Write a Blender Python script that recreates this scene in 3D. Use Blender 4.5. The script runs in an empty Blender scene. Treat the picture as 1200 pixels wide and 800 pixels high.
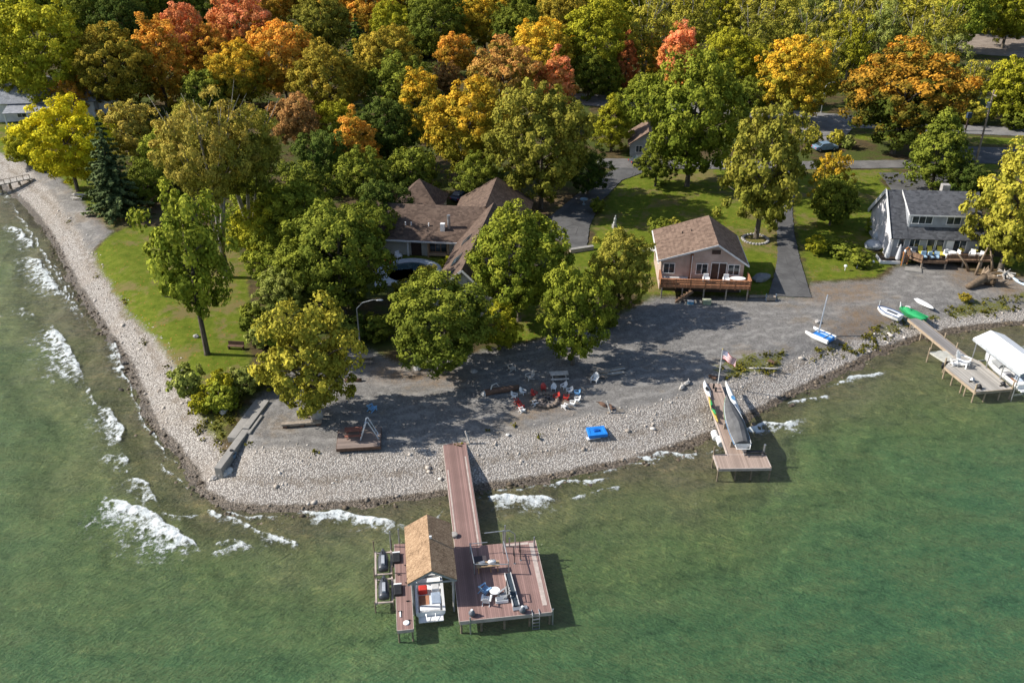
import bpy, math, random
import numpy as np
from mathutils import Vector, Matrix, noise as mnoise

SC = bpy.context.scene
COL = SC.collection
R = math.radians
rnd = random.Random(7)

# ------------------------------------------------------------------ camera
FPX, CX, CY = 1050.0, 600.0, 400.0
TH = R(29.7)
CAMZ = 51.5
LAND = 1.5


def P(px, py, z=LAND):
    """world point at height z seen at the photograph's pixel"""
    xv, yv = (px - CX) / FPX, (CY - py) / FPX
    dy = math.cos(TH) + yv * math.sin(TH)
    dz = -math.sin(TH) + yv * math.cos(TH)
    t = (z - CAMZ) / dz
    return Vector((xv * t, dy * t, z))


def depth(p):
    return p.y * math.cos(TH) + (CAMZ - p.z) * math.sin(TH)


def ppm(p):
    return FPX / depth(p)


def pix(p):
    d = depth(p)
    up = p.y * math.sin(TH) - (CAMZ - p.z) * math.cos(TH)
    return CX + FPX * p.x / d, CY - FPX * up / d


# ------------------------------------------------------------------ meshes
class MB:
    def __init__(self):
        self.v, self.f, self.m = [], [], []

    def add(self, vs, fs, mi=0):
        b = len(self.v)
        self.v += [tuple(p) for p in vs]
        self.f += [tuple(b + i for i in f) for f in fs]
        self.m += [mi] * len(fs)
        return self

    def box(self, c, s, rz=0, mi=0, M=None):
        hx, hy, hz = s[0] / 2, s[1] / 2, s[2] / 2
        vs = [Vector((x, y, z)) for z in (-hz, hz) for x, y in ((-hx, -hy), (hx, -hy), (hx, hy), (-hx, hy))]
        if M is None:
            M = Matrix.Rotation(rz, 3, 'Z')
        vs = [M @ v + Vector(c) for v in vs]
        return self.add(vs, [(3, 2, 1, 0), (4, 5, 6, 7), (0, 1, 5, 4), (1, 2, 6, 5), (2, 3, 7, 6), (3, 0, 4, 7)], mi)

    def bx(self, x0, x1, y0, y1, z0, z1, mi=0):
        return self.box(((x0 + x1) / 2, (y0 + y1) / 2, (z0 + z1) / 2), (x1 - x0, y1 - y0, z1 - z0), 0, mi)

    def bar(self, p, q, w, h=None, mi=0, up=(0, 0, 1)):
        p, q = Vector(p), Vector(q)
        h = w if h is None else h
        d = (q - p)
        L = d.length
        d.normalize()
        u = Vector(up)
        if abs(d.dot(u)) > .97:
            u = Vector((0, 1, 0))
        s = d.cross(u).normalized()
        u = s.cross(d)
        M = Matrix((s, d, u)).transposed()
        return self.box((p + q) / 2, (w, L, h), 0, mi, M)

    def tube(self, pts, rad, n=8, mi=0, cap=True):
        pts = [Vector(p) for p in pts]
        if not hasattr(rad, '__len__'):
            rad = [rad] * len(pts)
        vs, fs = [], []
        prev = None
        for i, p in enumerate(pts):
            d = (pts[min(i + 1, len(pts) - 1)] - pts[max(i - 1, 0)])
            d.normalize()
            if prev is None:
                a = Vector((1, 0, 0)) if abs(d.x) < .9 else Vector((0, 1, 0))
                s = d.cross(a).normalized()
            else:
                s = (prev - d * prev.dot(d)).normalized()
            prev = s
            t = d.cross(s)
            for k in range(n):
                a = 2 * math.pi * k / n
                vs.append(p + (s * math.cos(a) + t * math.sin(a)) * rad[i])
        for i in range(len(pts) - 1):
            for k in range(n):
                a, b = i * n + k, i * n + (k + 1) % n
                fs.append((a, b, b + n, a + n))
        if cap:
            fs.append(tuple(range(n - 1, -1, -1)))
            fs.append(tuple(range((len(pts) - 1) * n, len(pts) * n)))
        return self.add(vs, fs, mi)

    def prism(self, poly, z0, z1, mi=0):
        n = len(poly)
        vs = [(x, y, z0) for x, y in poly] + [(x, y, z1) for x, y in poly]
        fs = [tuple(range(n - 1, -1, -1)), tuple(range(n, 2 * n))]
        fs += [(i, (i + 1) % n, n + (i + 1) % n, n + i) for i in range(n)]
        return self.add(vs, fs, mi)

    def slab(self, pts, th, mi=0):
        """a planar polygon in space given a thickness below it"""
        pts = [Vector(p) for p in pts]
        nrm = (pts[1] - pts[0]).cross(pts[2] - pts[0]).normalized()
        if nrm.z < 0:
            pts.reverse()
            nrm = -nrm
        n = len(pts)
        vs = pts + [p - nrm * th for p in pts]
        fs = [tuple(range(n)), tuple(range(2 * n - 1, n - 1, -1))]
        fs += [((i + 1) % n, i, n + i, n + (i + 1) % n) for i in range(n)]
        return self.add(vs, fs, mi)

    def wall(self, pts, th, mi=0):
        """a vertical polygon given thickness inwards (against its normal)"""
        pts = [Vector(p) for p in pts]
        nrm = (pts[1] - pts[0]).cross(pts[2] - pts[0]).normalized()
        n = len(pts)
        vs = pts + [p - nrm * th for p in pts]
        fs = [tuple(range(n)), tuple(range(2 * n - 1, n - 1, -1))]
        fs += [((i + 1) % n, i, n + i, n + (i + 1) % n) for i in range(n)]
        return self.add(vs, fs, mi)

    def lathe(self, prof, c=(0, 0, 0), n=16, mi=0):
        vs, fs = [], []
        for r, z in prof:
            for k in range(n):
                a = 2 * math.pi * k / n
                vs.append((c[0] + r * math.cos(a), c[1] + r * math.sin(a), c[2] + z))
        for i in range(len(prof) - 1):
            for k in range(n):
                a, b = i * n + k, i * n + (k + 1) % n
                fs.append((a, b, b + n, a + n))
        fs.append(tuple(range(n - 1, -1, -1)))
        fs.append(tuple(range((len(prof) - 1) * n, len(prof) * n)))
        return self.add(vs, fs, mi)

    def rock(self, c, r, seed=0, rough=.25, mi=0, nu=10, nv=7):
        vs, fs = [], []
        for j in range(nv + 1):
            ph = -math.pi / 2 + math.pi * j / nv
            for i in range(nu):
                a = 2 * math.pi * i / nu
                d = Vector((math.cos(ph) * math.cos(a), math.cos(ph) * math.sin(a), math.sin(ph)))
                k = 1 + rough * mnoise.noise(d * 1.6 + Vector((seed * 3.1, seed * 1.7, seed)))
                vs.append((c[0] + d.x * r[0] * k, c[1] + d.y * r[1] * k, c[2] + d.z * r[2] * k))
        for j in range(nv):
            for i in range(nu):
                a, b = j * nu + i, j * nu + (i + 1) % nu
                fs.append((a, b, b + nu, a + nu))
        return self.add(vs, fs, mi)

    def loft(self, rings, mi=0, cap=True, closed=True):
        n = len(rings[0])
        vs = [p for r in rings for p in r]
        fs = []
        for i in range(len(rings) - 1):
            for k in range(n if closed else n - 1):
                a, b = i * n + k, i * n + (k + 1) % n
                fs.append((a, b, b + n, a + n))
        if cap and closed:
            fs.append(tuple(range(n - 1, -1, -1)))
            fs.append(tuple(range((len(rings) - 1) * n, len(rings) * n)))
        return self.add(vs, fs, mi)

    def mesh(self, name, mats, smooth=False):
        me = bpy.data.meshes.new(name)
        me.from_pydata(self.v, [], self.f)
        if not isinstance(mats, (list, tuple)):
            mats = [mats]
        for m in mats:
            me.materials.append(m)
        if len(mats) > 1:
            me.polygons.foreach_set('material_index', self.m)
        if smooth:
            me.polygons.foreach_set('use_smooth', [True] * len(self.f))
        me.update()
        import bmesh
        bm = bmesh.new()
        bm.from_mesh(me)
        bmesh.ops.recalc_face_normals(bm, faces=bm.faces)
        bm.to_mesh(me)
        bm.free()
        return me

    def build(self, name, mats, parent=None, smooth=False, bevel=0):
        o = bpy.data.objects.new(name, self.mesh(name, mats, smooth))
        COL.objects.link(o)
        if parent is not None:
            o.parent = parent
        if bevel:
            b = o.modifiers.new('edge', 'BEVEL')
            b.width = bevel
            b.segments = 2
            b.limit_method = 'ANGLE'
        return o


def np_mesh(name, V, F, mats, smooth=False, attrs=None):
    """F: (n,k) int array of faces all with k corners"""
    me = bpy.data.meshes.new(name)
    n, k = F.shape
    me.vertices.add(len(V))
    me.vertices.foreach_set('co', np.ascontiguousarray(V, dtype=np.float32).ravel())
    me.loops.add(n * k)
    me.loops.foreach_set('vertex_index', np.ascontiguousarray(F, dtype=np.int32).ravel())
    me.polygons.add(n)
    me.polygons.foreach_set('loop_start', np.arange(0, n * k, k, dtype=np.int32))
    if smooth:
        me.polygons.foreach_set('use_smooth', np.ones(n, dtype=bool))
    for m in (mats if isinstance(mats, (list, tuple)) else [mats]):
        me.materials.append(m)
    me.update(calc_edges=True)
    for an, arr in (attrs or {}).items():
        a = me.attributes.new(an, 'FLOAT', 'POINT')
        a.data.foreach_set('value', np.ascontiguousarray(arr, dtype=np.float32).ravel())
    me.validate()
    return me


def tag(o, label=None, cat=None, group=None, kind=None):
    if label: o['label'] = label
    if cat: o['category'] = cat
    if group: o['group'] = group
    if kind: o['kind'] = kind
    return o


def thing(name, label, cat, loc=(0, 0, 0), rz=0, group=None):
    o = bpy.data.objects.new(name, None)
    o.empty_display_size = .2
    COL.objects.link(o)
    o.location = loc
    o.rotation_euler = (0, 0, rz)
    return tag(o, label, cat, group)


KIDS = {}


def copy_thing(src, loc, rz=0, label=None, group=None, scale=None):
    r = src.copy()
    COL.objects.link(r)
    r.location = loc
    r.rotation_euler = (0, 0, rz)
    if scale: r.scale = scale
    if label: r['label'] = label
    if group: r['group'] = group

    def rec(a, b):
        for ch in a.children:
            c = ch.copy()
            COL.objects.link(c)
            c.parent = b
            rec(ch, c)
    rec(src, r)
    return r


class Frame:
    """a thing's own axes: origin, yaw; local coordinates of what a pixel shows at height z"""

    def __init__(s, o, yaw):
        s.o, s.yaw = Vector(o), yaw
        s.c, s.s = math.cos(yaw), math.sin(yaw)

    def l(s, p):
        d = p - s.o
        return Vector((d.x * s.c + d.y * s.s, -d.x * s.s + d.y * s.c, d.z))

    def L(s, px, py, z):
        return s.l(P(px, py, z))

    def w(s, x, y, z=0):
        return Vector((s.o.x + x * s.c - y * s.s, s.o.y + x * s.s + y * s.c, s.o.z + z))


# ------------------------------------------------------------------ materials
class NT:
    def __init__(s, name):
        s.m = bpy.data.materials.new(name)
        s.m.use_nodes = True
        s.t = s.m.node_tree
        s.b = s.t.nodes['Principled BSDF']
        s.out = s.t.nodes['Material Output']

    def n(s, typ, **kw):
        nd = s.t.nodes.new(typ)
        for k, v in kw.items():
            setattr(nd, k, v)
        return nd

    def put(s, sock, v):
        if v is None: return
        if hasattr(v, 'is_linked'):
            s.t.links.new(v, sock)
        else:
            if isinstance(v, (tuple, list)) and len(v) == 3 and sock.type == 'RGBA':
                v = (*v, 1)
            sock.default_value = v

    def coord(s, kind='Object'):
        return s.n('ShaderNodeTexCoord').outputs[kind]

    def pos(s):
        return s.n('ShaderNodeNewGeometry').outputs['Position']

    def mapping(s, v, scale=(1, 1, 1), rot=(0, 0, 0)):
        m = s.n('ShaderNodeMapping')
        s.put(m.inputs['Vector'], v)
        m.inputs['Scale'].default_value = scale
        m.inputs['Rotation'].default_value = rot
        return m.outputs[0]

    def streak(s, v, ang, scale):
        return s.mapping(s.mapping(v, (1, 1, 1), (0, 0, -R(ang))), scale)

    def noise(s, v, scale, detail=4, rough=.55, dist=0, col=False):
        n = s.n('ShaderNodeTexNoise')
        s.put(n.inputs['Vector'], v)
        n.inputs['Scale'].default_value = scale
        n.inputs['Detail'].default_value = detail
        n.inputs['Roughness'].default_value = rough
        n.inputs['Distortion'].default_value = dist
        return n.outputs['Color' if col else 'Fac']

    def voro(s, v, scale, feature='F1', out='Distance', rand=1):
        n = s.n('ShaderNodeTexVoronoi', feature=feature)
        s.put(n.inputs['Vector'], v)
        n.inputs['Scale'].default_value = scale
        n.inputs['Randomness'].default_value = rand
        return n.outputs[out]

    def white(s, v):
        n = s.n('ShaderNodeTexWhiteNoise', noise_dimensions='1D')
        s.put(n.inputs['W'], v)
        return n.outputs['Value']

    def math(s, op, a, b=None, c=None, clamp=False):
        n = s.n('ShaderNodeMath', operation=op, use_clamp=clamp)
        s.put(n.inputs[0], a); s.put(n.inputs[1], b); s.put(n.inputs[2], c)
        return n.outputs[0]

    def ss(s, v, lo, hi, a=0, b=1):
        n = s.n('ShaderNodeMapRange', interpolation_type='SMOOTHSTEP')
        s.put(n.inputs['Value'], v)
        for k, x in zip(('From Min', 'From Max', 'To Min', 'To Max'), (lo, hi, a, b)):
            s.put(n.inputs[k], x)
        return n.outputs[0]

    def mix(s, f, a, b, mode='MIX'):
        n = s.n('ShaderNodeMix', data_type='RGBA', blend_type=mode)
        s.put(n.inputs[0], f); s.put(n.inputs[6], a); s.put(n.inputs[7], b)
        return n.outputs[2]

    def ramp(s, f, stops):
        n = s.n('ShaderNodeValToRGB')
        s.put(n.inputs[0], f)
        e = n.color_ramp.elements
        while len(e) < len(stops): e.new(.5)
        for x, (p, c) in zip(e, stops):
            x.position = p
            x.color = (*c, 1)
        return n.outputs[0]

    def attr(s, name, kind='GEOMETRY', out='Fac'):
        n = s.n('ShaderNodeAttribute', attribute_type=kind, attribute_name=name)
        return n.outputs[out]

    def sep(s, v):
        n = s.n('ShaderNodeSeparateXYZ')
        s.put(n.inputs[0], v)
        return n.outputs

    def bump(s, h, strength=.5, dist=.05, normal=None):
        n = s.n('ShaderNodeBump')
        n.inputs['Strength'].default_value = strength
        n.inputs['Distance'].default_value = dist
        s.put(n.inputs['Height'], h)
        s.put(n.inputs['Normal'], normal)
        return n.outputs[0]

    def fin(s, col=None, rough=.7, spec=.3, metal=0, normal=None):
        s.put(s.b.inputs['Base Color'], col)
        s.put(s.b.inputs['Roughness'], rough)
        s.put(s.b.inputs['Specular IOR Level'], spec)
        s.put(s.b.inputs['Metallic'], metal)
        s.put(s.b.inputs['Normal'], normal)
        return s.m


def paint(name, col, rough=.55, var=.18, scale=2.5, metal=0, spec=.35, bump=.15):
    """a plain finish with weathering: broad stains and fine grain"""
    k = NT(name)
    p = k.coord()
    a = k.noise(p, scale, 5, .6)
    f = k.noise(p, scale * 11, 3, .6)
    m = k.ss(k.math('ADD', k.math('MULTIPLY', a, .7), k.math('MULTIPLY', f, .3)), .35, .65)
    dark = tuple(c * (1 - var) for c in col)
    lite = tuple(min(1, c * (1 + var * .7)) for c in col)
    c = k.mix(m, dark, lite)
    return k.fin(c, k.ss(a, .3, .7, max(.05, rough - .08), min(1, rough + .1)), spec, metal,
                 k.bump(f, bump, .02))


def planks(name, col, width=.14, axis=0, var=.3, rough=.8, scale=1.0):
    """weathered boards: each board its own shade, dark joints"""
    k = NT(name)
    p = k.coord()
    x = k.sep(p)[axis]
    q = k.math('DIVIDE', x, width)
    cell = k.math('FLOOR', q)
    fr = k.math('FRACT', q)
    joint = k.math('MULTIPLY', k.ss(fr, 0, .06), k.ss(fr, 1, .94))
    st = (1, 1, 1)
    sc = [3, 3, 3]
    sc[axis] = 30
    grain = k.noise(k.mapping(p, tuple(sc)), scale, 4, .6)
    r = k.white(cell)
    broad = k.noise(p, .6, 4, .6)
    f = k.math('ADD', k.math('MULTIPLY', r, .5), k.math('ADD', k.math('MULTIPLY', grain, .3), k.math('MULTIPLY', broad, .5)))
    c = k.mix(k.ss(f, .3, 1.0), tuple(a * (1 - var) for a in col), tuple(min(1, a * (1 + var)) for a in col))
    c = k.mix(joint, tuple(a * .42 for a in col), c)
    return k.fin(c, rough, .25, 0, k.bump(k.math('ADD', joint, k.math('MULTIPLY', grain, .3)), .5, .02))


def shingles(name, a, b, row=.3):
    k = NT(name)
    p = k.coord()
    z = k.sep(p)[2]
    q = k.math('DIVIDE', z, row * .5)
    cell = k.math('FLOOR', q)
    fr = k.math('FRACT', q)
    tab = k.voro(k.mapping(p, (2.4, 2.4, 5)), 1.0, out='Color')
    br = k.noise(p, .5, 5, .65)
    fine = k.noise(p, 14, 2, .5)
    f = k.math('ADD', k.math('MULTIPLY', k.sep(tab)[0], .45), k.math('ADD', k.math('MULTIPLY', br, .6), k.math('MULTIPLY', fine, .2)))
    c = k.mix(k.ss(f, .3, .95), a, b)
    c = k.mix(k.math('MULTIPLY', k.ss(fr, .12, 0), .45), c, tuple(x * .4 for x in a))
    return k.fin(c, .9, .15, 0, k.bump(k.math('ADD', fine, fr), .3, .02))


def siding(name, col, row=.2, vertical=False):
    k = NT(name)
    p = k.coord()
    s = k.sep(p)
    x = k.math('ADD', s[0], s[1]) if vertical else s[2]
    fr = k.math('FRACT', k.math('DIVIDE', x, row))
    br = k.noise(p, .9, 5, .6)
    c = k.mix(k.ss(br, .35, .7), tuple(v * .82 for v in col), tuple(min(1, v * 1.08) for v in col))
    c = k.mix(k.math('MULTIPLY', k.ss(fr, .1, 0), .5), c, tuple(v * .5 for v in col))
    return k.fin(c, .65, .3, 0, k.bump(fr, .4, .02))


def make_glass():
    k = NT('window glass')
    p = k.coord()
    return k.fin(k.mix(k.ss(k.noise(p, .8, 2), .4, .6), (.02, .03, .035), (.05, .07, .08)), .06, .6)
# ------------------------------------------------------------------ terrain
def W2(pts, z):
    return [(P(x, y, z).x, P(x, y, z).y) for x, y in pts]


SHORE_PX = [(-60, 175), (-20, 200), (10, 226), (28, 242), (45, 262), (62, 289), (72, 310), (85, 334), (105, 368), (128, 400), (146, 430),
            (158, 458), (168, 484), (181, 508), (203, 532), (224, 556), (233, 580), (262, 596), (300, 600), (350, 600),
            (420, 594), (480, 588), (525, 581), (575, 574), (620, 567), (680, 557), (740, 544), (800, 527), (835, 513),
            (880, 491), (910, 475), (950, 455), (1000, 431), (1040, 411), (1080, 398), (1120, 390), (1160, 384),
            (1200, 381), (1260, 378)]
PEB_PX = [(-60, 150), (0, 181), (30, 195), (60, 225), (78, 250), (100, 285), (120, 320), (150, 368), (185, 399), (205, 424), (225, 462),
          (240, 498), (262, 530), (300, 527), (350, 528), (400, 536), (450, 532), (520, 523), (560, 516), (620, 507),
          (680, 493), (740, 483), (800, 467), (840, 452), (870, 440), (920, 424), (960, 409), (1000, 394), (1060, 379),
          (1100, 369), (1150, 363), (1200, 357), (1260, 352)]
far_l, far_r = [(-4000, 700), (-1500, 420), (-420, 230)], [(240, 108), (600, 150), (1500, 300), (4000, 500)]
SHORE = far_l + W2(SHORE_PX, 0) + far_r + [(4000, 4500), (-4000, 4500)]
PEB = [(-4000, 704), (-1500, 424), (-420, 235)] + W2(PEB_PX, 1.1) + [(240, 113), (600, 156), (1500, 306), (4000, 506)] + [(4000, 4500), (-4000, 4500)]
LAWNS = [
    [(106, 292), (134, 272), (160, 262), (215, 268), (262, 262), (290, 320), (296, 395), (292, 440), (250, 452), (218, 445), (206, 424), (186, 399), (151, 368), (121, 320)],
    [(62, 200), (92, 196), (130, 240), (146, 258), (126, 268), (98, 238)],
    [(-80, 135), (45, 146), (60, 188), (30, 192), (0, 178), (-60, 148)],
    [(692, 288), (704, 240), (742, 196), (905, 200), (914, 240), (912, 300), (903, 346), (880, 346), (775, 344), (700, 345), (645, 372), (600, 404), (575, 398), (625, 350), (660, 300)],
    [(928, 240), (932, 199), (1042, 199), (1032, 212), (1046, 224), (1020, 260), (1024, 296), (1047, 310), (1030, 325), (950, 329), (940, 300)],
    [(1122, 188), (1172, 186), (1168, 212), (1140, 212)],
    [(1000, 164), (1260, 172), (1260, 164), (1000, 156)],
    [(1150, 300), (1260, 305), (1260, 325), (1195, 322)],
    [(588, 378), (648, 366), (645, 394), (600, 404)],
    [(440, 300), (530, 300), (530, 315), (440, 315)],
]
GRAV_PX = [(262, 530), (296, 470), (340, 432), (420, 404), (480, 432), (560, 412), (596, 405), (640, 396), (715, 376), (770, 348),
           (905, 349), (948, 349), (949, 332), (1030, 327), (1050, 312), (1110, 306), (1150, 322), (1260, 330), (1260, 352)]
GRAV2 = W2([(-60, 140), (0, 176), (45, 190), (72, 210), (102, 242), (132, 272), (106, 292), (88, 275), (70, 245), (50, 220), (25, 198), (-60, 158)], LAND)
GRAV = W2(GRAV_PX + PEB_PX[::-1][1:21], LAND)
DIRT_PX = [[(610, 235), (690, 228), (702, 245), (664, 268), (640, 262), (612, 268)],
           [(150, 230), (205, 222), (262, 240), (215, 262), (125, 266), (104, 250)],
           [(560, 330), (620, 345), (590, 380), (550, 370)], [(430, 420), (480, 436), (560, 440), (548, 452), (440, 445)],
           [(1105, 308), (1200, 318), (1190, 345), (1120, 335)], [(862, 268), (912, 268), (912, 292), (862, 292)],
           [(945, 334), (1035, 330), (1020, 352), (960, 356)], [(985, 360), (1045, 358), (1040, 388), (975, 402)],
           [(612, 462), (672, 456), (668, 482), (610, 486)]]
WEED_PX = [[(846, 432), (872, 425), (914, 413), (922, 422), (888, 436), (850, 442)],
           [(960, 404), (1000, 398), (1030, 380), (1062, 374), (1064, 382), (1035, 390), (1010, 404), (968, 414)],
           [(1095, 366), (1130, 354), (1200, 346), (1200, 354), (1140, 364)], [(222, 492), (262, 470), (285, 462), (262, 512), (240, 514)]]


def sdf(poly, X, Y):
    """signed distance, positive inside"""
    poly = np.array(poly, dtype=np.float64)
    d2 = np.full(X.shape, 1e18)
    ins = np.zeros(X.shape, dtype=bool)
    n = len(poly)
    for i in range(n):
        ax, ay = poly[i]
        bx, by = poly[(i + 1) % n]
        ex, ey = bx - ax, by - ay
        t = np.clip(((X - ax) * ex + (Y - ay) * ey) / (ex * ex + ey * ey + 1e-12), 0, 1)
        d2 = np.minimum(d2, (X - ax - t * ex) ** 2 + (Y - ay - t * ey) ** 2)
        c = ((ay > Y) != (by > Y)) & (X < (bx - ax) * (Y - ay) / (by - ay + 1e-12) + ax)
        ins ^= c
    return np.where(ins, 1, -1) * np.sqrt(d2)


def hgt(d):
    t = np.clip(d / 7.0, 0, 1)
    up = LAND * (0.35 * t + .65 * t * t * (3 - 2 * t))
    return np.where(d > 0, up, np.maximum(-3.5, d * .1))


def gz(x, y):
    return float(hgt(sdf(SHORE, np.array([x]), np.array([y])))[0])


def G(px, py):
    z = LAND
    for _ in range(5):
        p = P(px, py, z)
        z = .5 * z + .5 * gz(p.x, p.y)
    p = P(px, py, z)
    return Vector((p.x, p.y, gz(p.x, p.y)))


def grow(a, b, step, first, ratio):
    out = []
    s = first
    v = a
    while abs(v - a) < abs(b - a):
        v += step * s
        s *= ratio
        out.append(v)
    return out


ys = list(np.arange(18, 118, .55))
ys = grow(18, -600, -1, 2, 1.5)[::-1] + ys + grow(ys[-1], 4400, 1, .6, 1.025)
xs = list(np.arange(-72, 78, .55))
xs = grow(-72, -4000, -1, .7, 1.09)[::-1] + xs + grow(xs[-1], 4000, 1, .7, 1.09)
GX, GY = np.meshgrid(np.array(xs), np.array(ys))
sh = sdf(SHORE, GX, GY)
pb = sdf(PEB, GX, GY)
near = (GY < 420) & (np.abs(GX) < 320)


def zone(polys):
    best = np.full(GX.shape, -30.0)
    for q in polys:
        best = np.maximum(best, sdf(q, GX, GY))
    return np.clip(best, -30, 30)


lawn = zone([W2(q, LAND) for q in LAWNS])
dirt = zone([W2(q, LAND) for q in DIRT_PX])
weed = zone([W2(q, LAND * .9) for q in WEED_PX])
grav = np.clip(np.maximum(sdf(GRAV, GX, GY), sdf(GRAV2, GX, GY)), -30, 30)
Z = hgt(sh)
wob = np.array([mnoise.noise(Vector((x * .35, y * .35, 0))) + .5 * mnoise.noise(Vector((x * 1.1, y * 1.1, 5)))
                for x, y in zip(GX.ravel(), GY.ravel())]).reshape(GX.shape)
Z = Z + wob * np.where(sh > 0, np.clip(sh / 2, 0, 1) * .05, .1) * near
V = np.stack([GX.ravel(), GY.ravel(), Z.ravel()], 1)
nr, nc = GX.shape
I = np.arange(nr * nc).reshape(nr, nc)
F = np.stack([I[:-1, :-1].ravel(), I[:-1, 1:].ravel(), I[1:, 1:].ravel(), I[1:, :-1].ravel()], 1)


def ground_mat():
    k = NT('shore ground')
    p = k.pos()
    nA = k.noise(p, .22, 4, .6)
    nB = k.noise(p, 1.1, 4, .65)
    nC = k.noise(p, 6, 4, .6)
    nD = k.noise(p, 24, 2, .6)
    wig = k.math('ADD', k.math('MULTIPLY', k.math('SUBTRACT', nA, .5), 4.5), k.math('MULTIPLY', k.math('SUBTRACT', nB, .5), 3.2))
    fin = k.math('MULTIPLY', k.math('SUBTRACT', nC, .5), 1.3)
    edge = k.math('ADD', k.math('MULTIPLY', wig, .55), fin)

    def msk(a, w=.5, e=None):
        return k.ss(k.math('ADD', k.attr(a), edge if e is None else e), -w, w)
    fine = k.math('ADD', k.math('MULTIPLY', nC, .6), k.math('MULTIPLY', nD, .4))
    # wooded floor: leaf litter with thin grass
    litter = k.ramp(k.math('ADD', k.math('MULTIPLY', nB, .6), k.math('MULTIPLY', fine, .4)),
                    [(.3, (.035, .032, .018)), (.45, (.07, .054, .028)), (.58, (.11, .078, .038)), (.7, (.17, .125, .06))])
    litter = k.mix(k.ss(nA, .42, .58), litter, k.mix(fine, (.04, .06, .015), (.09, .1, .025)))
    # lawn
    g = k.ramp(k.math('ADD', k.math('MULTIPLY', nB, .55), k.math('MULTIPLY', fine, .45)),
               [(.3, (.05, .08, .007)), (.46, (.1, .132, .013)), (.58, (.145, .168, .021)), (.72, (.22, .205, .04))])
    g = k.mix(k.math('MULTIPLY', k.ss(k.math('ADD', nA, k.math('MULTIPLY', nB, .4)), .7, .86), .75), g, k.mix(fine, (.11, .08, .04), (.24, .18, .085)))
    spk = k.voro(p, 2.3)
    spc = k.voro(p, 2.3, out='Color')
    g = k.mix(k.math('MULTIPLY', k.ss(spk, .26, .16), k.ss(k.math('ADD', k.sep(spc)[0], k.math('MULTIPLY', nA, 1.2)), 1.1, 1.2)), g, k.mix(k.sep(spc)[1], (.3, .15, .035), (.16, .085, .03)))
    c = k.mix(msk('lawn'), litter, g)
    # gravel flat
    gr = k.ramp(k.math('ADD', k.math('MULTIPLY', nB, .35), k.math('MULTIPLY', fine, .65)),
                [(.3, (.098, .093, .087)), (.47, (.168, .159, .149)), (.6, (.23, .218, .203)), (.75, (.36, .342, .32))])
    gr = k.mix(k.math('MULTIPLY', k.ss(k.math('ADD', nA, k.math('MULTIPLY', nB, .3)), .68, .82), .45), gr, (.22, .17, .115))
    gr = k.mix(k.math('MULTIPLY', k.ss(k.noise(k.mapping(p, (.5, 1.6, 1)), .5, 5, .7), .54, .68), .45), gr, (.3, .285, .27))
    gc = k.sep(k.voro(p, 8, out='Color'))[0]
    gr = k.mix(.5, gr, k.mix(gc, k.mix(1, gr, (.6, .6, .6), 'MULTIPLY'), k.mix(1, gr, (1.45, 1.45, 1.45), 'MULTIPLY')))
    gd = k.math('ADD', k.attr('grav'), k.math('MULTIPLY', nA, 5))
    tr = k.math('ADD', k.math('ADD', k.ss(k.math('ABSOLUTE', k.math('SUBTRACT', gd, 6.2)), .5, .1), k.ss(k.math('ABSOLUTE', k.math('SUBTRACT', gd, 7.9)), .5, .1)), k.math('ADD', k.ss(k.math('ABSOLUTE', k.math('SUBTRACT', gd, 9.2)), .4, .1), k.ss(k.math('ABSOLUTE', k.math('SUBTRACT', gd, 4.4)), .45, .1)), clamp=True)
    gr = k.mix(k.math('MULTIPLY', tr, k.ss(nB, .4, .6, .1, .55)), gr, (.31, .295, .275))
    c = k.mix(msk('grav', .6), c, gr)
    d = k.ramp(fine, [(.35, (.11, .07, .04)), (.5, (.2, .13, .075)), (.65, (.28, .2, .12))])
    c = k.mix(k.math('MULTIPLY', msk('dirt', 1.6), k.ss(k.math('ADD', k.math('MULTIPLY', nB, .6), k.math('MULTIPLY', nC, .4)), .36, .62, .1, .8)), c, d)
    w = k.ramp(fine, [(.35, (.05, .06, .015)), (.5, (.12, .13, .025)), (.65, (.21, .18, .06))])
    c = k.mix(k.math('MULTIPLY', k.ss(k.math('ADD', k.attr('weed'), k.math('MULTIPLY', wig, 1.3)), -.2, .5), k.ss(nC, .36, .5)), c, w)
    # pebble beach between the gravel and the water
    cell = k.sep(k.voro(p, 6.5, out='Color'))[0]
    gap = k.voro(p, 6.5, out='Distance')
    st = k.ramp(k.math('ADD', k.math('MULTIPLY', cell, .6), k.math('MULTIPLY', nB, .4)),
                [(.15, (.3, .268, .235)), (.4, (.42, .38, .34)), (.6, (.5, .46, .415)), (.85, (.58, .545, .5))])
    st = k.mix(k.ss(gap, .36, .7), st, (.2, .18, .16))
    st = k.mix(k.math('MULTIPLY', k.ss(nA, .48, .66), .35), st, (.3, .25, .2))
    sd_ = k.math('ADD', k.attr('shore'), k.math('MULTIPLY', edge, .6))
    band = k.math('MULTIPLY', k.ss(sd_, 2.6, 3.2), k.ss(sd_, 4.1, 3.4))
    st = k.mix(k.math('MULTIPLY', band, k.ss(nB, .4, .62, .1, .6)), st, (.17, .135, .1))
    pm = k.ss(k.math('ADD', k.attr('peb'), k.math('MULTIPLY', edge, .8)), .6, -.6)
    c = k.mix(pm, c, st)
    wet = k.ramp(k.math('ADD', k.math('MULTIPLY', cell, .5), k.math('MULTIPLY', nC, .5)),
                 [(.25, (.045, .035, .026)), (.5, (.1, .078, .056)), (.75, (.2, .16, .12))])
    wm = k.ss(k.math('ADD', k.attr('shore'), k.math('MULTIPLY', edge, .35)), 1.15, .75)
    c = k.mix(wm, c, wet)
    h = k.math('ADD', k.math('MULTIPLY', nC, .6), k.math('MULTIPLY', nD, .5))
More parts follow.
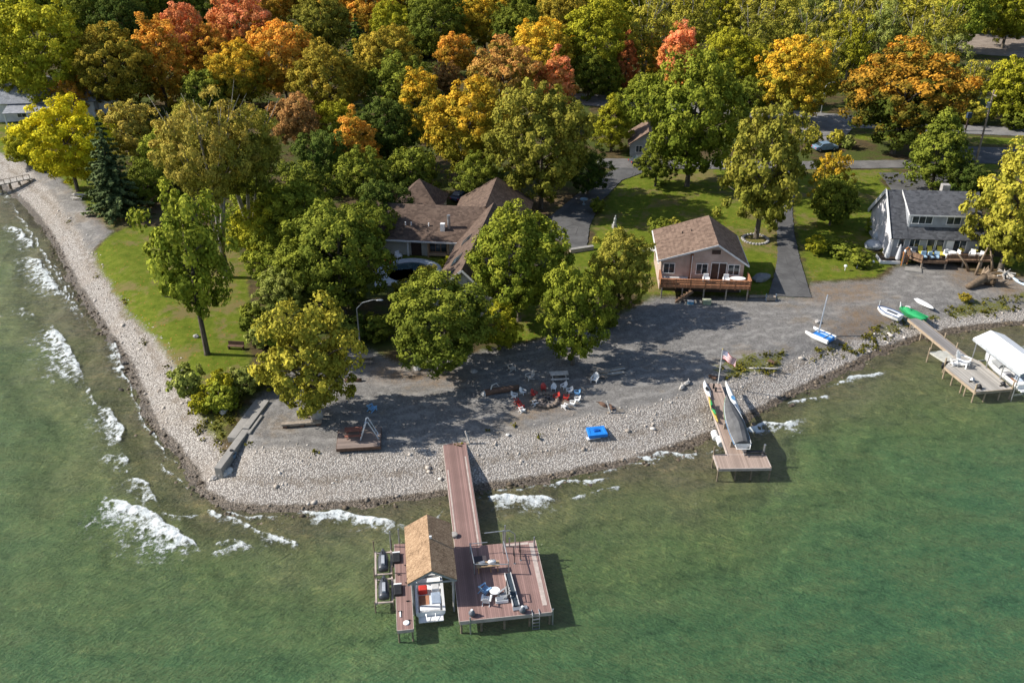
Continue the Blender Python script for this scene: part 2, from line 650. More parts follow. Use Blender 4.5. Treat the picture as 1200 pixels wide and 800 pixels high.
    h = k.math('ADD', h, k.math('MULTIPLY', k.math('MULTIPLY', k.ss(gap, .6, 0), pm), .8))
    return k.fin(c, k.mix(wm, (.95, .95, .95), (.35, .35, .35)), k.mix(wm, (.06, .06, .06), (.35, .35, .35)), 0, k.bump(h, .7, .12))


me = np_mesh('ground', V, F, ground_mat(), True,
             {'shore': np.clip(sh, -60, 60), 'peb': np.clip(pb, -30, 30), 'lawn': lawn, 'grav': grav, 'dirt': dirt, 'weed': weed})
o = bpy.data.objects.new('ground', me)
COL.objects.link(o)
tag(o, 'shore land of gravel, lawn and wooded ground sloping to a pebble beach', 'ground', kind='structure')


# ------------------------------------------------------------------ water
def water_mat():
    k = NT('lake water')
    p = k.pos()
    d = k.math('MULTIPLY', k.attr('shore'), -1)          # metres out from the edge
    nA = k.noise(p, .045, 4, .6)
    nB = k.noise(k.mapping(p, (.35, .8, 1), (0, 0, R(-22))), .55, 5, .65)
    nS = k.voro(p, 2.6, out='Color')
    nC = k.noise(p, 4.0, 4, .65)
    dd = k.math('ADD', d, k.math('ADD', k.math('MULTIPLY', k.math('SUBTRACT', nA, .5), 26), k.math('MULTIPLY', k.math('SUBTRACT', nB, .5), 7)))
    deep = k.ramp(k.ss(dd, -3, 34), [(0, (.21, .19, .12)), (.1, (.17, .192, .085)), (.3, (.112, .188, .068)), (.6, (.078, .184, .075)), (1, (.056, .176, .08))])
    bed = k.mix(k.sep(nS)[0], (.05, .042, .025), (.155, .13, .085))
    c = k.mix(k.math('MULTIPLY', k.ss(d, 7, .2), .45), deep, bed)
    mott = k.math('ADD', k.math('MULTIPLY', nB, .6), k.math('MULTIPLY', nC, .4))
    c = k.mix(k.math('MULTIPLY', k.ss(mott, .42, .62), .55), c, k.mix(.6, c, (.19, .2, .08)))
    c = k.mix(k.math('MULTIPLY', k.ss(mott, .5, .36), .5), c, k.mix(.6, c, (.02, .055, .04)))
    side = k.ss(k.sep(p)[0], -22, 4)                       # wind ripples turn round the point

    def rips(scale, det, ro, sc):
        return k.mix(side, k.noise(k.streak(p, 33, sc), scale, det, ro), k.noise(k.streak(p, -24, sc), scale, det, ro))
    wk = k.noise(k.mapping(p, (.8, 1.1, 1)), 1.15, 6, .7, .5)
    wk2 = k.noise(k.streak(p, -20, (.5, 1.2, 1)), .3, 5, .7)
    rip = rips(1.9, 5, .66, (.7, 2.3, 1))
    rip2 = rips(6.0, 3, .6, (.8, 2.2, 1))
    bed_ripple_light = k.math('ADD', k.math('MULTIPLY', wk, .5), k.math('ADD', k.math('MULTIPLY', wk2, .25), k.math('MULTIPLY', rip, .3)))  # weedy bed mottle plus painted ripple shade, glint and caustic for the base colour
    c = k.mix(k.math('MULTIPLY', k.ss(bed_ripple_light, .52, .4), .75), c, k.mix(1, c, (.42, .52, .55), 'MULTIPLY'))  # dark sides of ripples painted into the colour
    c = k.mix(k.math('MULTIPLY', k.ss(bed_ripple_light, .53, .66), .75), c, k.mix(1, c, (1.9, 1.6, 1.5), 'MULTIPLY'))  # bright sky reflection on ripples painted into the colour
    swell = k.noise(k.mapping(p, (.5, 1.5, 1), (0, 0, R(-18))), .32, 3, .5)
    h = k.math('ADD', k.math('MULTIPLY', rip, .5), k.math('ADD', k.math('MULTIPLY', rip2, .2), k.math('MULTIPLY', swell, 1.0)))
    wv = k.math('SINE', k.math('ADD', k.math('MULTIPLY', d, 1.15), k.math('MULTIPLY', nA, 26)))
    h = k.math('ADD', h, k.math('MULTIPLY', k.math('MULTIPLY', k.ss(d, 30, 2), wv), .28))
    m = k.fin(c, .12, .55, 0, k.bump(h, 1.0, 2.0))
    k.b.inputs['IOR'].default_value = 1.33
    return m


sel_x = np.array([x for x in xs if x < 420 or x > 420])
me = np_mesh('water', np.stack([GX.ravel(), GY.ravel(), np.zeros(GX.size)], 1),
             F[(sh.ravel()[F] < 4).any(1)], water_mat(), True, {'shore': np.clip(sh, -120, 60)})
o = bpy.data.objects.new('water', me)
COL.objects.link(o)
tag(o, 'green lake water, brown and clear over stones near the beach', 'water', kind='structure')

# breaking foam along the edge: (leading edge polyline nearest the beach, reach out to sea in metres, density)
FOAM = [([(4, 226), (22, 250), (46, 285), (70, 325), (92, 362), (118, 398)], .8, .62), ([(46, 296), (66, 330), (84, 352), (98, 384)], 1.6, .62), ([(102, 452), (112, 470), (118, 476)], 1.8, .62), ([(148, 526), (152, 540), (150, 556)], 1.8, .62), ([(187, 598), (215, 605), (240, 600)], 1.0, .62), ([(243, 647), (280, 638), (300, 640)], 1.3, .62), ([(478, 616), (500, 606), (524, 596)], .9, .62), ([(657, 586), (700, 574), (735, 566)], .7, .62), ([(823, 531), (850, 522)], .8, .62), ([(128, 402), (152, 446), (168, 490), (196, 532), (222, 562)], .55, .62),
        ([(-8, 205), (4, 222), (14, 240)], 2.6, .55), ([(10, 262), (30, 275), (46, 296)], 3.4, .8), ([(22, 300), (48, 305), (60, 325), (80, 350)], 5.0, .85),
        ([(20, 222), (32, 240)], 1.6, .5), ([(2, 372), (28, 362), (50, 376)], 3.2, .5), ([(58, 378), (74, 392), (90, 418), (102, 452)], 5.5, .9),
        ([(76, 346), (104, 366)], .9, .5), ([(132, 396), (146, 420), (150, 446)], 2.4, .75), ([(118, 474), (136, 484), (146, 504), (148, 526)], 3.6, .85),
        ([(125, 530), (148, 538), (157, 552)], 3.0, .6), ([(150, 556), (170, 562), (184, 580), (187, 598)], 3.4, .7),
        ([(120, 580), (150, 590), (190, 606), (220, 630), (243, 647)], 5.5, 1.0), ([(228, 590), (262, 602), (300, 617), (330, 630), (358, 643)], 1.2, .75),
        ([(245, 640), (270, 632), (300, 640)], 2.2, .5), ([(300, 640), (330, 628), (357, 642)], 1.6, .6), ([(262, 598), (300, 604), (345, 603)], .7, .5),
        ([(340, 599), (390, 599), (440, 606), (478, 616)], 2.4, 1.0), ([(558, 583), (600, 580), (640, 582), (657, 586)], 3.0, 1.05),
        ([(625, 570), (660, 563), (720, 558)], .9, .85), ([(735, 537), (770, 531), (823, 531)], 1.3, .9), ([(860, 506), (890, 498), (945, 491)], 2.4, 1.05),
        ([(915, 474), (945, 466), (978, 462)], .9, .8), ([(970, 452), (1000, 440), (1047, 434)], 1.2, .85), ([(1085, 414), (1125, 409)], .5, .6),
        ([(560, 577), (600, 573), (640, 566)], .5, .5), ([(690, 556), (740, 545), (790, 532)], .45, .5), ([(1180, 408), (1215, 402)], .8, .7),
        ([(186, 540), (206, 560), (224, 574)], .6, .5), ([(60, 300), (76, 330), (96, 360)], .6, .4)]


def foam():
    vs, fs, den, vv = [], [], [], []
    for q, reach, dn in FOAM:
        dn += .3 if reach < 1.5 else .08
        w = [P(x, y, 0) for x, y in q]
        # resample
        L = [0]
        for a, b in zip(w, w[1:]): L.append(L[-1] + (b - a).length)
        n = max(6, int(L[-1] / .22))
        line = []
        for i in range(n + 1):
            t = L[-1] * i / n
            j = max(k for k in range(len(w) - 1) if L[k] <= t + 1e-9)
            u = (t - L[j]) / max(1e-6, L[j + 1] - L[j])
            p = w[j].lerp(w[j + 1], u)
            p += Vector((mnoise.noise(Vector((p.x * .5, p.y * .5, 3))), mnoise.noise(Vector((p.x * .5, p.y * .5, 9))), 0)) * .5
            line.append(p)
        m = max(5, int(reach / .2))
        mid = line[len(line) // 2]
        e = .6
        g = Vector((gz_d(mid.x + e, mid.y) - gz_d(mid.x - e, mid.y), gz_d(mid.x, mid.y + e) - gz_d(mid.x, mid.y - e), 0)).normalized()
        b = len(vs)
        for i, p in enumerate(line):
            u = i / n
            tp = min(1, 5 * u, 5 * (1 - u))
            for j in range(m + 1):
                v = j / m
                h = .03 + .32 * tp * min(1, reach / 2.5) * math.exp(-((v - .1) / .16) ** 2) + .05 * tp * (1 - v)
                qx = p - g * (v * reach * (.35 + .65 * tp))
                h *= .65 + .5 * mnoise.noise(Vector((qx.x * 2.3, qx.y * 2.3, 0)))
                vs.append((qx.x, qx.y, max(.02, h)))
                edge = min(1, v / .05 + .12)
                den.append(dn * (.3 + .7 * tp) * edge * (.96 - .86 * v ** .6))
                vv.append(v)
        for i in range(n):
            for j in range(m):
                a = b + i * (m + 1) + j
                fs.append((a, a + 1, a + m + 2, a + m + 1))
    k = NT('foam')
    p = k.pos()
    wp = k.mix(.12, p, k.noise(p, .9, 3, .6, 0, True))
    cells = k.voro(k.mapping(wp, (1, 1, .2)), 1.5, 'DISTANCE_TO_EDGE')
    lace = k.ss(cells, .05, .42)
    n1 = k.noise(p, 1.1, 5, .7)
    n2 = k.noise(p, 5, 4, .65)
    f = k.math('ADD', k.math('MULTIPLY', k.ss(n1, .28, .72), .55), k.math('ADD', k.math('MULTIPLY', k.ss(n2, .28, .72), .27), k.math('MULTIPLY', lace, .28)))
    a = k.math('MULTIPLY', k.ss(k.math('SUBTRACT', k.attr('den'), f), -.12, .42), .95)
    k.put(k.b.inputs['Alpha'], a)
    m = k.fin(k.mix(k.ss(n2, .3, .7), (.5, .54, .53), (.74, .77, .77)), .6, .3, 0, k.bump(k.math('ADD', n1, n2), .8, .12))
    me = np_mesh('foam', np.array(vs), np.array(fs), m, True, {'den': np.array(den)})
    o = bpy.data.objects.new('foam', me)
    COL.objects.link(o)
    tag(o, 'white foam of small waves breaking along the pebble beach', 'foam', kind='stuff')


def gz_d(x, y):
    return float(sdf(SHORE, np.array([x]), np.array([y]))[0])


foam()


# ------------------------------------------------------------------ beach stones
def stones():
    rs = np.random.RandomState(4)
    ico_v = []
    g = (1 + 5 ** .5) / 2
    for a, b in ((-1, g), (1, g), (-1, -g), (1, -g)):
        ico_v += [(a, b, 0), (0, a, b), (b, 0, a)]
    ico_v = np.array(ico_v) / math.sqrt(1 + g * g)
    from itertools import combinations
    el = min(np.linalg.norm(ico_v[a] - ico_v[b]) for a, b in combinations(range(12), 2)) * 1.01
    tri = []
    for a, b, c in combinations(range(12), 3):
        if max(np.linalg.norm(ico_v[a] - ico_v[b]), np.linalg.norm(ico_v[b] - ico_v[c]), np.linalg.norm(ico_v[a] - ico_v[c])) < el:
            n = np.cross(ico_v[b] - ico_v[a], ico_v[c] - ico_v[a])
            tri.append((a, b, c) if n.dot(ico_v[a]) > 0 else (a, c, b))
    tri = np.array(tri)
    X = rs.uniform(-70, 78, 60000)
    Y = rs.uniform(45, 185, 60000)
    s, pbb = sdf(SHORE, X, Y), sdf(PEB, X, Y)
    keep = (s > -1.6) & (pbb < .3 + rs.rand(60000) * .8)
    X, Y, s = X[keep], Y[keep], s[keep]
    n = len(X)
    wet = s < .9
    size = np.where(wet, rs.gamma(3, .03, n), rs.gamma(2.0, .02, n)) + .03
    size = np.minimum(size, .3)
    size = np.where(rs.rand(n) < .008, rs.uniform(.2, .36, n), size)
    V = np.zeros((n, 12, 3))
    ang = rs.rand(n) * 6.28
    sx, sy, sz = size * rs.uniform(.8, 1.5, n), size * rs.uniform(.7, 1.1, n), size * rs.uniform(.4, .7, n)
    jit = 1 + rs.uniform(-.22, .22, (n, 12))
    lx, ly, lz = (ico_v[None, :, i] * jit for i in range(3))
    lx, ly, lz = lx * sx[:, None], ly * sy[:, None], lz * sz[:, None]
    V[:, :, 0] = X[:, None] + lx * np.cos(ang)[:, None] - ly * np.sin(ang)[:, None]
    V[:, :, 1] = Y[:, None] + lx * np.sin(ang)[:, None] + ly * np.cos(ang)[:, None]
    V[:, :, 2] = (hgt(s) + sz * .25)[:, None] + lz
    F = (tri[None] + (np.arange(n) * 12)[:, None, None]).reshape(-1, 3)
    k = NT('beach stone')
    t = k.attr('shade')
    c = k.ramp(t, [(0, (.24, .2, .165)), (.2, (.41, .36, .305)), (.6, (.5, .45, .395)), (.9, (.56, .515, .46)), (1, (.66, .62, .57))])
    w = k.ramp(t, [(0, (.035, .028, .02)), (.5, (.09, .068, .045)), (1, (.19, .15, .11))])
    m = k.fin(k.mix(k.attr('wet'), c, w), .75, .3)
    sh_ = np.repeat(rs.rand(n), 12)
    wt = np.repeat(np.clip((1.05 - s) / .4, 0, 1), 12)
    me = np_mesh('beach_stones', V.reshape(-1, 3), F, m, False, {'shade': sh_, 'wet': wt})
    o = bpy.data.objects.new('pebbles', me)
    COL.objects.link(o)
    tag(o, 'pale rounded stones covering the beach, dark and wet at the water', 'pebbles', kind='stuff')


stones()


# ------------------------------------------------------------------ roads and drives: sheets just above the ground
def asphalt(name, a, b):
    k = NT(name)
    p = k.pos()
    n = k.noise(p, .5, 5, .65)
    f = k.noise(p, 12, 3, .6)
    cr = k.voro(k.mapping(p, (1, 1, .01)), .35, 'DISTANCE_TO_EDGE')
    c = k.mix(k.ss(k.math('ADD', k.math('MULTIPLY', n, .7), k.math('MULTIPLY', f, .3)), .35, .66), a, b)
    c = k.mix(k.math('MULTIPLY', k.ss(cr, .012, .004), .6), c, (.03, .03, .03))
    return k.fin(c, .9, .2, 0, k.bump(f, .4, .03))


A_DARK = asphalt('drive asphalt', (.075, .073, .072), (.12, .118, .115))
A_PALE = asphalt('road asphalt', (.15, .145, .14), (.235, .225, .215))


def sheet(name, px, m, lift, label, smooth_n=26):
    q = W2(px, LAND)
    # soften the outline
    pts = []
    n = len(q)
    for i in range(n):
        p0, p1, p2, p3 = (Vector((*q[(i + k) % n], 0)) for k in (-1, 0, 1, 2))
        for j in range(smooth_n):
            t = j / smooth_n
            c = .5 * ((2 * p1) + (p2 - p0) * t * .6 + (2 * p0 - 5 * p1 + 4 * p2 - p3) * t * t * 0 + 0 * p0)
            lin = p1.lerp(p2, t)
            pts.append((lin.x + .14 * mnoise.noise(lin * 1.1) + .08 * mnoise.noise(lin * 4), lin.y + .14 * mnoise.noise(lin * 1.1 + Vector((9, 0, 0))) + .08 * mnoise.noise(lin * 4 + Vector((5, 5, 0)))))
    o = MB().prism(pts, LAND - .3, LAND + lift).build(name, m)
    tag(o, label, name, kind='structure')
    return o


sheet('driveway', [(907, 240), (909, 262), (911, 285), (911, 305), (907, 325), (900, 347), (951, 349), (944, 327), (937, 303), (931, 275), (929, 255), (928, 236)], A_DARK, .1, 'dark asphalt drive down the lawn to the gravel')
sheet('driveway', [(640, 258), (672, 232), (705, 205), (742, 192), (768, 190), (770, 197), (728, 212), (704, 237), (691, 265), (688, 290), (668, 293), (658, 284), (642, 276)], A_DARK, .1, 'worn asphalt drive curving past the brown roofed house')
sheet('road', [(560, 104), (690, 111), (800, 119), (900, 128), (1000, 136), (1130, 147), (1290, 154), (1290, 164), (1130, 157), (1000, 150), (985, 166), (938, 166), (930, 141), (800, 132), (690, 124), (560, 116)], A_PALE, .12, 'pale asphalt road crossing behind the lawns')
sheet('lane', [(700, 186), (900, 190), (1070, 188), (1112, 186), (1112, 196), (1070, 197), (935, 199), (930, 238), (906, 241), (908, 200), (860, 199), (700, 197)], asphalt('lane asphalt', (.11, .105, .1), (.17, .162, .155)), .104, 'narrow asphalt lane along the top of the lawns')
sheet('driveway', [(1030, 203), (1075, 203), (1116, 204), (1140, 224), (1136, 234), (1050, 233), (1046, 224)], A_DARK, .1, 'asphalt drive behind the grey house')
sheet('driveway', [(1113, 172), (1290, 176), (1290, 200), (1172, 192), (1113, 192)], A_DARK, .108, 'asphalt apron beyond the utility pole')
sheet('parking_lot', [(1120, 40), (1290, 46), (1290, 74), (1120, 62)], asphalt('lot asphalt', (.2, .16, .13), (.29, .24, .2)), .1, 'brown grey parking lot beyond the trees')
# ------------------------------------------------------------------ trees
def leaf_mat(name, needle=False):
    k = NT(name)
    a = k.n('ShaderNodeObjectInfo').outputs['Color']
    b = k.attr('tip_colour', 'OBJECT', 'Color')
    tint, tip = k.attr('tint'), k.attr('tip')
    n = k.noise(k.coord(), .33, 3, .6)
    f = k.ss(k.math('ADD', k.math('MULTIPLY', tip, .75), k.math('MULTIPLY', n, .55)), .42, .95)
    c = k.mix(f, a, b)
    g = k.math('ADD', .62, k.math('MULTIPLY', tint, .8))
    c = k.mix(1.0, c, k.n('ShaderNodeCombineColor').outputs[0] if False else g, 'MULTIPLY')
    k.fin(c, .75, .04)
    tr = k.n('ShaderNodeBsdfTranslucent')
    k.put(tr.inputs['Color'], c)
    mx = k.n('ShaderNodeMixShader')
    mx.inputs[0].default_value = .12 if needle else .2
    k.t.links.new(k.b.outputs[0], mx.inputs[1])
    k.t.links.new(tr.outputs[0], mx.inputs[2])
    k.t.links.new(mx.outputs[0], k.out.inputs[0])
    return k.m


LEAF = leaf_mat('broad leaves')
NEEDLE = leaf_mat('needles', True)


def bark(name, a, b):
    k = NT(name)
    p = k.coord()
    n = k.noise(k.mapping(p, (3, 3, .7)), 2.2, 5, .65)
    return k.fin(k.mix(k.ss(n, .35, .68), a, b), .95, .1, 0, k.bump(n, .6, .05))


BARK = bark('brown grey bark', (.07, .056, .042), (.17, .145, .115))
BARK_PALE = bark('pale bark', (.16, .145, .12), (.36, .33, .28))


def unit(v):
    return v / np.maximum(1e-9, np.linalg.norm(v, axis=-1, keepdims=True))


def leaf_quads(pos, nrm, size, rs):
    n = len(pos)
    r = unit(rs.normal(size=(n, 3)))
    t = unit(np.cross(nrm, r))
    b = np.cross(nrm, t)
    s = size[:, None]
    cup = nrm * s * .18
    return np.stack([pos - t * s * .62 - cup, pos + b * s * .42, pos + t * s * .62 - cup, pos - b * s * .42], 1).reshape(-1, 3)


def crown(name, seed, rx, z0, z1, shape='round', clumps=230, leaves=48, leaf=.5, cr=1.25, inner=.45, lump=.25, mat=None):
    """leaf clumps spread through an uneven crown volume"""
    rs = np.random.RandomState(seed)
    i = np.arange(clumps) + .5
    ph = np.arccos(1 - 2 * i / clumps)
    th = math.pi * (1 + 5 ** .5) * i
    d = np.stack([np.cos(th) * np.sin(ph), np.sin(th) * np.sin(ph), np.cos(ph)], 1) + rs.normal(scale=.1, size=(clumps, 3))
    d = unit(d)
    lob = np.array([mnoise.noise(Vector(v) * 1.5 + Vector((seed * 7.3, seed * 2.1, 0))) + .5 * mnoise.noise(Vector(v) * 3.4 + Vector((seed, 0, 4))) for v in d])
    fr = (inner + (1 - inner) * rs.rand(clumps) ** .45) * (1 + lump * 1.6 * lob)
    hz = (z1 - z0) / 2
    c = d * fr[:, None]
    t = np.clip((c[:, 2] + 1) / 2, 0, 1)               # 0 at the bottom, 1 on top
    if shape == 'round':
        k = np.ones_like(t)
    elif shape == 'egg':
        k = 1.12 - .35 * t
    elif shape == 'cone':
        k = 1.3 - .95 * t
    elif shape == 'umbrella':
        k = .62 + .5 * t
        c[:, 2] = np.where(c[:, 2] < 0, c[:, 2] * .8, c[:, 2])
    else:
        k = np.ones_like(t)
    C = np.stack([c[:, 0] * rx * k, c[:, 1] * rx * k, (z0 + z1) / 2 + c[:, 2] * hz], 1)
    out = unit(C - np.array([0, 0, z0 + (z1 - z0) * .35]))
    rc = cr * rs.uniform(.6, 1.35, clumps)
    idx = np.repeat(np.arange(clumps), leaves)
    n = len(idx)
    ld = unit(rs.normal(size=(n, 3)) + out[idx] * .75)
    pos = C[idx] + ld * (rc[idx] * (.45 + .6 * rs.rand(n)))[:, None] * np.array([1, 1, .72])
    nrm = unit(ld * .75 + out[idx] * .35 + rs.normal(size=(n, 3)) * .38 + np.array([0, 0, .15]))
    size = leaf * rs.uniform(.6, 1.3, n)
    pos[:, :2] *= rx / np.percentile(np.linalg.norm(pos[:, :2], axis=1), 96)
    lo_, hi_ = np.percentile(pos[:, 2], (2, 99.5))
    pos[:, 2] = z0 + (pos[:, 2] - lo_) * (z1 - z0) / (hi_ - lo_)
    V = leaf_quads(pos, nrm, size, rs)
    F = np.arange(n * 4).reshape(n, 4)
    ct = rs.rand(clumps)
    tint = np.repeat(np.clip(.5 * ct[idx] + .5 * rs.rand(n), 0, 1), 4)
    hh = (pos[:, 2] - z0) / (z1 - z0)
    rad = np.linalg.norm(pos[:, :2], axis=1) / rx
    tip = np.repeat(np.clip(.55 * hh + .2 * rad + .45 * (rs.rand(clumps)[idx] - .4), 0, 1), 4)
    return np_mesh(name, V, F, mat or LEAF, False, {'tint': tint, 'tip': tip})


def spruce_crown(name, seed, rx, z0, z1, layers=19, leaf=.42):
    rs = np.random.RandomState(seed)
    P_, N_ = [], []
    for j in range(layers):
        t = j / (layers - 1)
        z = z0 + (z1 - z0) * t
        rr = rx * (1 - t) ** .85 + .15
        nb = max(4, int(11 * (1 - t) + 3))
        a0 = rs.rand() * 6.28
        for b in range(nb):
            a = a0 + 6.283 * b / nb + rs.normal() * .15
            L = rr * rs.uniform(.5, 1.25)
            m = int(16 + L * 24)
            u = rs.rand(m) ** .7
            w = (rs.rand(m) - .5) * (.35 + .3 * L) * (1.15 - u)
            x = u * L * math.cos(a) - w * math.sin(a)
            y = u * L * math.sin(a) + w * math.cos(a)
            zz = z - .28 * L * u + .12 * L * u * u - np.abs(w) * .25 + rs.normal(size=m) * .08
            P_.append(np.stack([x, y, zz], 1))
            N_.append(unit(np.array([math.cos(a) * .5, math.sin(a) * .5, .8]) + rs.normal(size=(m, 3)) * .35))
    pos, nrm = np.concatenate(P_), np.concatenate(N_)
    n = len(pos)
    V = leaf_quads(pos, nrm, leaf * rs.uniform(.6, 1.25, n), rs)
    tint = np.repeat(rs.rand(n), 4)
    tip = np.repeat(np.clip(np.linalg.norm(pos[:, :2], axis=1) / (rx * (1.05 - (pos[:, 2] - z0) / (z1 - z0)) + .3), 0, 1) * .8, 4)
    return np_mesh(name, V, np.arange(n * 4).reshape(n, 4), NEEDLE, False, {'tint': tint, 'tip': tip})


def trunk_mesh(name, seed, H, rx, z0, z1, r0=.34, style='maple', mat=None):
    rg = random.Random(seed)
    mb = MB()

    def wob(p, a):
        return Vector((p.x + rg.uniform(-a, a), p.y + rg.uniform(-a, a), p.z))
    if style == 'spruce':
        mb.tube([(0, 0, -.4), (0, 0, .2), (0, 0, H * .5), (0, 0, H * .97)], [r0 * 1.3, r0, r0 * .6, .03], 9)
    elif style in ('vase', 'sparse'):
        f = Vector((0, 0, H * (.13 if style == 'vase' else .06)))
        mb.tube([(0, 0, -.4), (0, 0, .3), f], [r0 * 1.5, r0 * 1.1, r0], 10)
        nl = 5 if style == 'vase' else 4
        for i in range(nl):
            a = 6.28 * i / nl + rg.uniform(-.4, .4)
            e = Vector((math.cos(a), math.sin(a), 0))
            spread = rx * rg.uniform(.35, .75)
            p1 = f.lerp(Vector((0, 0, z1)), .22) + e * spread * .22
            p2 = f.lerp(Vector((0, 0, z1)), .5) + e * spread * .5
            p3 = f.lerp(Vector((0, 0, z1)), .78) + e * spread * .8
            p4 = Vector((0, 0, z1 * .95)) + e * spread * 1.05
            pts = [f + e * .05, wob(p1, .25), wob(p2, .3), wob(p3, .4), p4]
            q = r0 * rg.uniform(.5, .72)
            mb.tube(pts, [q, q * .85, q * .62, q * .4, .03], 7)
            for s in range(4):
                b = pts[2 + s % 2]
                aa = a + rg.uniform(-1.3, 1.3)
                e2 = Vector((math.cos(aa), math.sin(aa), rg.uniform(.5, 1.2)))
                mb.tube([b, b + e2 * rx * .25, b + e2 * rx * .45 + Vector((0, 0, .4))], [q * .35, q * .22, .02], 5)
    else:
        top = z0 + (z1 - z0) * .72
        sp = [Vector((0, 0, -.4)), Vector((0, 0, .25)), wob(Vector((0, 0, H * .12)), .08), wob(Vector((0, 0, z0 + .15 * (z1 - z0))), .2),
              wob(Vector((0, 0, z0 + .45 * (z1 - z0))), .4), wob(Vector((0, 0, top)), .5)]
        mb.tube(sp, [r0 * 1.7, r0 * 1.12, r0, r0 * .8, r0 * .45, .05], 10)
        nl = 8
        for i in range(nl):
            a = 2.4 * i + rg.uniform(-.3, .3)
            zz = z0 + (z1 - z0) * (.02 + .5 * i / nl)
            b = Vector((sp[3].x * .6, sp[3].y * .6, zz))
            e = Vector((math.cos(a), math.sin(a), 0))
            L = rx * rg.uniform(.6, .85)
            up = (z1 - z0) * rg.uniform(.14, .3)
            q = r0 * rg.uniform(.34, .5)
            p1 = b + e * L * .35 + Vector((0, 0, up * .5))
            p2 = b + e * L * .7 + Vector((0, 0, up * .85))
            p3 = b + e * L + Vector((0, 0, up * 1.1))
            mb.tube([b, wob(p1, .15), wob(p2, .2), p3], [q, q * .75, q * .45, .03], 6)
            a2 = a + rg.choice((-.7, .7))
            mb.tube([p1, p1 + Vector((math.cos(a2), math.sin(a2), .5)) * L * .35], [q * .5, .02], 5)
    return mb.mesh(name, mat or BARK, True)


# kind -> list of (crown mesh, trunk mesh, H, R, crown centre height, half height)
VAR = {}


def variant(kind, seed, H, rx, z0, style='maple', r0=.34, bark_=None, **kw):
    if style == 'spruce':
        c = spruce_crown('spruce_crown', seed, rx, z0, H, **kw)
    else:
        c = crown(kind + '_crown', seed, rx, z0, H, **kw)
    t = trunk_mesh(kind + '_trunk', seed, H, rx, z0, H, r0, style, bark_)
    VAR.setdefault(kind, []).append((c, t, H, rx, z0))


for s in (11, 12, 13, 14):
    variant('maple', s, 17, 7.6, 3.3, clumps=330, leaves=80, leaf=.36, cr=1.1)
for s in (21, 22):
    variant('oval', s, 19, 5.6, 1.8, shape='egg', clumps=260, leaves=76, leaf=.36, cr=1.05)
for s in (31, 32, 33):
    variant('loose', s, 13, 6.2, 2.2, clumps=190, leaves=84, leaf=.34, cr=1.05, inner=.38, lump=.3)
variant('lawn', 35, 13.5, 4.9, 4.2, clumps=110, leaves=90, leaf=.33, cr=1.05, inner=.28, lump=.34, r0=.3)
variant('umbrella', 41, 25, 9.5, 12.5, style='vase', r0=.55, bark_=BARK_PALE, shape='umbrella', clumps=330, leaves=80, leaf=.34, cr=1.1, inner=.6, lump=.28)
variant('umbrella', 42, 24, 8.5, 12, style='vase', r0=.5, bark_=BARK_PALE, shape='umbrella', clumps=300, leaves=80, leaf=.34, cr=1.1, inner=.58, lump=.3)
for s in (51, 52, 53):
    variant('sparse', s, 17, 5.0, 4.0, style='sparse', r0=.24, bark_=BARK_PALE, clumps=95, leaves=80, leaf=.33, cr=1.2, inner=.2, lump=.4)
for s in (61, 62):
    variant('spruce', s, 15, 4.6, 1.4, style='spruce', r0=.26)
variant('cone', 71, 14, 4.7, 1.6, shape='cone', clumps=220, leaves=70, leaf=.33, cr=.9, lump=.2)
for s in (81, 82, 83):
    variant('shrub', s, 3.2, 1.9, .25, r0=.08, clumps=70, leaves=40, leaf=.26, cr=.5, lump=.35)
variant('ball', 91, 7, 3.6, 1.2, r0=.18, clumps=170, leaves=64, leaf=.27, cr=.7, lump=.12)

PAL = {
    'yg': ((0.109, 0.113, 0.0092), (0.190, 0.173, 0.0123)), 'og': ((0.095, 0.083, 0.0101), (0.209, 0.149, 0.0185)), 'or': ((0.162, 0.106, 0.0123), (0.361, 0.173, 0.0262)),
    'co': ((0.237, 0.106, 0.0231), (0.399, 0.149, 0.0655)), 'gr': ((0.048, 0.061, 0.0084), (0.100, 0.108, 0.0132)), 'dg': ((0.028, 0.045, 0.0077), (0.057, 0.070, 0.0123)),
    'ye': ((0.190, 0.173, 0.0092), (0.361, 0.307, 0.0123)), 'go': ((0.114, 0.104, 0.0108), (0.323, 0.197, 0.0169)), 'gt': ((0.034, 0.044, 0.0070), (0.294, 0.144, 0.0169)),
    'rd': ((0.133, 0.048, 0.0139), (0.257, 0.082, 0.0262)), 'br': ((0.104, 0.061, 0.0200), (0.209, 0.110, 0.0370)), 'ol': ((0.085, 0.086, 0.0123), (0.152, 0.134, 0.0200)),
    'tn': ((.125, .115, .018), (.245, .185, .036)), 'lg': ((0.081, 0.096, 0.0200), (0.142, 0.149, 0.0347)), '_sp': ((0.038, 0.048, 0.0231), (0.081, 0.094, 0.0462)),
    'ch': ((0.119, 0.115, 0.0154), (0.218, 0.187, 0.0231)), 'pk': ((0.114, 0.096, 0.0139), (0.323, 0.163, 0.0462)), 'mg': ((0.067, 0.084, 0.0092), (0.133, 0.139, 0.0154)),
    'sp': ((.032, .046, .018), (.072, .09, .034)),
}
SPECIES = {'maple': 'maple_tree', 'oval': 'oval_tree', 'loose': 'ash_tree', 'lawn': 'lawn_tree', 'umbrella': 'cottonwood_tree', 'sparse': 'poplar_tree',
           'spruce': 'spruce_tree', 'cone': 'pyramid_tree', 'shrub': 'shrub', 'ball': 'round_tree'}
CNT = {}


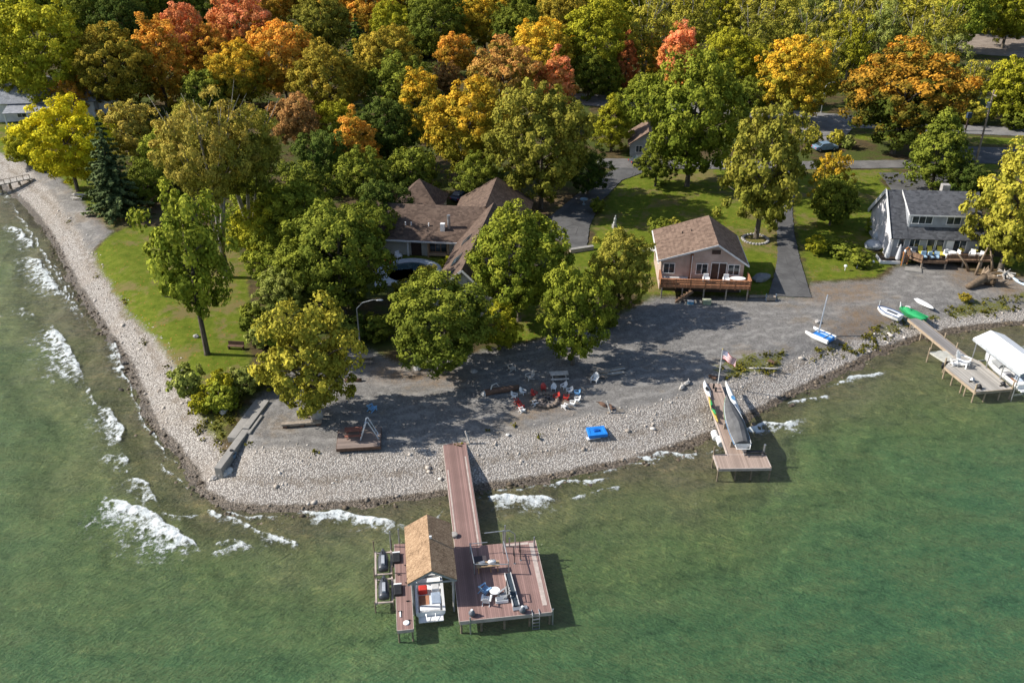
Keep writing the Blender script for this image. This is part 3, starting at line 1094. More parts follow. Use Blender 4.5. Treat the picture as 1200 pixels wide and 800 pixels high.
def plant(kind, x, y, z, H, Rr, pal, label, group=None):
    vs = VAR[kind]
    i = CNT.get(kind, 0)
    CNT[kind] = i + 1
    c, t, H0, R0, z0 = vs[i % len(vs)]
    r = thing(SPECIES[kind], label, 'shrub' if kind == 'shrub' else 'tree', (x, y, z), rnd.uniform(0, 6.28), group)
    r.scale = (Rr / R0, Rr / R0, H / H0)
    for nm, me in (('trunk', t), ('crown', c)):
        o = bpy.data.objects.new(nm, me)
        COL.objects.link(o)
        o.parent = r
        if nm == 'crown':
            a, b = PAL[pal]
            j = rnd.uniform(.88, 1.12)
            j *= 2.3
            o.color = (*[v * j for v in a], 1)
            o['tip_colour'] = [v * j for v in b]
    return r


def TC(kind, cx, cy, w, pal, label, group=None, hk=1.0):
    """a tree by the centre and width of its crown in the photograph; the stem stands below"""
    _, _, H0, R0, z0 = VAR[kind][0]
    Rr = R0
    for _ in range(6):
        H = H0 * (Rr / R0) * hk
        hc = (z0 + H0) / 2 / H0 * H
        p = P(cx, cy, LAND + hc)
        Rr = w / 2 / ppm(p) * 1.1
    q = pix(Vector((p.x, p.y, LAND)))
    return plant(kind, p.x, p.y, gz(p.x, p.y) - .05, H, Rr, pal, label, group)


def TB(kind, bx, by, top, w, pal, label, group=None):
    """a tree by the foot of its stem, the top of its crown and its width"""
    b = G(bx, by)
    lo, hi = .5, 60
    for _ in range(40):
        m = (lo + hi) / 2
        if pix(b + Vector((0, 0, m)))[1] > top: lo = m
        else: hi = m
    Rr = w / 2 / ppm(b + Vector((0, 0, lo * .6)))
    return plant(kind, b.x, b.y, b.z - .05, lo, Rr, pal, label, group)


WOOD = 'autumn trees of the wood'
# --- trees whose stems show
TB('maple', 634, 244, 100, 118, 'ol', 'large rounded olive maple with a pale trunk beside the curved drive')
TB('maple', 805, 218, 60, 124, 'mg', 'tall green maple standing on the shaded lawn behind the pink cottage')
TB('loose', 886, 279, 122, 108, 'ol', 'olive maple in a ring of stones beside the cottage drive')
TB('maple', 520, 438, 328, 128, 'gr', 'broad green maple on the gravel in front of the pool')
TB('maple', 608, 376, 243, 124, 'mg', 'dense yellow-green maple hiding the end of the brown roofed house')
TB('loose', 671, 427, 312, 86, 'mg', 'grey-green ash with a short trunk behind the fire pit')
TB('maple', 724, 368, 270, 74, 'ol', 'small olive tree beside the pink cottage deck')
TB('loose', 372, 488, 350, 122, 'ch', 'gold and green ash leaning over the log bench and boulder')
TB('lawn', 243, 415, 222, 104, 'mg', 'lone green and yellow tree with a bare leaning trunk on the shore lawn')
TB('spruce', 140, 253, 138, 74, 'sp', 'blue-grey spruce at the edge of the beach')
TB('umbrella', 266, 325, 112, 128, 'tn', 'tall tan cottonwood with long pale forked stems')
TB('umbrella', 298, 305, 122, 112, 'ol', 'grey-olive cottonwood just behind the tan one')
TB('maple', 1046, 180, 52, 142, 'gt', 'huge dark maple with an orange top above the lane')
TB('cone', 1090, 224, 130, 68, 'gr', 'dark green pyramid tree behind the grey house')
TB('maple', 926, 146, 46, 86, 'go', 'golden orange maple at the edge of the pale road')
TB('ball', 972, 264, 208, 52, 'gr', 'dark green ball shaped tree on the lawn')
TB('loose', 968, 240, 178, 48, 'go', 'small gold tree behind the dark ball shaped one')
TB('loose', 1176, 146, 68, 66, 'yg', 'yellow-green tree beyond the leaning utility pole')
TB('oval', 731, 112, 36, 32, 'rd', 'narrow dark red tree beside the pale road')
TB('oval', 196, 125, 18, 66, 'or', 'orange maple with a dark forked stem in the wood')
TB('maple', 222, 98, 4, 64, 'co', 'coral red maple behind the orange one')
TB('loose', 1172, 316, 172, 112, 'ch', 'spreading yellow-green willow beside the grey house deck')
TB('loose', 1225, 300, 190, 90, 'ch', 'second yellow-green willow beyond the one by the deck')
# --- crowns over the wood, near to far
TC('maple', 396, 292, 116, 'gr', 'big dark green tree between the cottonwoods and the patio', WOOD)
TC('loose', 322, 268, 84, 'yg', 'yellow-green understorey tree in front of the cottonwood stems', WOOD)
TC('loose', 355, 225, 76, 'gr', 'green tree behind the big dark green one', WOOD)
TC('loose', 332, 342, 60, 'lg', 'pale green young tree at the lawn corner', WOOD)
TC('loose', 448, 238, 60, 'dg', 'dark tree against the end of the brown roof', WOOD)
TC('ball', 482, 200, 58, 'gr', 'rounded green tree behind the small hipped roof', WOOD)
TC('loose', 585, 380, 52, 'yg', 'small yellowish tree crowding the broad maple on the gravel', WOOD)
TC('maple', 75, 160, 92, 'ye', 'bright yellow tree beside the white house', WOOD)
TC('ball', 26, 168, 40, 'yg', 'low yellow-green tree at the top of the beach', WOOD)
TC('loose', 150, 150, 66, 'tn', 'tan olive tree behind the spruce', WOOD)
TC('loose', 190, 182, 62, 'mg', 'light green tree between spruce and cottonwood', WOOD)
TC('loose', 168, 210, 50, 'gr', 'green tree with low branches beside the spruce', WOOD)
TC('loose', 84, 110, 44, 'or', 'small brownish orange tree behind the bright yellow one', WOOD)
TC('maple', 42, 58, 106, 'yg', 'large yellow-green maple rising behind the white house', WOOD)
TC('maple', 130, 74, 86, 'og', 'olive gold maple between the yellow-green and orange maples', WOOD)
TC('ball', 240, 106, 52, 'gr', 'low green tree under the gold one in the wood', WOOD)
TC('maple', 278, 84, 66, 'go', 'gold tree below the tall coral maple', WOOD)
TC('maple', 282, 28, 72, 'co', 'tall coral pink maple, brightest in the wood', WOOD)
TC('maple', 330, 66, 74, 'or', 'orange and green maple beside the tall coral one', WOOD)
TC('maple', 384, 92, 84, 'og', 'brown-gold maple in the middle of the wood', WOOD)
TC('loose', 347, 138, 60, 'br', 'reddish brown tree behind the cottonwood crowns', WOOD)
TC('loose', 395, 140, 46, 'yg', 'small yellow-green tree beside the reddish brown one', WOOD)
TC('oval', 418, 165, 50, 'or', 'bright orange tree above the dark gap in the wood', WOOD)
TC('spruce', 419, 55, 44, 'dg', 'dark narrow conifer among the gold maples', WOOD)
TC('loose', 470, 100, 78, 'gr', 'dark green tree beside the dark gap in the wood', WOOD)
TC('oval', 492, 120, 46, 'go', 'slim golden tree touching the large gold orange maple', WOOD)
TC('maple', 548, 145, 96, 'go', 'large gold orange maple with green lower branches', WOOD)
TC('maple', 590, 88, 80, 'pk', 'salmon tinted olive maple above the large gold orange one', WOOD)
TC('loose', 532, 60, 44, 'or', 'small orange tree under the rich green one', WOOD)
TC('loose', 522, 90, 34, 'br', 'thin brown half bare tree', WOOD)
TC('maple', 512, 24, 66, 'gr', 'rich green tree near the top of the wood', WOOD)
TC('spruce', 486, 22, 44, 'lg', 'pale green conifer near the top of the wood', WOOD)
TC('maple', 460, 28, 52, 'yg', 'yellow tree between pale conifer and dark conifer', WOOD)
TC('maple', 436, 6, 52, 'or', 'orange tree behind the dark narrow conifer', WOOD)
TC('maple', 376, 24, 62, 'ol', 'olive tree behind the brown-gold maple', WOOD)
TC('oval', 648, 96, 48, 'co', 'small coral tree peeping over the olive maple', WOOD)
TC('maple', 636, 62, 72, 'go', 'yellow-gold tree behind the small coral one', WOOD)
TC('maple', 698, 44, 84, 'yg', 'big yellow-green tree beyond the pale road', WOOD)
TC('maple', 655, 18, 62, 'og', 'brown-olive tree at the top of the wood', WOOD)
TC('maple', 608, 30, 62, 'gr', 'green tree beside the brown-olive one', WOOD)
TC('maple', 568, 20, 60, 'go', 'pale orange tree at the top of the wood', WOOD)
TC('cone', 715, 88, 30, 'mg', 'small green pyramid tree beside the dark red one', WOOD)
TC('cone', 718, 142, 40, 'yg', 'slim yellow-green tree hiding the little cabin', WOOD)
TC('maple', 754, 118, 58, 'mg', 'light green tree leaning on the tall green maple', WOOD)
TC('oval', 796, 68, 46, 'co', 'coral tree showing over the tall green maple', WOOD)
TC('oval', 766, 62, 26, 'or', 'small orange tree between the dark red and coral ones', WOOD)
TC('sparse', 757, 36, 56, 'ch', 'thin greyish yellow tree with bare twigs', WOOD)
TC('maple', 858, 72, 70, 'yg', 'olive yellow tree in front of the poplars', WOOD)
TC('loose', 880, 112, 44, 'gr', 'dark green low tree at the far side of the road', WOOD)
TC('loose', 1132, 208, 40, 'dg', 'dark low tree behind the roof of the grey house', WOOD)
TC('loose', 690, 196, 50, 'dg', 'dark tree shading the curved drive', WOOD)
TC('loose', 770, 190, 44, 'gr', 'small green tree beside the cabin', WOOD)
TC('maple', 1188, 4, 70, 'yg', 'dense yellow-green tree beyond the brown parking lot', WOOD)
TC('maple', 1128, 14, 66, 'mg', 'green tree behind the poplars near the parking lot', WOOD)
TC('loose', 1090, 80, 60, 'ol', 'dull olive tree behind the huge dark maple', WOOD)
TC('loose', 1215, 108, 56, 'gr', 'green tree beyond the road', WOOD)
TC('loose', 1105, 108, 48, 'ol', 'low olive tree at the road beyond the dark maple', WOOD)
TC('loose', 345, 318, 74, 'gr', 'green tree filling the gap beside the big dark green one', WOOD)
TC('loose', 300, 236, 70, 'mg', 'light green tree behind the cottonwood stems', WOOD)
TC('loose', 425, 205, 66, 'gr', 'green tree beside the rounded green one', WOOD)
TC('loose', 378, 182, 64, 'dg', 'dark tree under the reddish brown one', WOOD)
TC('maple', 452, 150, 70, 'dg', 'dark tree in the gap beside the bright orange one', WOOD)
TC('loose', 222, 150, 60, 'ol', 'olive tree just behind the tan cottonwood crown', WOOD)
TC('maple', 452, 66, 66, 'og', 'dull gold tree right behind the dark narrow conifer', WOOD)
TC('maple', 240, 58, 56, 'or', 'orange tree between the two coral maples', WOOD)
TC('loose', 560, 205, 56, 'gr', 'green tree in front of the large gold orange maple', WOOD)
TC('loose', 690, 84, 50, 'gr', 'green tree at the near side of the pale road', WOOD)
# poplars of the thin wood beyond the road
TC('loose', 322, 300, 66, 'mg', 'leafy green tree on the inner edge of the shore lawn', WOOD)
TC('loose', 292, 268, 54, 'yg', 'small yellow-green tree at the foot of the cottonwoods', WOOD)
TC('maple', 350, 258, 84, 'mg', 'tall green tree closing the gap between cottonwoods and the patio', WOOD)
TC('loose', 440, 262, 50, 'gr', 'dark green tree overhanging the end of the long brown roof', WOOD)
TC('maple', 6, 92, 56, 'yg', 'yellow-green tree in front of the white house roof', WOOD)
POP = [(812, 22, 54, 'ch', 'first pale poplar of the thin wood'), (845, 6, 54, 'yg', 'yellowish poplar near the olive yellow tree'), (884, 40, 50, 'ol', 'olive poplar behind the golden orange maple'),
       (912, 18, 52, 'ch', 'pale poplar above the golden orange maple'), (946, 44, 50, 'ol', 'grey-green poplar between the orange topped maples'), (968, 72, 44, 'ch', 'short pale poplar by the road'),
       (955, 12, 52, 'lg', 'tall grey-green poplar with bare stems'), (988, 30, 50, 'ch', 'pale yellow poplar with several stems'), (1016, 14, 52, 'ol', 'olive poplar with a bare top'),
       (1038, 36, 48, 'lg', 'grey poplar above the huge dark maple'), (1066, 20, 54, 'ch', 'yellow poplar in the thick of the thin wood'), (1078, 52, 48, 'ol', 'dark stemmed olive poplar'),
       (1102, 38, 52, 'ch', 'pale poplar nearest the parking lot'), (1110, 72, 44, 'lg', 'leaning grey poplar above the road'), (780, 8, 52, 'ol', 'olive poplar at the start of the thin wood'),
       (1142, 96, 34, 'ch', 'young pale poplar beside the road bend'), (865, 18, 46, 'ch', 'slender poplar behind the olive yellow tree'), (930, 2, 50, 'ol', 'dull poplar at the back of the thin wood'),
       (1000, 52, 46, 'yg', 'yellow poplar beside the huge dark maple'), (1046, 4, 50, 'yg', 'yellow poplar at the back of the thin wood')]
for x, y, w, c, l in POP:
    TC('sparse', x, y, w, c, l, 'poplars of the thin wood')
# far rows
FAR = [(8, 4, 'yg', 'yellow-green'), (62, -2, 'mg', 'fresh green'), (104, 14, 'gr', 'green'), (142, 22, 'dg', 'dark green'), (166, 0, 'gr', 'mid green'), (196, -8, 'ol', 'olive'), (248, -10, 'gr', 'deep green'),
       (318, -6, 'or', 'orange'), (350, -12, 'go', 'gold'), (398, -8, 'or', 'bright orange'), (470, -14, 'go', 'pale gold'), (540, -12, 'gr', 'leafy green'), (588, -10, 'og', 'brownish gold'), (628, -12, 'dg', 'sombre green'),
       (680, -10, 'gr', 'grass green'), (726, -2, 'yg', 'lime'), (752, -14, 'dg', 'blackish green'), (806, -16, 'ol', 'dusty olive'), (860, -16, 'yg', 'yellowish'), (905, -20, 'ol', 'drab olive'), (960, -20, 'lg', 'greyish green'),
       (1020, -20, 'ol', 'brown-olive'), (1078, -16, 'yg', 'mustard'), (1150, -8, 'yg', 'sunlit yellow-green'), (1205, -4, 'mg', 'bright green')]
for i, (x, y, c, cn) in enumerate(FAR):
    TC('maple', x, y, 62, c, f'{cn} treetop in the farthest row of the wood', 'farthest row of the wood')
# --- shrubs
SHR = 'shrubs and bushes'
for bx, by, top, w, c, l in [
    (772, 278, 256, 34, 'gr', 'dark green bush behind the pink cottage'), (790, 272, 256, 24, 'ol', 'olive bush touching the dark green one'),
    (222, 464, 428, 44, 'lg', 'grey-green bush at the corner of the shore lawn'), (262, 466, 436, 36, 'yg', 'yellow bush near the grey boulder on shore'),
    (262, 478, 450, 46, 'mg', 'bright green bush in front of the yellow one'), (238, 484, 462, 30, 'yg', 'small bush next to the weathered log'),
    (290, 458, 430, 40, 'lg', 'pale bush under the gold ash'), (320, 450, 425, 40, 'yg', 'yellow-green bush behind the concrete wall'),
    (950, 172, 148, 24, 'ch', 'small pale bush beside the lane'), (979, 172, 152, 20, 'ch', 'clipped round bush near the dark maple'), (992, 174, 158, 18, 'lg', 'low clipped bush under the dark maple'),
    (955, 298, 276, 26, 'yg', 'yellow-green bush on the lawn by the drive'), (990, 300, 284, 40, 'gr', 'low spreading bush on the lawn'), (975, 292, 280, 26, 'mg', 'small light bush on the lawn'),
    (1006, 312, 297, 32, 'gr', 'green bush at the lower edge of the lawn'), (1022, 272, 256, 20, 'mg', 'green bush by the white trimmed gable'),
    (1152, 224, 202, 28, 'dg', 'dark round bush beside the willow'), (500, 345, 312, 46, 'ch', 'yellowish bush beside the pool'), (478, 350, 328, 40, 'ol', 'olive bush in front of the pool'),
    (530, 318, 300, 30, 'yg', 'leafy bush under the long roof'), (415, 400, 372, 50, 'dg', 'dark bush behind the curved lamp'), (445, 395, 370, 46, 'gr', 'green bush beside the curved lamp'),
    (1130, 352, 343, 16, 'og', 'brown tuft on the gravel by the stump'), (606, 240, 226, 30, 'og', 'brown bush beside the pale trunk'), (310, 405, 382, 40, 'lg', 'pale bush on the shore lawn'),
    (300, 386, 356, 46, 'gr', 'green bush at the edge of the shore lawn'), (330, 408, 380, 44, 'mg', 'mid green bush behind the gold ash'), (50, 200, 186, 24, 'yg', 'small bush at the top of the beach'),
    (565, 345, 320, 40, 'yg', 'bush under the yellow-green maple'), (700, 250, 232, 20, 'gr', 'young shrub at the edge of the drive'), (1108, 140, 118, 30, 'ol', 'olive shrub at the road bend'),
    (1135, 145, 118, 34, 'ch', 'pale shrub beyond the utility pole'), (1190, 152, 128, 40, 'gr', 'green shrub beside the road'), (712, 384, 362, 30, 'gr', 'small green shrub behind the grey-green ash')]:
    TB('shrub', bx, by, top, w, c, l, SHR)
# ------------------------------------------------------------------ houses
GLASS = make_glass()
WHITE = paint('white trim paint', (.72, .71, .69), .5, .1)
DECKW = planks('red cedar deck boards', (.4, .185, .095), .16, 0, .25)
DECKB = planks('brown deck boards', (.2, .125, .08), .16, 0, .3)
ROOF_BROWN = shingles('brown shingles', (.12, .08, .06), (.225, .155, .115))
ROOF_GREY = shingles('charcoal shingles', (.05, .052, .058), (.105, .108, .118))
ROOF_DARK = shingles('dark brown shingles', (.078, .054, .042), (.155, .108, .082))
PINK = siding('pinkish beige siding', (.5, .385, .325), .22)
GREY_SIDE = siding('grey siding', (.37, .385, .41), .2)
SUNLIT_SIDE = siding('grey siding with painted sunlight', (.66, .64, .66), .2)  # the grey siding again, paled to paint direct sun onto the gable wall
CREAM = siding('cream siding', (.52, .5, .45), .3, True)
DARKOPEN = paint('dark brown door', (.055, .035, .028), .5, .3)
STEEL = paint('galvanised steel', (.42, .43, .44), .38, .15, metal=.7)
WHITEPLAST = paint('white plastic', (.78, .78, .77), .4, .06)
REDPLAST = paint('red plastic', (.5, .045, .035), .45, .12)
BLUEPLAST = paint('blue plastic', (.03, .19, .55), .4, .1)
GREYFAB = paint('grey cover cloth', (.19, .19, .19), .85, .2)
YELLOWF = paint('yellow cushion', (.55, .47, .08), .8, .12)
BLUEF = paint('pale blue cushion', (.36, .5, .62), .8, .15)
STONE = paint('grey stone', (.34, .32, .3), .85, .25, bump=.5)
CONC = paint('concrete', (.27, .255, .232), .85, .16, 1.2, bump=.4)
WOODOLD = paint('weathered timber', (.3, .25, .2), .85, .3, 4, bump=.4)
BLACK = paint('black rubber', (.02, .02, .022), .6, .2)
TERRA = paint('orange brown planter', (.4, .17, .06), .7, .2)


def window(par, x, z, w, h, y, out=-1, mull=1, mat=None, axis='x', bars=0):
    """frame, panes; on a wall at y facing out along y (or along x when axis is y)"""
    t = .09

    def B(mb, a0, a1, d0, d1, z0, z1):
        if axis == 'x': mb.bx(a0, a1, min(d0, d1), max(d0, d1), z0, z1)
        else: mb.bx(min(d0, d1), max(d0, d1), a0, a1, z0, z1)
    mb = MB()
    B(mb, x - w / 2 - t, x + w / 2 + t, y, y + out * .07, z + h / 2, z + h / 2 + t)
    B(mb, x - w / 2 - t - .04, x + w / 2 + t + .04, y, y + out * .11, z - h / 2 - t, z - h / 2)
    B(mb, x - w / 2 - t, x - w / 2, y, y + out * .07, z - h / 2, z + h / 2)
    B(mb, x + w / 2, x + w / 2 + t, y, y + out * .07, z - h / 2, z + h / 2)
    for i in range(mull):
        q = x - w / 2 + w * (i + 1) / (mull + 1)
        B(mb, q - .035, q + .035, y, y + out * .06, z - h / 2, z + h / 2)
    f = mb.build('window', mat or WHITE, par)
    g = MB()
    B(g, x - w / 2, x + w / 2, y, y + out * .025, z - h / 2, z + h / 2)
    g.build('pane', GLASS, f)
    return f


# ---- the pink cottage
a, b = P(773, 350, LAND), P(877, 353, LAND)
yaw = math.atan2(b.y - a.y, b.x - a.x)
fr = Frame(a, yaw)
Wd = (b - a).length
DZ = 1.75                                            # deck floor over the gravel
cot = thing('cottage', 'pinkish beige cottage with brown shingle roof and a red cedar deck on posts', 'house', a, yaw)
D0 = 2.5                                             # front wall stands behind the deck edge
EH = DZ + 2.55
ridge_x = fr.L(844, 288.5, LAND + DZ + 4.5).x
RH = DZ + 4.75
rb = fr.L(833.6, 257.6, LAND + RH)
LEN = 8.6
x0, x1 = .1, Wd - .55
back = D0 + LEN
EL, ER = EH + .1, EH - .15
rxx = x0 + (x1 - x0) * .655
w = MB()
w.wall([(x0, D0, 0), (x1, D0, 0), (x1, D0, ER), (rxx, D0, RH - .12), (x0, D0, EL)], .2)
w.wall([(x1, back, 0), (x0, back, 0), (x0, back, EL), (rxx, back, RH - .12), (x1, back, ER)], .2)
w.bx(x0, x0 + .2, D0 + .2, back - .2, 0, EL)
w.bx(x1 - .2, x1, D0 + .2, back - .2, 0, ER)
wl = w.build('wall', PINK, cot)
r = MB()
ov, oe = .5, .45
sl, sr = (RH - EL) / (rxx - x0), (RH - ER) / (x1 - rxx)
r.slab([(x0 - oe, D0 - ov, EL - sl * oe), (rxx, D0 - ov, RH), (rxx, back + ov, RH), (x0 - oe, back + ov, EL - sl * oe)], .14)
r.slab([(rxx, D0 - ov, RH), (x1 + oe, D0 - ov, ER - sr * oe), (x1 + oe, back + ov, ER - sr * oe), (rxx, back + ov, RH)], .14)
rf = r.build('roof', ROOF_BROWN, cot)
f = MB()
f.bar((x0 - oe, D0 - ov - .03, EL - sl * oe - .1), (rxx, D0 - ov - .03, RH - .1), .05, .2)
f.bar((rxx, D0 - ov - .03, RH - .1), (x1 + oe, D0 - ov - .03, ER - sr * oe - .1), .05, .2)
f.build('bargeboard', WHITE, rf)
for q, h in ((.45, .3), (.62, .22)):
    MB().tube([(x0 + (rxx - x0) * q, D0 + 5.5, EL + (RH - EL) * q - .1), (x0 + (rxx - x0) * q, D0 + 5.5, EL + (RH - EL) * q + h)], .07, 8).build('vent_pipe', BLACK, rf)
wz = DZ + 1.25
window(cot, x0 + 1.0, wz, 1.25, 1.25, D0, mull=1)
window(cot, x0 + 5.0, wz + .02, 1.3, 1.3, D0, mull=1)
window(cot, x0 + 8.9, wz, 1.3, 1.3, D0, mull=1)
d_ = MB(); d_.bx(x0 + 6.2, x0 + 7.95, D0 - .05, D0, DZ, DZ + 2.1)
do = d_.build('door', DARKOPEN, cot)
t_ = MB()
for xx in (x0 + 6.12, x0 + 7.08, x0 + 8.0): t_.bx(xx - .04, xx + .04, D0 - .09, D0 - .003, DZ, DZ + 2.1)
t_.bx(x0 + 6.08, x0 + 8.04, D0 - .09, D0 - .003, DZ + 2.1, DZ + 2.2)
t_.build('door_frame', WHITE, do)
v = MB(); v.bx(rxx - .6, rxx + .45, D0 - .06, D0, EH + .75, EH + 1.3)
v.build('attic_vent', DARKOPEN, cot)
v = MB(); v.bx(x0 + .1, x0 + 3.4, D0 - .35, D0, DZ + .02, DZ + .12); v.build('ledge', WHITE, cot)
p_ = MB(); p_.bx(x0 + 3.55, x0 + 3.8, D0 - .3, D0 - .05, DZ, EH + .75); p_.build('porch_post', DECKW, cot)
window(cot, D0 + 3, wz, 1.1, 1.2, x0, out=-1, axis='y')
window(cot, D0 + 6.2, wz, 1.1, 1.2, x0, out=-1, axis='y')
g_ = MB(); g_.bx(x0 - oe - .1, x0 - oe + .02, D0 - ov, back + ov, EL - sl * oe - .22, EL - sl * oe - .08); g_.build('gutter', WHITE, rf)
g_ = MB(); g_.bx(x1 + oe - .02, x1 + oe + .1, D0 - ov, back + ov, ER - sr * oe - .22, ER - sr * oe - .08); g_.build('gutter', WHITE, rf)
MB().tube([(x0 + 3.68, D0 - .36, EL + .5), (x0 + 3.68, D0 - .36, DZ)], .06, 8).build('downpipe', WHITE, rf)
s_ = MB(); s_.bx(x0 - 1.9, x0, D0 + 6.9, D0 + 7.8, 2.1, 2.25); s_.build('door_canopy', WHITE, cot)
dk = MB()
dk.bx(0, Wd, 0, D0, DZ - .2, DZ)
deck = dk.build('deck', DECKW, cot)
for (p, q) in (((0, 0), (Wd, 0)), ((Wd, 0), (Wd, D0)), ((0, 0), (0, D0))):
    rl = MB()
    L = math.hypot(q[0] - p[0], q[1] - p[1])
    nseg = max(1, int(L / 1.7))
    for i in range(nseg + 1):
        xx, yy = p[0] + (q[0] - p[0]) * i / nseg, p[1] + (q[1] - p[1]) * i / nseg
        rl.bx(xx - .06, xx + .06, yy - .06, yy + .06, DZ - .3, DZ + .95)
    for hz, hh in ((.18, .2), (.48, .2), (.76, .2)):
        rl.bar((p[0], p[1], DZ + hz), (q[0], q[1], DZ + hz), .05, hh)
    rl.bar((p[0], p[1], DZ + .98), (q[0], q[1], DZ + .98), .18, .05)
    rl.build('railing', DECKW, deck)
for xx in (.1, 2.6, 5.2, 7.9, Wd - .3):
    MB().bx(xx, xx + .16, .08, .24, -.1, DZ - .2).build('post', WOODOLD, deck)
st = MB()
for i in range(6): st.bx(1.9 + i * .3, 2.2 + i * .3, -1.0, -.08, .25 * i, .25 * i + .08)
st.bar((1.8, -1.02, 0), (3.8, -1.02, 1.6), .06, .3)
st.build('stairs', DECKB, cot)
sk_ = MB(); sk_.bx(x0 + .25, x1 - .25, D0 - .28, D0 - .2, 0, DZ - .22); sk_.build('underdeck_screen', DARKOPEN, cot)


# ---- furniture used in several places
def adirondack(label, col, loc, rz, group, sc=1.0):
    t = thing('adirondack_chair', label, 'chair', loc, rz, group)
    t.scale = (sc, sc, sc)
    m = MB()
    for i in range(5): m.bar((-.27, -.32 + i * .13, .38 - i * .035), (.27, -.32 + i * .13, .38 - i * .035), .11, .025)
    m.build('seat', col, t)
    m = MB()
    for i in range(5):
        x = -.24 + i * .12
        top = .98 - .05 * (i - 2) ** 2
        m.bar((x * .85, .22, .24), (x * 1.15, .22 + (top - .24) * .38, top), .1, .025, up=(0, -1, .3))
    m.build('backrest', col, t)
    for s in (-1, 1):
        MB().box((s * .35, -.03, .56), (.14, .74, .03)).build('armrest', col, t)
        MB().bar((s * .31, -.36, 0), (s * .31, -.36, .55), .05, .09).build('leg', col, t)
        MB().bar((s * .29, .46, .0), (s * .29, -.36, .36), .04, .1).build('leg', col, t)
    return t


def table(label, loc, r, h, m, rz=0, group=None):
    t = thing('table', label, 'table', loc, rz, group)
    MB().lathe([(r * .98, h - .05), (r, h - .03), (r, h), (r * .97, h + .01)], n=20).build('tabletop', m, t)
    for i in range(4):
        a = .785 + 1.57 * i
        MB().bar((r * .75 * math.cos(a), r * .75 * math.sin(a), 0), (r * .6 * math.cos(a), r * .6 * math.sin(a), h - .05), .05).build('leg', m, t)
    return t


def lounger(label, loc, rz, fm, cm, group=None):
    t = thing('deck_lounger', label, 'lounger', loc, rz, group)
    f = MB()
    for s in (-.3, .3): f.bar((s, -.9, .3), (s, .5, .3), .06)
    f.bar((-.3, -.9, .3), (.3, -.9, .3), .06)
    f.build('frame', fm, t)
    MB().box((0, -.25, .38), (.6, 1.25, .1)).build('seat', cm, t)
    MB().bar((0, .38, .36), (0, .85, .95), .6, .1).build('backrest', cm, t)
    for x, y in ((-.3, -.85), (.3, -.85), (-.3, .45), (.3, .45)):
        MB().bx(x - .03, x + .03, y - .03, y + .03, 0, .3).build('leg', fm, t)
    return t


def armchair(label, loc, rz, fm, cm, group=None):
    t = thing('patio_chair', label, 'chair', loc, rz, group)
    MB().box((0, 0, .38), (.62, .62, .16)).build('seat', cm, t)
    MB().box((0, .31, .7), (.62, .14, .6)).build('backrest', cm, t)
    for s in (-1, 1):
        MB().box((s * .36, 0, .45), (.09, .7, .32)).build('armrest', fm, t)
    for x in (-.33, .33):
        for y in (-.28, .28): MB().bx(x - .03, x + .03, y - .03, y + .03, 0, .3).build('leg', fm, t)
    return t


def cw(x, y, z=0): return fr.w(x, y, z)


DKZ = DZ
t = table('oval white table on the cedar deck of the cottage', cw(9.4, 1.25, DKZ), .95, .74, WHITEPLAST, yaw)
t.scale = (1.0, .55, 1)
for x, l in ((5.6, 'white plastic chair nearest the dark door on the cedar deck'), (8.05, 'white plastic chair next to the oval table')):
    armchair(l, cw(x, 1.4, DKZ), yaw, WHITEPLAST, WHITEPLAST, 'white chairs on the cedar deck')
t = thing('deck_bench', 'cedar bench along the rail of the cottage deck', 'bench', cw(1.0, .7, DKZ), yaw)
MB().box((0, 0, .42), (1.5, .45, .06)).build('seat', DECKW, t)
for s in (-.6, .6): MB().box((s, 0, .2), (.08, .4, .38)).build('leg', DECKW, t)
# things on the gravel below the deck
t = thing('cooler', 'pale green chest standing on the gravel under the cottage deck', 'chest', P(828, 356, LAND), yaw)
MB().bx(-.5, .5, -.3, .3, 0, .5).build('body', paint('sage plastic', (.3, .34, .22), .6), t, bevel=.04)
MB().bx(-.52, .52, -.32, .32, .5, .58).build('lid', paint('pale sage lid', (.4, .42, .3), .6), t, bevel=.02)
t = thing('cooler', 'small blue cooler on the gravel under the cottage deck', 'cooler', P(809, 356, LAND), yaw)
MB().bx(-.35, .35, -.22, .22, 0, .38).build('body', paint('faded blue plastic', (.12, .3, .45), .5), t, bevel=.03)
MB().bx(-.37, .37, -.24, .24, .38, .45).build('lid', WHITEPLAST, t, bevel=.02)

# ---- the grey house: a cape with a long shed dormer
a, b = P(1041, 303, LAND), P(1141, 306, LAND)
a = Vector((a.x, a.y, LAND)); yaw = math.atan2(b.y - a.y, b.x - a.x)
fg = Frame(a, yaw)
Wg = (b - a).length
gh = thing('grey_house', 'grey house with charcoal roof, long upper dormer and white trimmed gable', 'house', a, yaw)
DG, E, RG = 9.5, 3.6, 8.0
half = DG / 2
F0 = 1.1                                             # floor above the ground
w = MB()
w2 = MB(); w2.wall([(0, 0, 0), (0, 0, E), (0, half, RG - .15), (0, DG, E), (0, DG, 0)][::-1], .2); w2.build('gable_wall', SUNLIT_SIDE, gh)
w.wall([(Wg, 0, 0), (Wg, DG, 0), (Wg, DG, E), (Wg, half, RG - .15), (Wg, 0, E)][::-1], .2)
w.bx(.2, Wg - .2, 0, .2, 0, E)
w.bx(.2, Wg - .2, DG - .2, DG, 0, E)
w.build('wall', GREY_SIDE, gh)
dx0, dx1, dy, dz = 1.9, Wg - .5, .75, 6.3
w = MB()
w.bx(dx0, dx1, dy, dy + .2, E + .3, dz)
w.wall([(dx0, dy, E + .3), (dx0, dy, dz), (dx0, half, RG - .1), (dx0, half, E + .3)][::-1], .15)
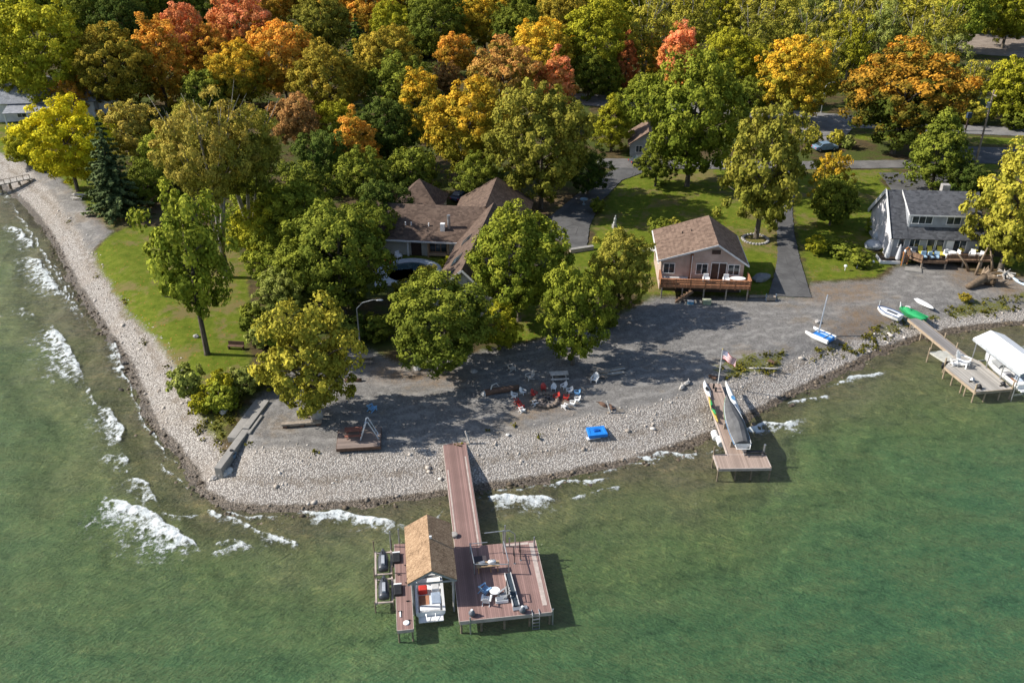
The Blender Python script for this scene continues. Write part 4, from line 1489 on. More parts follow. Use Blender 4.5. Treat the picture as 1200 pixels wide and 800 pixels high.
w.wall([(dx1, dy, E + .3), (dx1, dy, dz), (dx1, half, RG - .1), (dx1, half, E + .3)], .15)
dor = w.build('dormer', GREY_SIDE, gh)
ov = .5
sl = (RG - E) / half
r = MB()
r.slab([(-ov, half, RG), (-ov, -.7, E - .7 * sl + .25), (dx0 - .15, -.7, E - .7 * sl + .25), (dx0 - .15, half, RG)], .16)
r.slab([(dx0 - .15, -.7, E - .7 * sl + .25), (Wg + ov, -.7, E - .7 * sl + .25), (Wg + ov, dy + .05, E + .75 * sl + .12), (dx0 - .15, dy + .05, E + .75 * sl + .12)], .16)
r.slab([(-ov, half, RG), (Wg + ov, half, RG), (Wg + ov, DG + .6, E - .6 * sl), (-ov, DG + .6, E - .6 * sl)], .16)
r.slab([(dx0 - .3, half, RG + .02), (dx0 - .3, dy - .45, dz - .1), (dx1 + .3, dy - .45, dz - .1), (dx1 + .3, half, RG + .02)], .16)
r.slab([(dx1 + .02, half, RG), (dx1 + .02, dy, E + .75 * sl + .1), (Wg + ov, dy, E + .75 * sl + .1), (Wg + ov, half, RG)], .16)
rf = r.build('roof', ROOF_GREY, gh)
f = MB()
f.bar((-ov - .04, -.7, E - .7 * sl + .12), (-ov - .04, half, RG - .12), .1, .5)
f.bar((-ov - .04, half, RG - .08), (-ov - .04, DG + .6, E - .6 * sl - .12), .1, .5)
f.bar((dx0 - .34, dy - .45, dz - .2), (dx0 - .34, half, RG - .1), .06, .22)
f.bar((dx0 - .3, dy - .47, dz - .2), (dx1 + .3, dy - .47, dz - .2), .04, .18)
f.build('bargeboard', WHITE, rf)
f = MB()
f.bx(-.07, -.003, 0, .18, 0, E); f.bx(-.07, -.003, DG - .18, DG, 0, E)
f.bx(-.06, -.003, .2, DG - .2, E - .1, E + .12)
f.bar((-.04, 1.2, E + .2), (-.04, half, RG - 1.0), .06, .14); f.bar((-.04, DG - 1.2, E + .2), (-.04, half, RG - 1.0), .06, .14)
f.build('gable_trim', WHITE, gh)
f = MB(); f.bx(dx0 - .06, dx0 + .12, dy - .05, dy - .003, E + .3, dz - .1); f.bx(dx1 - .12, dx1 + .06, dy - .05, dy - .003, E + .3, dz - .1)
f.bx(-.06, .14, -.05, -.003, 0, E); f.bx(Wg - .14, Wg + .06, -.05, -.003, 0, E)
f.build('corner_board', WHITE, gh)
wz = 5.4
for x, w_, mm in ((3.9, 2.5, 2), (8.4, 1.7, 1), (10.6, .8, 0)):
    window(gh, x * Wg / 12.4, wz, w_, 1.05, dy, mull=mm)
window(gh, 1.2, F0 + 1.3, .7, 1.2, 0, mull=0)
window(gh, 2.9, F0 + 1.35, 1.2, 1.2, 0, mull=1)
for x in (5.0, 6.2): window(gh, x, F0 + 1.2, .9, 1.6, 0, mull=0)
window(gh, 9.3 * Wg / 12.4, F0 + 1.15, 2.4, 1.8, 0, mull=2)
d_ = MB(); d_.bx(7.1, 8.0, -.05, 0, F0, F0 + 2.05); d_.build('door', WHITE, gh)
window(gh, half - 1.4, F0 + 1.3, .9, 1.3, 0, out=-1, axis='y'); window(gh, half + 1.6, F0 + 1.3, .9, 1.3, 0, out=-1, axis='y')
window(gh, half, E + 1.3, 1.0, 1.3, 0, out=-1, axis='y')
MB().bx(7, 8, half + .6, half + 1.5, RG - 1.6, RG + .55).build('chimney', STONE, rf)
MB().bx(4.6 - 1, 4.6 + 1, dy + 1, dy + 1.02, dz + .3, dz + .31).build('ridge_flashing', STEEL, rf) if False else None
# deck
dz_ = F0
dk = MB()
dpoly = [(1.6, -.06), (1.6, -1.4), (3.2, -3.1), (6.4, -3.1), (6.6, -2.4), (Wg + 1.2, -2.2), (Wg + 1.2, -.06)]
dk.prism(dpoly, dz_ - .22, dz_)
dg = dk.build('deck', DECKB, gh)
for i in range(1, 5):
    p, q = dpoly[i], dpoly[i + 1] if i + 1 < len(dpoly) else dpoly[0]
    rl = MB()
    L = math.hypot(q[0] - p[0], q[1] - p[1]); ns = max(1, int(L / 1.5))
    if i in (1, 4):
        for j in range(ns + 1):
            xx, yy = p[0] + (q[0] - p[0]) * j / ns, p[1] + (q[1] - p[1]) * j / ns
            rl.bx(xx - .05, xx + .05, yy - .05, yy + .05, dz_ - .3, dz_ + .8)
        rl.bar((*p, dz_ + .82), (*q, dz_ + .82), .14, .05); rl.bar((*p, dz_ + .45), (*q, dz_ + .45), .04, .5)
    else:
        rl.bar((*p, dz_ - .05), (*q, dz_ - .05), .08, .34)
    rl.build('railing', DECKB, dg)
for x, y in ((3.3, -3.0), (6.3, -3.0), (8.8, -2.2), (11.2, -2.1), (1.7, -1.3)):
    MB().bx(x - .09, x + .09, y - .09, y + .09, -.1, dz_ - .22).build('post', WOODOLD, dg)
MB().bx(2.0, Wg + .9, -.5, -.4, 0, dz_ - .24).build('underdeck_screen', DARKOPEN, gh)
s_ = MB(); s_.prism([(1.0, -3.9), (3.0, -4.3), (3.3, -3.2), (1.4, -2.7)], -.1, .14); s_.build('step_slab', CONC, gh)


def gw(x, y, z=0): return fg.w(x, y, z)


for i, (x, l) in enumerate(((3.7, 'yellow lounge chair closest to the white trimmed gable on the brown deck'), (4.9, 'middle yellow lounge chair against the grey house wall'), (6.2, 'yellow lounge chair beside the white door of the grey house'))):
    lounger(l, gw(x, -.95, dz_), yaw, BLACK, YELLOWF, 'yellow loungers on the brown deck')
for x, y, r_, l, c in ((4.0, -2.35, 0, 'blue cushioned chair at the deck corner of the grey house', BLUEF), (5.0, -2.4, .3, 'pale blue chair at the front edge of the brown deck', BLUEF), (5.8, -2.3, -.3, 'blue chair with its back to the deck edge', BLUEF),
                       (2.7, -1.5, 1.4, 'white chair at the angled rail of the brown deck', WHITEPLAST), (7.6, -1.5, .4, 'white chair by the round white table on the brown deck', WHITEPLAST), (9.0, -1.4, -1.3, 'white chair facing the round white table', WHITEPLAST),
                       (11.3, -1.2, -.5, 'white cushioned armchair under the willow on the brown deck', WHITEPLAST), (12.3, -1.5, -1.2, 'white chair at the far end of the brown deck', WHITEPLAST)):
    armchair(l, gw(x * Wg / 12.4, y, dz_), yaw + r_, BLACK if c is BLUEF else WHITEPLAST, c, 'chairs on the brown deck')
table('round white table on the brown deck of the grey house', gw(8.3 * Wg / 12.4, -1.35, dz_), .55, .72, WHITEPLAST, yaw)
table('low dark table among the blue chairs on the brown deck', gw(4.7, -1.75, dz_), .4, .45, BLACK, yaw)
for x, y, l in ((11.9, -.7, 'orange planter with yellow flowers on the brown deck'), (9.9, -.5, 'planter beside the wide window of the grey house')):
    t = thing('flower_pot', l, 'planter', gw(x * Wg / 12.4, y, dz_), 0, 'planters on the brown deck')
    MB().lathe([(.18, 0), (.28, .42), (.31, .42), (.31, .5), (.26, .5)], n=14).build('pot', TERRA, t)
    mb = MB()
    for i in range(46):
        a_, q = rnd.uniform(0, 6.28), rnd.uniform(0, .34)
        mb.rock((q * math.cos(a_), q * math.sin(a_), rnd.uniform(.5, .95)), (.07, .07, .06), i, .2, 0, 5, 3)
    mb.build('flowers', YELLOWF, t)
for x, y, h, l in ((-.6, -1.0, 2.9, 'tall furled pale grey parasol beside the white trimmed gable'), (.7, -1.4, 2.6, 'furled grey parasol at the corner of the grey house')):
    t = thing('parasol', l, 'parasol', gw(x, y), 0, 'furled parasols')
    MB().tube([(0, 0, 0), (0, 0, h)], .03, 8).build('pole', STEEL, t)
    MB().lathe([(.05, h + .1), (.12, h - .1), (.26, h * .6), (.34, h * .3), (.3, h * .22)][::-1], n=9).build('canopy', paint('pale grey canvas', (.5, .5, .52), .85), t)
    MB().lathe([(.35, 0), (.35, .08), (.1, .14)], n=14).build('base', CONC, t)
for px, py, r_, h, l in ((1029, 283, .95, 1.5, 'grey covered round grill beside the grey house'), (1023, 291, 1.25, 1.1, 'wide grey covered mound below the white trimmed gable')):
    t = thing('covered_grill', l, 'cover', P(px, py, LAND), 0, 'covered things by the grey house')
    MB().rock((0, 0, h * .45), (r_, r_ * .9, h * .62), 5, .15, 0, 16, 10).build('cover', paint('silver cover', (.38, .4, .42), .5, .15), t, True)
    MB().lathe([(r_ * .8, -.1), (r_ * .85, .08), (r_ * .7, .1)], n=16).build('base', BLACK, t)
t = thing('planter_box', 'white edged raised bed beside the grey house wall', 'planter', P(1040, 305, LAND), yaw)
m = MB(); m.bx(-1.3, 1.3, -1.2, -1.05, 0, .4); m.bx(-1.3, -1.15, -1.05, 1, 0, .4); m.bx(1.15, 1.3, -1.05, 1, 0, .4); m.build('border', WHITE, t)
MB().bx(-1.15, 1.15, -1.05, 1, 0, .3).build('soil', paint('dark soil', (.05, .035, .025), .95), t)
t = thing('arched_trellis', 'orange brown arched gate at the head of the deck steps', 'gate', gw(1.5, -1.9, 0), yaw + .5)
m = MB(); m.tube([(-.5, 0, 0), (-.5, 0, 1.9), (-.35, 0, 2.3), (0, 0, 2.5), (.35, 0, 2.3), (.5, 0, 1.9), (.5, 0, 0)], .09, 8); m.build('arch', TERRA, t)
m = MB(); m.bx(-.42, .42, -.03, .03, .3, 1.2); m.build('gate_panel', DECKB, t)
t = thing('yard_post', 'short white post lamp in front of the brown deck', 'lamp', P(1057, 311, LAND), 0)
MB().tube([(0, 0, 0), (0, 0, 1.9)], .06, 8).build('post', WHITE, t)
MB().lathe([(.1, 1.9), (.16, 1.95), (.14, 2.2), (.05, 2.3)], n=10).build('lamp_head', WHITEPLAST, t)

# ---- the brown roofed house
a, b = P(447, 297, LAND), P(527, 301, LAND)
yaw = math.atan2(b.y - a.y, b.x - a.x)
fb = Frame(a, yaw)
Lm = (b - a).length
bh = thing('brown_roofed_house', 'rambling low house with brown shingle roofs behind the pool', 'house', a, yaw)
E, RZ, DP = 2.7, 5.5, 9.5
w = MB()
w.bx(-3, Lm + 4, 0, .2, 0, E); w.bx(-3, -2.8, .2, DP - .2, 0, E); w.bx(-3, Lm + 8, DP - .2, DP, 0, E); w.bx(Lm + 7.8, Lm + 8, .2, DP - .2, 0, E)
w.build('wall', CREAM, bh)
r = MB()
h2 = DP / 2
r.slab([(-3.6, -.7, E - .35), (Lm + 3, -.7, E - .35), (Lm + 6, h2, RZ), (-1.5, h2, RZ)], .16)
r.slab([(-1.5, h2, RZ), (Lm + 6, h2, RZ), (Lm + 6, DP + .6, E - .3), (-3.6, DP + .6, E - .3)], .16)
r.slab([(-3.6, -.7, E - .35), (-1.5, h2, RZ), (-3.6, DP + .6, E - .3)], .16)
rf = r.build('roof', ROOF_DARK, bh)
f = MB(); f.bx(-3.6, Lm + 1.2, -.78, -.71, E - .5, E - .28); f.build('gutter', WHITE, rf)
# small hip to the rear
hx = fb.L(484, 224, LAND + 5.9)
r = MB()
c = (hx.x, DP + 3.5)
s = 3.6
for k_ in range(4):
    a0, a1 = .785 + 1.5708 * k_, .785 + 1.5708 * (k_ + 1)
    r.slab([(c[0] + s * 1.414 * math.cos(a0), c[1] + s * 1.414 * math.sin(a0), E), (c[0] + s * 1.414 * math.cos(a1), c[1] + s * 1.414 * math.sin(a1), E), (c[0], c[1], 6.2)], .15)
r.build('hip_roof', ROOF_DARK, bh)
w = MB(); w.bx(c[0] - 3.2, c[0] + 3.2, DP, c[1] + 3.2, 0, E - .02); w.build('rear_room', CREAM, bh)
# wing reaching towards the lake, a gable with its ridge turned
pa, pb_ = fb.L(577, 238, LAND + 6.6), fb.L(541, 317, LAND + 6.2)
ax = Vector((pb_.x - pa.x, pb_.y - pa.y, 0)); Lw = ax.length; ax.normalize()
sd = Vector((-ax.y, ax.x, 0))
hw = 4.3
q = []


def wp(u, v, z): return (pa.x + ax.x * u + sd.x * v, pa.y + ax.y * u + sd.y * v, z)


ZR = 6.3
r = MB()
r.slab([wp(-1, 0, ZR), wp(Lw, 0, ZR), wp(Lw, -hw, E - .5), wp(-1, -hw, E - .5)], .16)
r.slab([wp(-1, 0, ZR), wp(Lw, 0, ZR), wp(Lw, hw, E - .5), wp(-1, hw, E - .5)], .16)
wr = r.build('wing_roof', ROOF_DARK, bh)
w = MB()
for v in (-hw + .5, hw - .5):
    w.bar(wp(0, v, E / 2 - .15), wp(Lw - .6, v, E / 2 - .15), .2, E - .3)
p4 = [wp(Lw - .6, -hw + .5, 0), wp(Lw - .6, hw - .5, 0), wp(Lw - .6, hw - .5, E - .2), wp(Lw - .6, 0, ZR - .25), wp(Lw - .6, -hw + .5, E - .2)]
w.wall(p4, .2)
w.build('wing_wall', CREAM, bh)
f = MB()
for s_ in (-1, 1): f.bar(wp(Lw + .03, 0, ZR - .12), wp(Lw + .03, s_ * hw, E - .62), .06, .24)
f.build('bargeboard', WHITE, wr)
for u, du in ((Lw * .33, 1.6), (Lw * .62, 2.0), (Lw * .85, 1.2)):
    for s_ in (-1,) if sd.x > 0 else (1,):
        k0, k1 = .35, .62
        zz = lambda t_: ZR + (E - .5 - ZR) * t_ + .09
        MB().slab([wp(u, s_ * hw * k0, zz(k0)), wp(u + du, s_ * hw * k0, zz(k0)), wp(u + du, s_ * hw * k1, zz(k1)), wp(u, s_ * hw * k1, zz(k1))], .1).build('skylight', GLASS, wr)
# rear cross gable
pc, pd = fb.L(577, 217, LAND + 6.2), fb.L(590, 236, LAND + 6.2)
g0 = Vector((pc.x, pc.y, 0))
r = MB()
r.slab([(g0.x, g0.y - 7, 5.7), (g0.x, g0.y + 5, 5.7), (g0.x - 5.5, g0.y + 5, 2.3), (g0.x - 5.5, g0.y - 3, 2.3)], .16)
r.slab([(g0.x, g0.y - 7, 5.7), (g0.x, g0.y + 5, 5.7), (g0.x + 5.5, g0.y + 5, 2.3), (g0.x + 5.5, g0.y - 7, 2.3)], .16)
r.slab([(g0.x - 5.5, g0.y - 3, 2.3), (g0.x, g0.y - 7, 5.7), (g0.x + 5.5, g0.y - 7, 2.3)], .16) if False else None
r.build('rear_gable_roof', ROOF_DARK, bh)
w = MB(); w.bx(g0.x - 4.8, g0.x + 4.8, g0.y - 6.5, g0.y + 4.6, 0, 2.6); w.build('rear_wing', CREAM, bh)
vp = fb.L(526, 262, LAND + 4.2)
MB().tube([(vp.x, vp.y, 2.5), (vp.x, vp.y, 5.4)], .22, 10).build('flue', STEEL, rf)
MB().bx(vp.x - 1.1, vp.x - .5, vp.y - .6, vp.y, 3.0, 4.3).build('vent_box', WHITEPLAST, rf)
for xx in (3.2, 4.0, 6.4): MB().tube([(xx, 1.6, 3.3), (xx, 1.6, 4.1)], .09, 8).build('vent_pipe', WHITEPLAST, rf)
MB().bx(4.2, 5.6, -.04, 0, 0, 2.15).build('door', DARKOPEN, bh)
window(bh, 7.9, 1.35, 2.2, 1.3, 0, mull=2, mat=paint('timber frame', (.32, .19, .1), .6))
m = MB(); m.bx(6.5, 6.68, -.5, -.003, 0, E - .4); m.bx(9.2, 9.4, -.5, -.003, 0, E - .4); m.bx(6.5, 9.4, -.5, -.003, .3, .55); m.build('bay', paint('tan timber', (.42, .29, .19), .7), bh)
MB().bx(10.2, 10.5, -.6, -.3, 0, E - .35).build('porch_post', WHITE, bh); MB().bx(3.7, 3.95, -.4, -.15, 0, E - .35).build('porch_post', WHITE, bh)
wc = wp(Lw - .58, 0, 0)
m = MB()
for v0, v1 in ((-2.6, -1.2), (.2, 2.4)):
    m.wall([wp(Lw - .55, v0, .7), wp(Lw - .55, v1, .7), wp(Lw - .55, v1, 2.1), wp(Lw - .55, v0, 2.1)], .04)
m.build('window', GLASS, bh)

# pool with its pale round deck
pc = P(480, 320, LAND)
t = thing('pool', 'round dark pool in a pale stone surround behind the brown roofed house', 'pool', pc)
mb = MB()
prof_o, prof_i = 4.3, 3.0
mb.lathe([(prof_o, 0), (prof_o, .18), (prof_o - .1, .22), (prof_i, .22), (prof_i, .02)], n=40)
mb.build('surround', paint('pale blue grey paving', (.42, .45, .47), .7, .2), t)
MB().lathe([(prof_i - .01, .0), (prof_i - .01, .12)], n=40).build('pool_water', paint('dark pool water', (.03, .06, .07), .08, .2, spec=.5), t)
m = MB()
for s_ in (-.3, .3): m.tube([(prof_i - .2, s_, .1), (prof_i - .1, s_, 1), (prof_i + .3, s_, 1.05), (prof_i + .5, s_, .2)], .035, 6)
m.build('pool_ladder', STEEL, t)
t = thing('patio_slab', 'pale paved patch beside the round pool', 'patio', P(462, 326, LAND))
MB().box((0, 0, .06), (5.2, 4.4, .12), .2).build('paving', paint('pale paving', (.45, .46, .46), .8, .2), t)
MB().box((2.0, -1.9, .1), (1.4, .5, .3), .2).build('edging', CONC, t)
for px, py, c, l in ((467, 303, WHITEPLAST, 'white patio chair by the dark doorway'), (455, 311, REDPLAST, 'reddish patio chair beside the pool'), (505, 318, WHITEPLAST, 'white patio chair at the edge of the pool')):
    armchair(l, P(px, py, LAND), .7, c, c, 'patio chairs at the pool')

# ---- white house at the far end of the beach
a = P(34, 147, LAND)
wh = thing('white_house', 'white house with grey roof and open porch half hidden by yellow trees', 'house', a, .12)
WS = siding('white siding', (.68, .68, .69), .22)
ROOF_PALE = shingles('pale grey shingles', (.2, .21, .23), (.34, .35, .38))
w = MB()
w.wall([(-10, 3, 0), (12, 3, 0), (12, 3, 4.2), (-10, 3, 4.2)], .2)
w.wall([(12, 3, 0), (12, 12, 0), (12, 12, 4.2), (12, 7.5, 7.6), (12, 3, 4.2)], .2)
w.bx(-10, 12, 11.8, 12, 0, 4.2)
w.build('wall', WS, wh)
r = MB(); r.slab([(-11, 2.3, 3.7), (12.6, 2.3, 3.7), (12.6, 7.5, 7.7), (-11, 7.5, 7.7)], .18); r.slab([(-11, 12.7, 3.7), (12.6, 12.7, 3.7), (12.6, 7.5, 7.7), (-11, 7.5, 7.7)], .18)
r.build('roof', ROOF_PALE, wh)
r = MB(); r.slab([(-4, -1, 2.7), (9, -1, 2.7), (9, 2.9, 3.5), (-4, 2.9, 3.5)], .15); pr = r.build('porch_roof', ROOF_PALE, wh)
for x in (-3.7, .5, 4.6, 8.7): MB().bx(x - .12, x + .12, -.8, -.56, 0, 2.75).build('porch_post', WHITE, wh)
for x in (-2, 2.5, 6.8): window(wh, x, 1.6, 1.6, 1.5, 3, mull=1)
MB().bx(4.3, 5.3, 2.95, 2.998, 0, 2.1).build('door', paint('blue door', (.1, .18, .3), .5), wh)
w = MB(); w.bx(7.5, 9.4, 3.4, 3.6, 4.4, 6.2); w.wall([(7.5, 3.4, 4.2), (7.5, 3.4, 6.2), (7.5, 6.5, 6.2), (7.5, 6.5, 4.2)][::-1], .1); dd_ = w.build('dormer', WS, wh)
MB().slab([(7.2, 3.1, 6.15), (9.7, 3.1, 6.15), (9.7, 7, 7.2), (7.2, 7, 7.2)], .12).build('dormer_roof', ROOF_PALE, dd_)
w = MB(); w.bx(12.1, 17, 5, 11, 0, 3.2); w.build('side_wing', WS, wh)
MB().slab([(12, 4.6, 3.25), (17.4, 4.6, 3.25), (17.4, 11.4, 3.9), (12, 11.4, 3.9)], .15).build('wing_roof', ROOF_PALE, wh)

# ---- little cabin in the trees
a = P(738, 184, LAND)
cb = thing('cabin', 'small cabin with a brown roof tucked between trees by the curved drive', 'cabin', a, -.1)
w = MB(); w.wall([(0, 0, 0), (6, 0, 0), (6, 0, 2.6), (3, 0, 4.6), (0, 0, 2.6)], .2); w.bx(0, .2, .2, 6.8, 0, 2.6); w.bx(5.8, 6, .2, 6.8, 0, 2.6); w.bx(0, 6, 6.8, 7, 0, 2.6)
w.build('wall', GREY_SIDE, cb)
r = MB(); r.slab([(-.5, -.5, 2.3), (3, -.5, 4.75), (3, 7.4, 4.75), (-.5, 7.4, 2.3)], .15); r.slab([(6.5, -.5, 2.3), (3, -.5, 4.75), (3, 7.4, 4.75), (6.5, 7.4, 2.3)], .15)
r.build('roof', ROOF_BROWN, cb)
window(cb, 1.5, 1.5, 1, 1.1, 0)
MB().bx(3.6, 4.6, -.05, 0, 0, 2.05).build('door', DARKOPEN, cb)
# ------------------------------------------------------------------ docks and boats
PURPLE = planks('mauve brown composite boards', (.25, .155, .135), .15, 0, .24, .75)
PALE_EDGE = paint('pale edge board', (.42, .35, .31), .8, .2)
PILE = paint('wet timber pile', (.2, .16, .11), .85, .35, 3, bump=.4)
GREYD = planks('grey weathered boards', (.36, .335, .3), .15, 0, .22)
TAND = planks('tan brown boards', (.33, .25, .205), .15, 0, .2)
GEL = paint('white gelcoat', (.75, .75, .74), .25, .06, spec=.5)


def osb():
    k = NT('chipboard sheathing')
    p = k.coord()
    q = k.mapping(p, (1, 1, 1), (0, 0, .6))
    n1 = k.noise(k.mapping(p, (3, 8, 5)), .8, 4, .7, 1.5)
    n2 = k.noise(k.mapping(q, (9, 3, 5)), .8, 4, .7, 1.5)
    big = k.noise(p, .9, 3, .6)
    f = k.math('ADD', k.math('MULTIPLY', n1, .45), k.math('ADD', k.math('MULTIPLY', n2, .45), k.math('MULTIPLY', big, .15)))
    c = k.ramp(f, [(.4, (.085, .052, .03)), (.48, (.24, .155, .092)), (.56, (.34, .225, .135)), (.66, (.5, .36, .23))])
    fr_ = k.math('FRACT', k.math('DIVIDE', k.math('ADD', k.sep(p)[1], 20), 1.22))
    c = k.mix(k.math('MULTIPLY', k.ss(fr_, .02, .0), .6), c, (.15, .09, .05))
    return k.fin(c, .85, .2, 0, k.bump(f, .3, .02))


OSB = osb()
GREYTRIM = paint('grey trim board', (.3, .3, .3), .7)


def pile(par, x, y, z0, z1, r=.09, m=None, name='pile'):
    MB().tube([(x, y, z0), (x, y, z1)], r, 9).build(name, m or PILE, par)


# ---- main dock; local +y points to the shore
DZM = 1.35
A_, B_ = P(532.5, 519, DZM), P(549, 640, DZM)
yaw = math.atan2(A_.y - B_.y, A_.x - B_.x) - math.pi / 2
o_ = Vector((B_.x, B_.y, 0))
fd = Frame(o_, yaw)
dock = thing('dock', 'long mauve brown dock with a broad T-shaped platform', 'dock', o_, yaw)
WL = (A_ - B_).length
hwk = (fd.L(546.5, 520, DZM).x - fd.L(519.5, 520, DZM).x) / 2
dx0 = (fd.L(530, 645, DZM).x + fd.L(538, 725, DZM).x) / 2
dx1 = (fd.L(629, 645, DZM).x + fd.L(647.5, 718, DZM).x) / 2
dy0 = fd.L(593, 722, DZM).y
print('dock', WL, hwk, dx0, dx1, dy0)
m = MB(); m.bx(-hwk, hwk, .0, WL, DZM - .14, DZM); wk = m.build('walkway', PURPLE, dock)
m = MB(); m.bx(hwk - .32, hwk - .18, .0, WL - 2.2, DZM, DZM + .012); m.bx(-hwk + .1, -hwk + .22, 1, WL - 4, DZM, DZM + .012); m.build('edge_board', PALE_EDGE, wk)
m = MB(); m.bx(-hwk - .04, -hwk, .0, WL, DZM - .32, DZM - .02); m.bx(hwk, hwk + .04, 0, WL, DZM - .32, DZM - .02); m.build('skirt_board', PALE_EDGE, wk)
m = MB(); m.bx(dx0, dx1, dy0, -.004, DZM - .14, DZM); pf = m.build('platform', PURPLE, dock)
m = MB(); m.bx(dx1 - .55, dx1 - .2, dy0 + .7, -.25, DZM, DZM + .015); m.bx(dx0 + 4.1, dx1 - .6, -.4, -.15, DZM, DZM + .015); m.build('edge_board', PALE_EDGE, pf)
m = MB(); m.bx(dx0, dx1, dy0 - .05, dy0 - .003, DZM - .32, DZM + .02); m.bx(dx0 - .05, dx0 - .003, dy0, 0, DZM - .32, DZM + .02); m.bx(dx1 + .003, dx1 + .05, dy0, 0, DZM - .32, DZM + .02); m.build('skirt_board', PALE_EDGE, pf)
seam = dx0 + (dx1 - dx0) * .56
for x in (dx0 + .1, dx0 + 1.6, seam - .5, dx1 - 1.6, dx1 - .1):
    for y in (dy0 + .12, dy0 * .5, -.2): pile(dock, x, y, -1.5, DZM - .14)
for i in range(8):
    y = 1 + i * (WL - 2) / 7
    for s_ in (-1, 1): pile(dock, s_ * (hwk - .1), y, -1.5 if y < WL - 6 else 0, DZM - .14, .07)
cx0, cx1 = fd.L(463, 660, DZM).x, fd.L(477, 660, DZM).x
cx1 = cx0 + 1.15
cy1, cy0 = fd.L(466, 637, DZM).y, fd.L(477, 737, DZM).y
m = MB(); m.bx(cx0, cx1, cy0, cy1, DZM - .14, DZM); cwk = m.build('catwalk', PURPLE, dock)
m = MB(); m.bx(cx0 - .04, cx0, cy0, cy1, DZM - .3, DZM); m.bx(cx1, cx1 + .04, cy0, cy1, DZM - .3, DZM); m.bx(cx0, cx1, cy0 - .04, cy0, DZM - .3, DZM); m.build('skirt_board', PALE_EDGE, cwk)
for y in (cy0 + .1, (cy0 + cy1) / 2, cy1 - .1):
    for x in (cx0 + .08, cx1 - .08): pile(dock, x, y, -1.5, DZM - .14, .07)
for px, py, hh in ((626, 640, 1.0), (597, 640, .9), (551, 727, .35), (648, 716, .25), (592, 640, 2.2), (458, 640, 1.6), (468, 636, 1.5)):
    q = fd.L(px, py, DZM); pile(dock, q.x, q.y, -1.2, DZM + hh, .06, STEEL, 'mooring_post')
# cleats, dark spots along the catwalk
for i in range(7):
    y = cy0 + .8 + i * .95
    mb = MB(); x = cx0 + (.25 if i % 2 else .85)
    mb.bx(x - .14, x + .14, y - .03, y + .03, DZM + .05, DZM + .09); mb.bx(x - .05, x + .05, y - .025, y + .025, DZM, DZM + .06)
    mb.build('cleat', BLACK, dock)
# boarding ladder at the water
q = fd.L(628, 719, DZM)
t = thing('boarding_ladder', 'aluminium ladder hanging from the platform edge into the water', 'ladder', fd.w(q.x, dy0 - .12, 0), yaw)
for s_ in (-.26, .26): MB().tube([(s_, .5, DZM + .03), (s_, .1, DZM + .1), (s_, -.05, DZM), (s_, -.12, -.6)], .035, 6).build('rail', STEEL, t)
for i in range(5): MB().bx(-.26, .26, -.16, -.06, -.35 + i * .33, -.31 + i * .33).build('rung', STEEL, t)

# boat house
ez, rz_ = 3.55, 4.65
e0, e1 = fd.L(471.5, 617, ez), fd.L(479.5, 684, ez)
r0_, r1_ = fd.L(527, 613, ez), fd.L(537, 678, ez)
bx0, bx1 = (e0.x + e1.x) / 2, (r0_.x + r1_.x) / 2
by1, by0 = (e0.y + r0_.y) / 2, (e1.y + r1_.y) / 2
print('boathouse', bx0, bx1, by0, by1)
bo = thing('boathouse', 'open boathouse under a bare chipboard gable roof', 'boathouse', fd.w(0, 0, 0), yaw)
mx_ = (bx0 + bx1) / 2
m = MB()
m.slab([(bx0, by0, ez), (mx_, by0, rz_), (mx_, by1, rz_), (bx0, by1, ez)], .08)
m.slab([(bx1, by0, ez), (mx_, by0, rz_), (mx_, by1, rz_), (bx1, by1, ez)], .08)
rf = m.build('roof', OSB, bo)
for yy in (by0 + .02, by1 - .02):
    m = MB()
    m.bar((bx0 + .05, yy, ez - .16), (mx_, yy, rz_ - .16), .06, .16); m.bar((bx1 - .05, yy, ez - .16), (mx_, yy, rz_ - .16), .06, .16); m.bar((bx0 + .3, yy, ez - .12), (bx1 - .3, yy, ez - .12), .06, .14)
    m.build('truss', GREYTRIM, bo)
MB().box((mx_ + .12, (by0 + by1) / 2 + .4, rz_ + .05), (.18, .14, .2)).build('roof_knob', WHITEPLAST, rf)
px0, px1 = bx0 + .35, bx1 - .3
for x in (px0, px1):
    for y in (by0 + .35, (by0 + by1) / 2, by1 - .35): pile(bo, x, y, -1.2, ez + .05, .09, paint('grey post', (.36, .35, .33), .8, .2), 'post')
m = MB()
for x in (px0, px1): m.bar((x, by0 + .2, ez - .08), (x, by1 - .2, ez - .08), .12, .18)
m.build('beam', WOODOLD, bo)

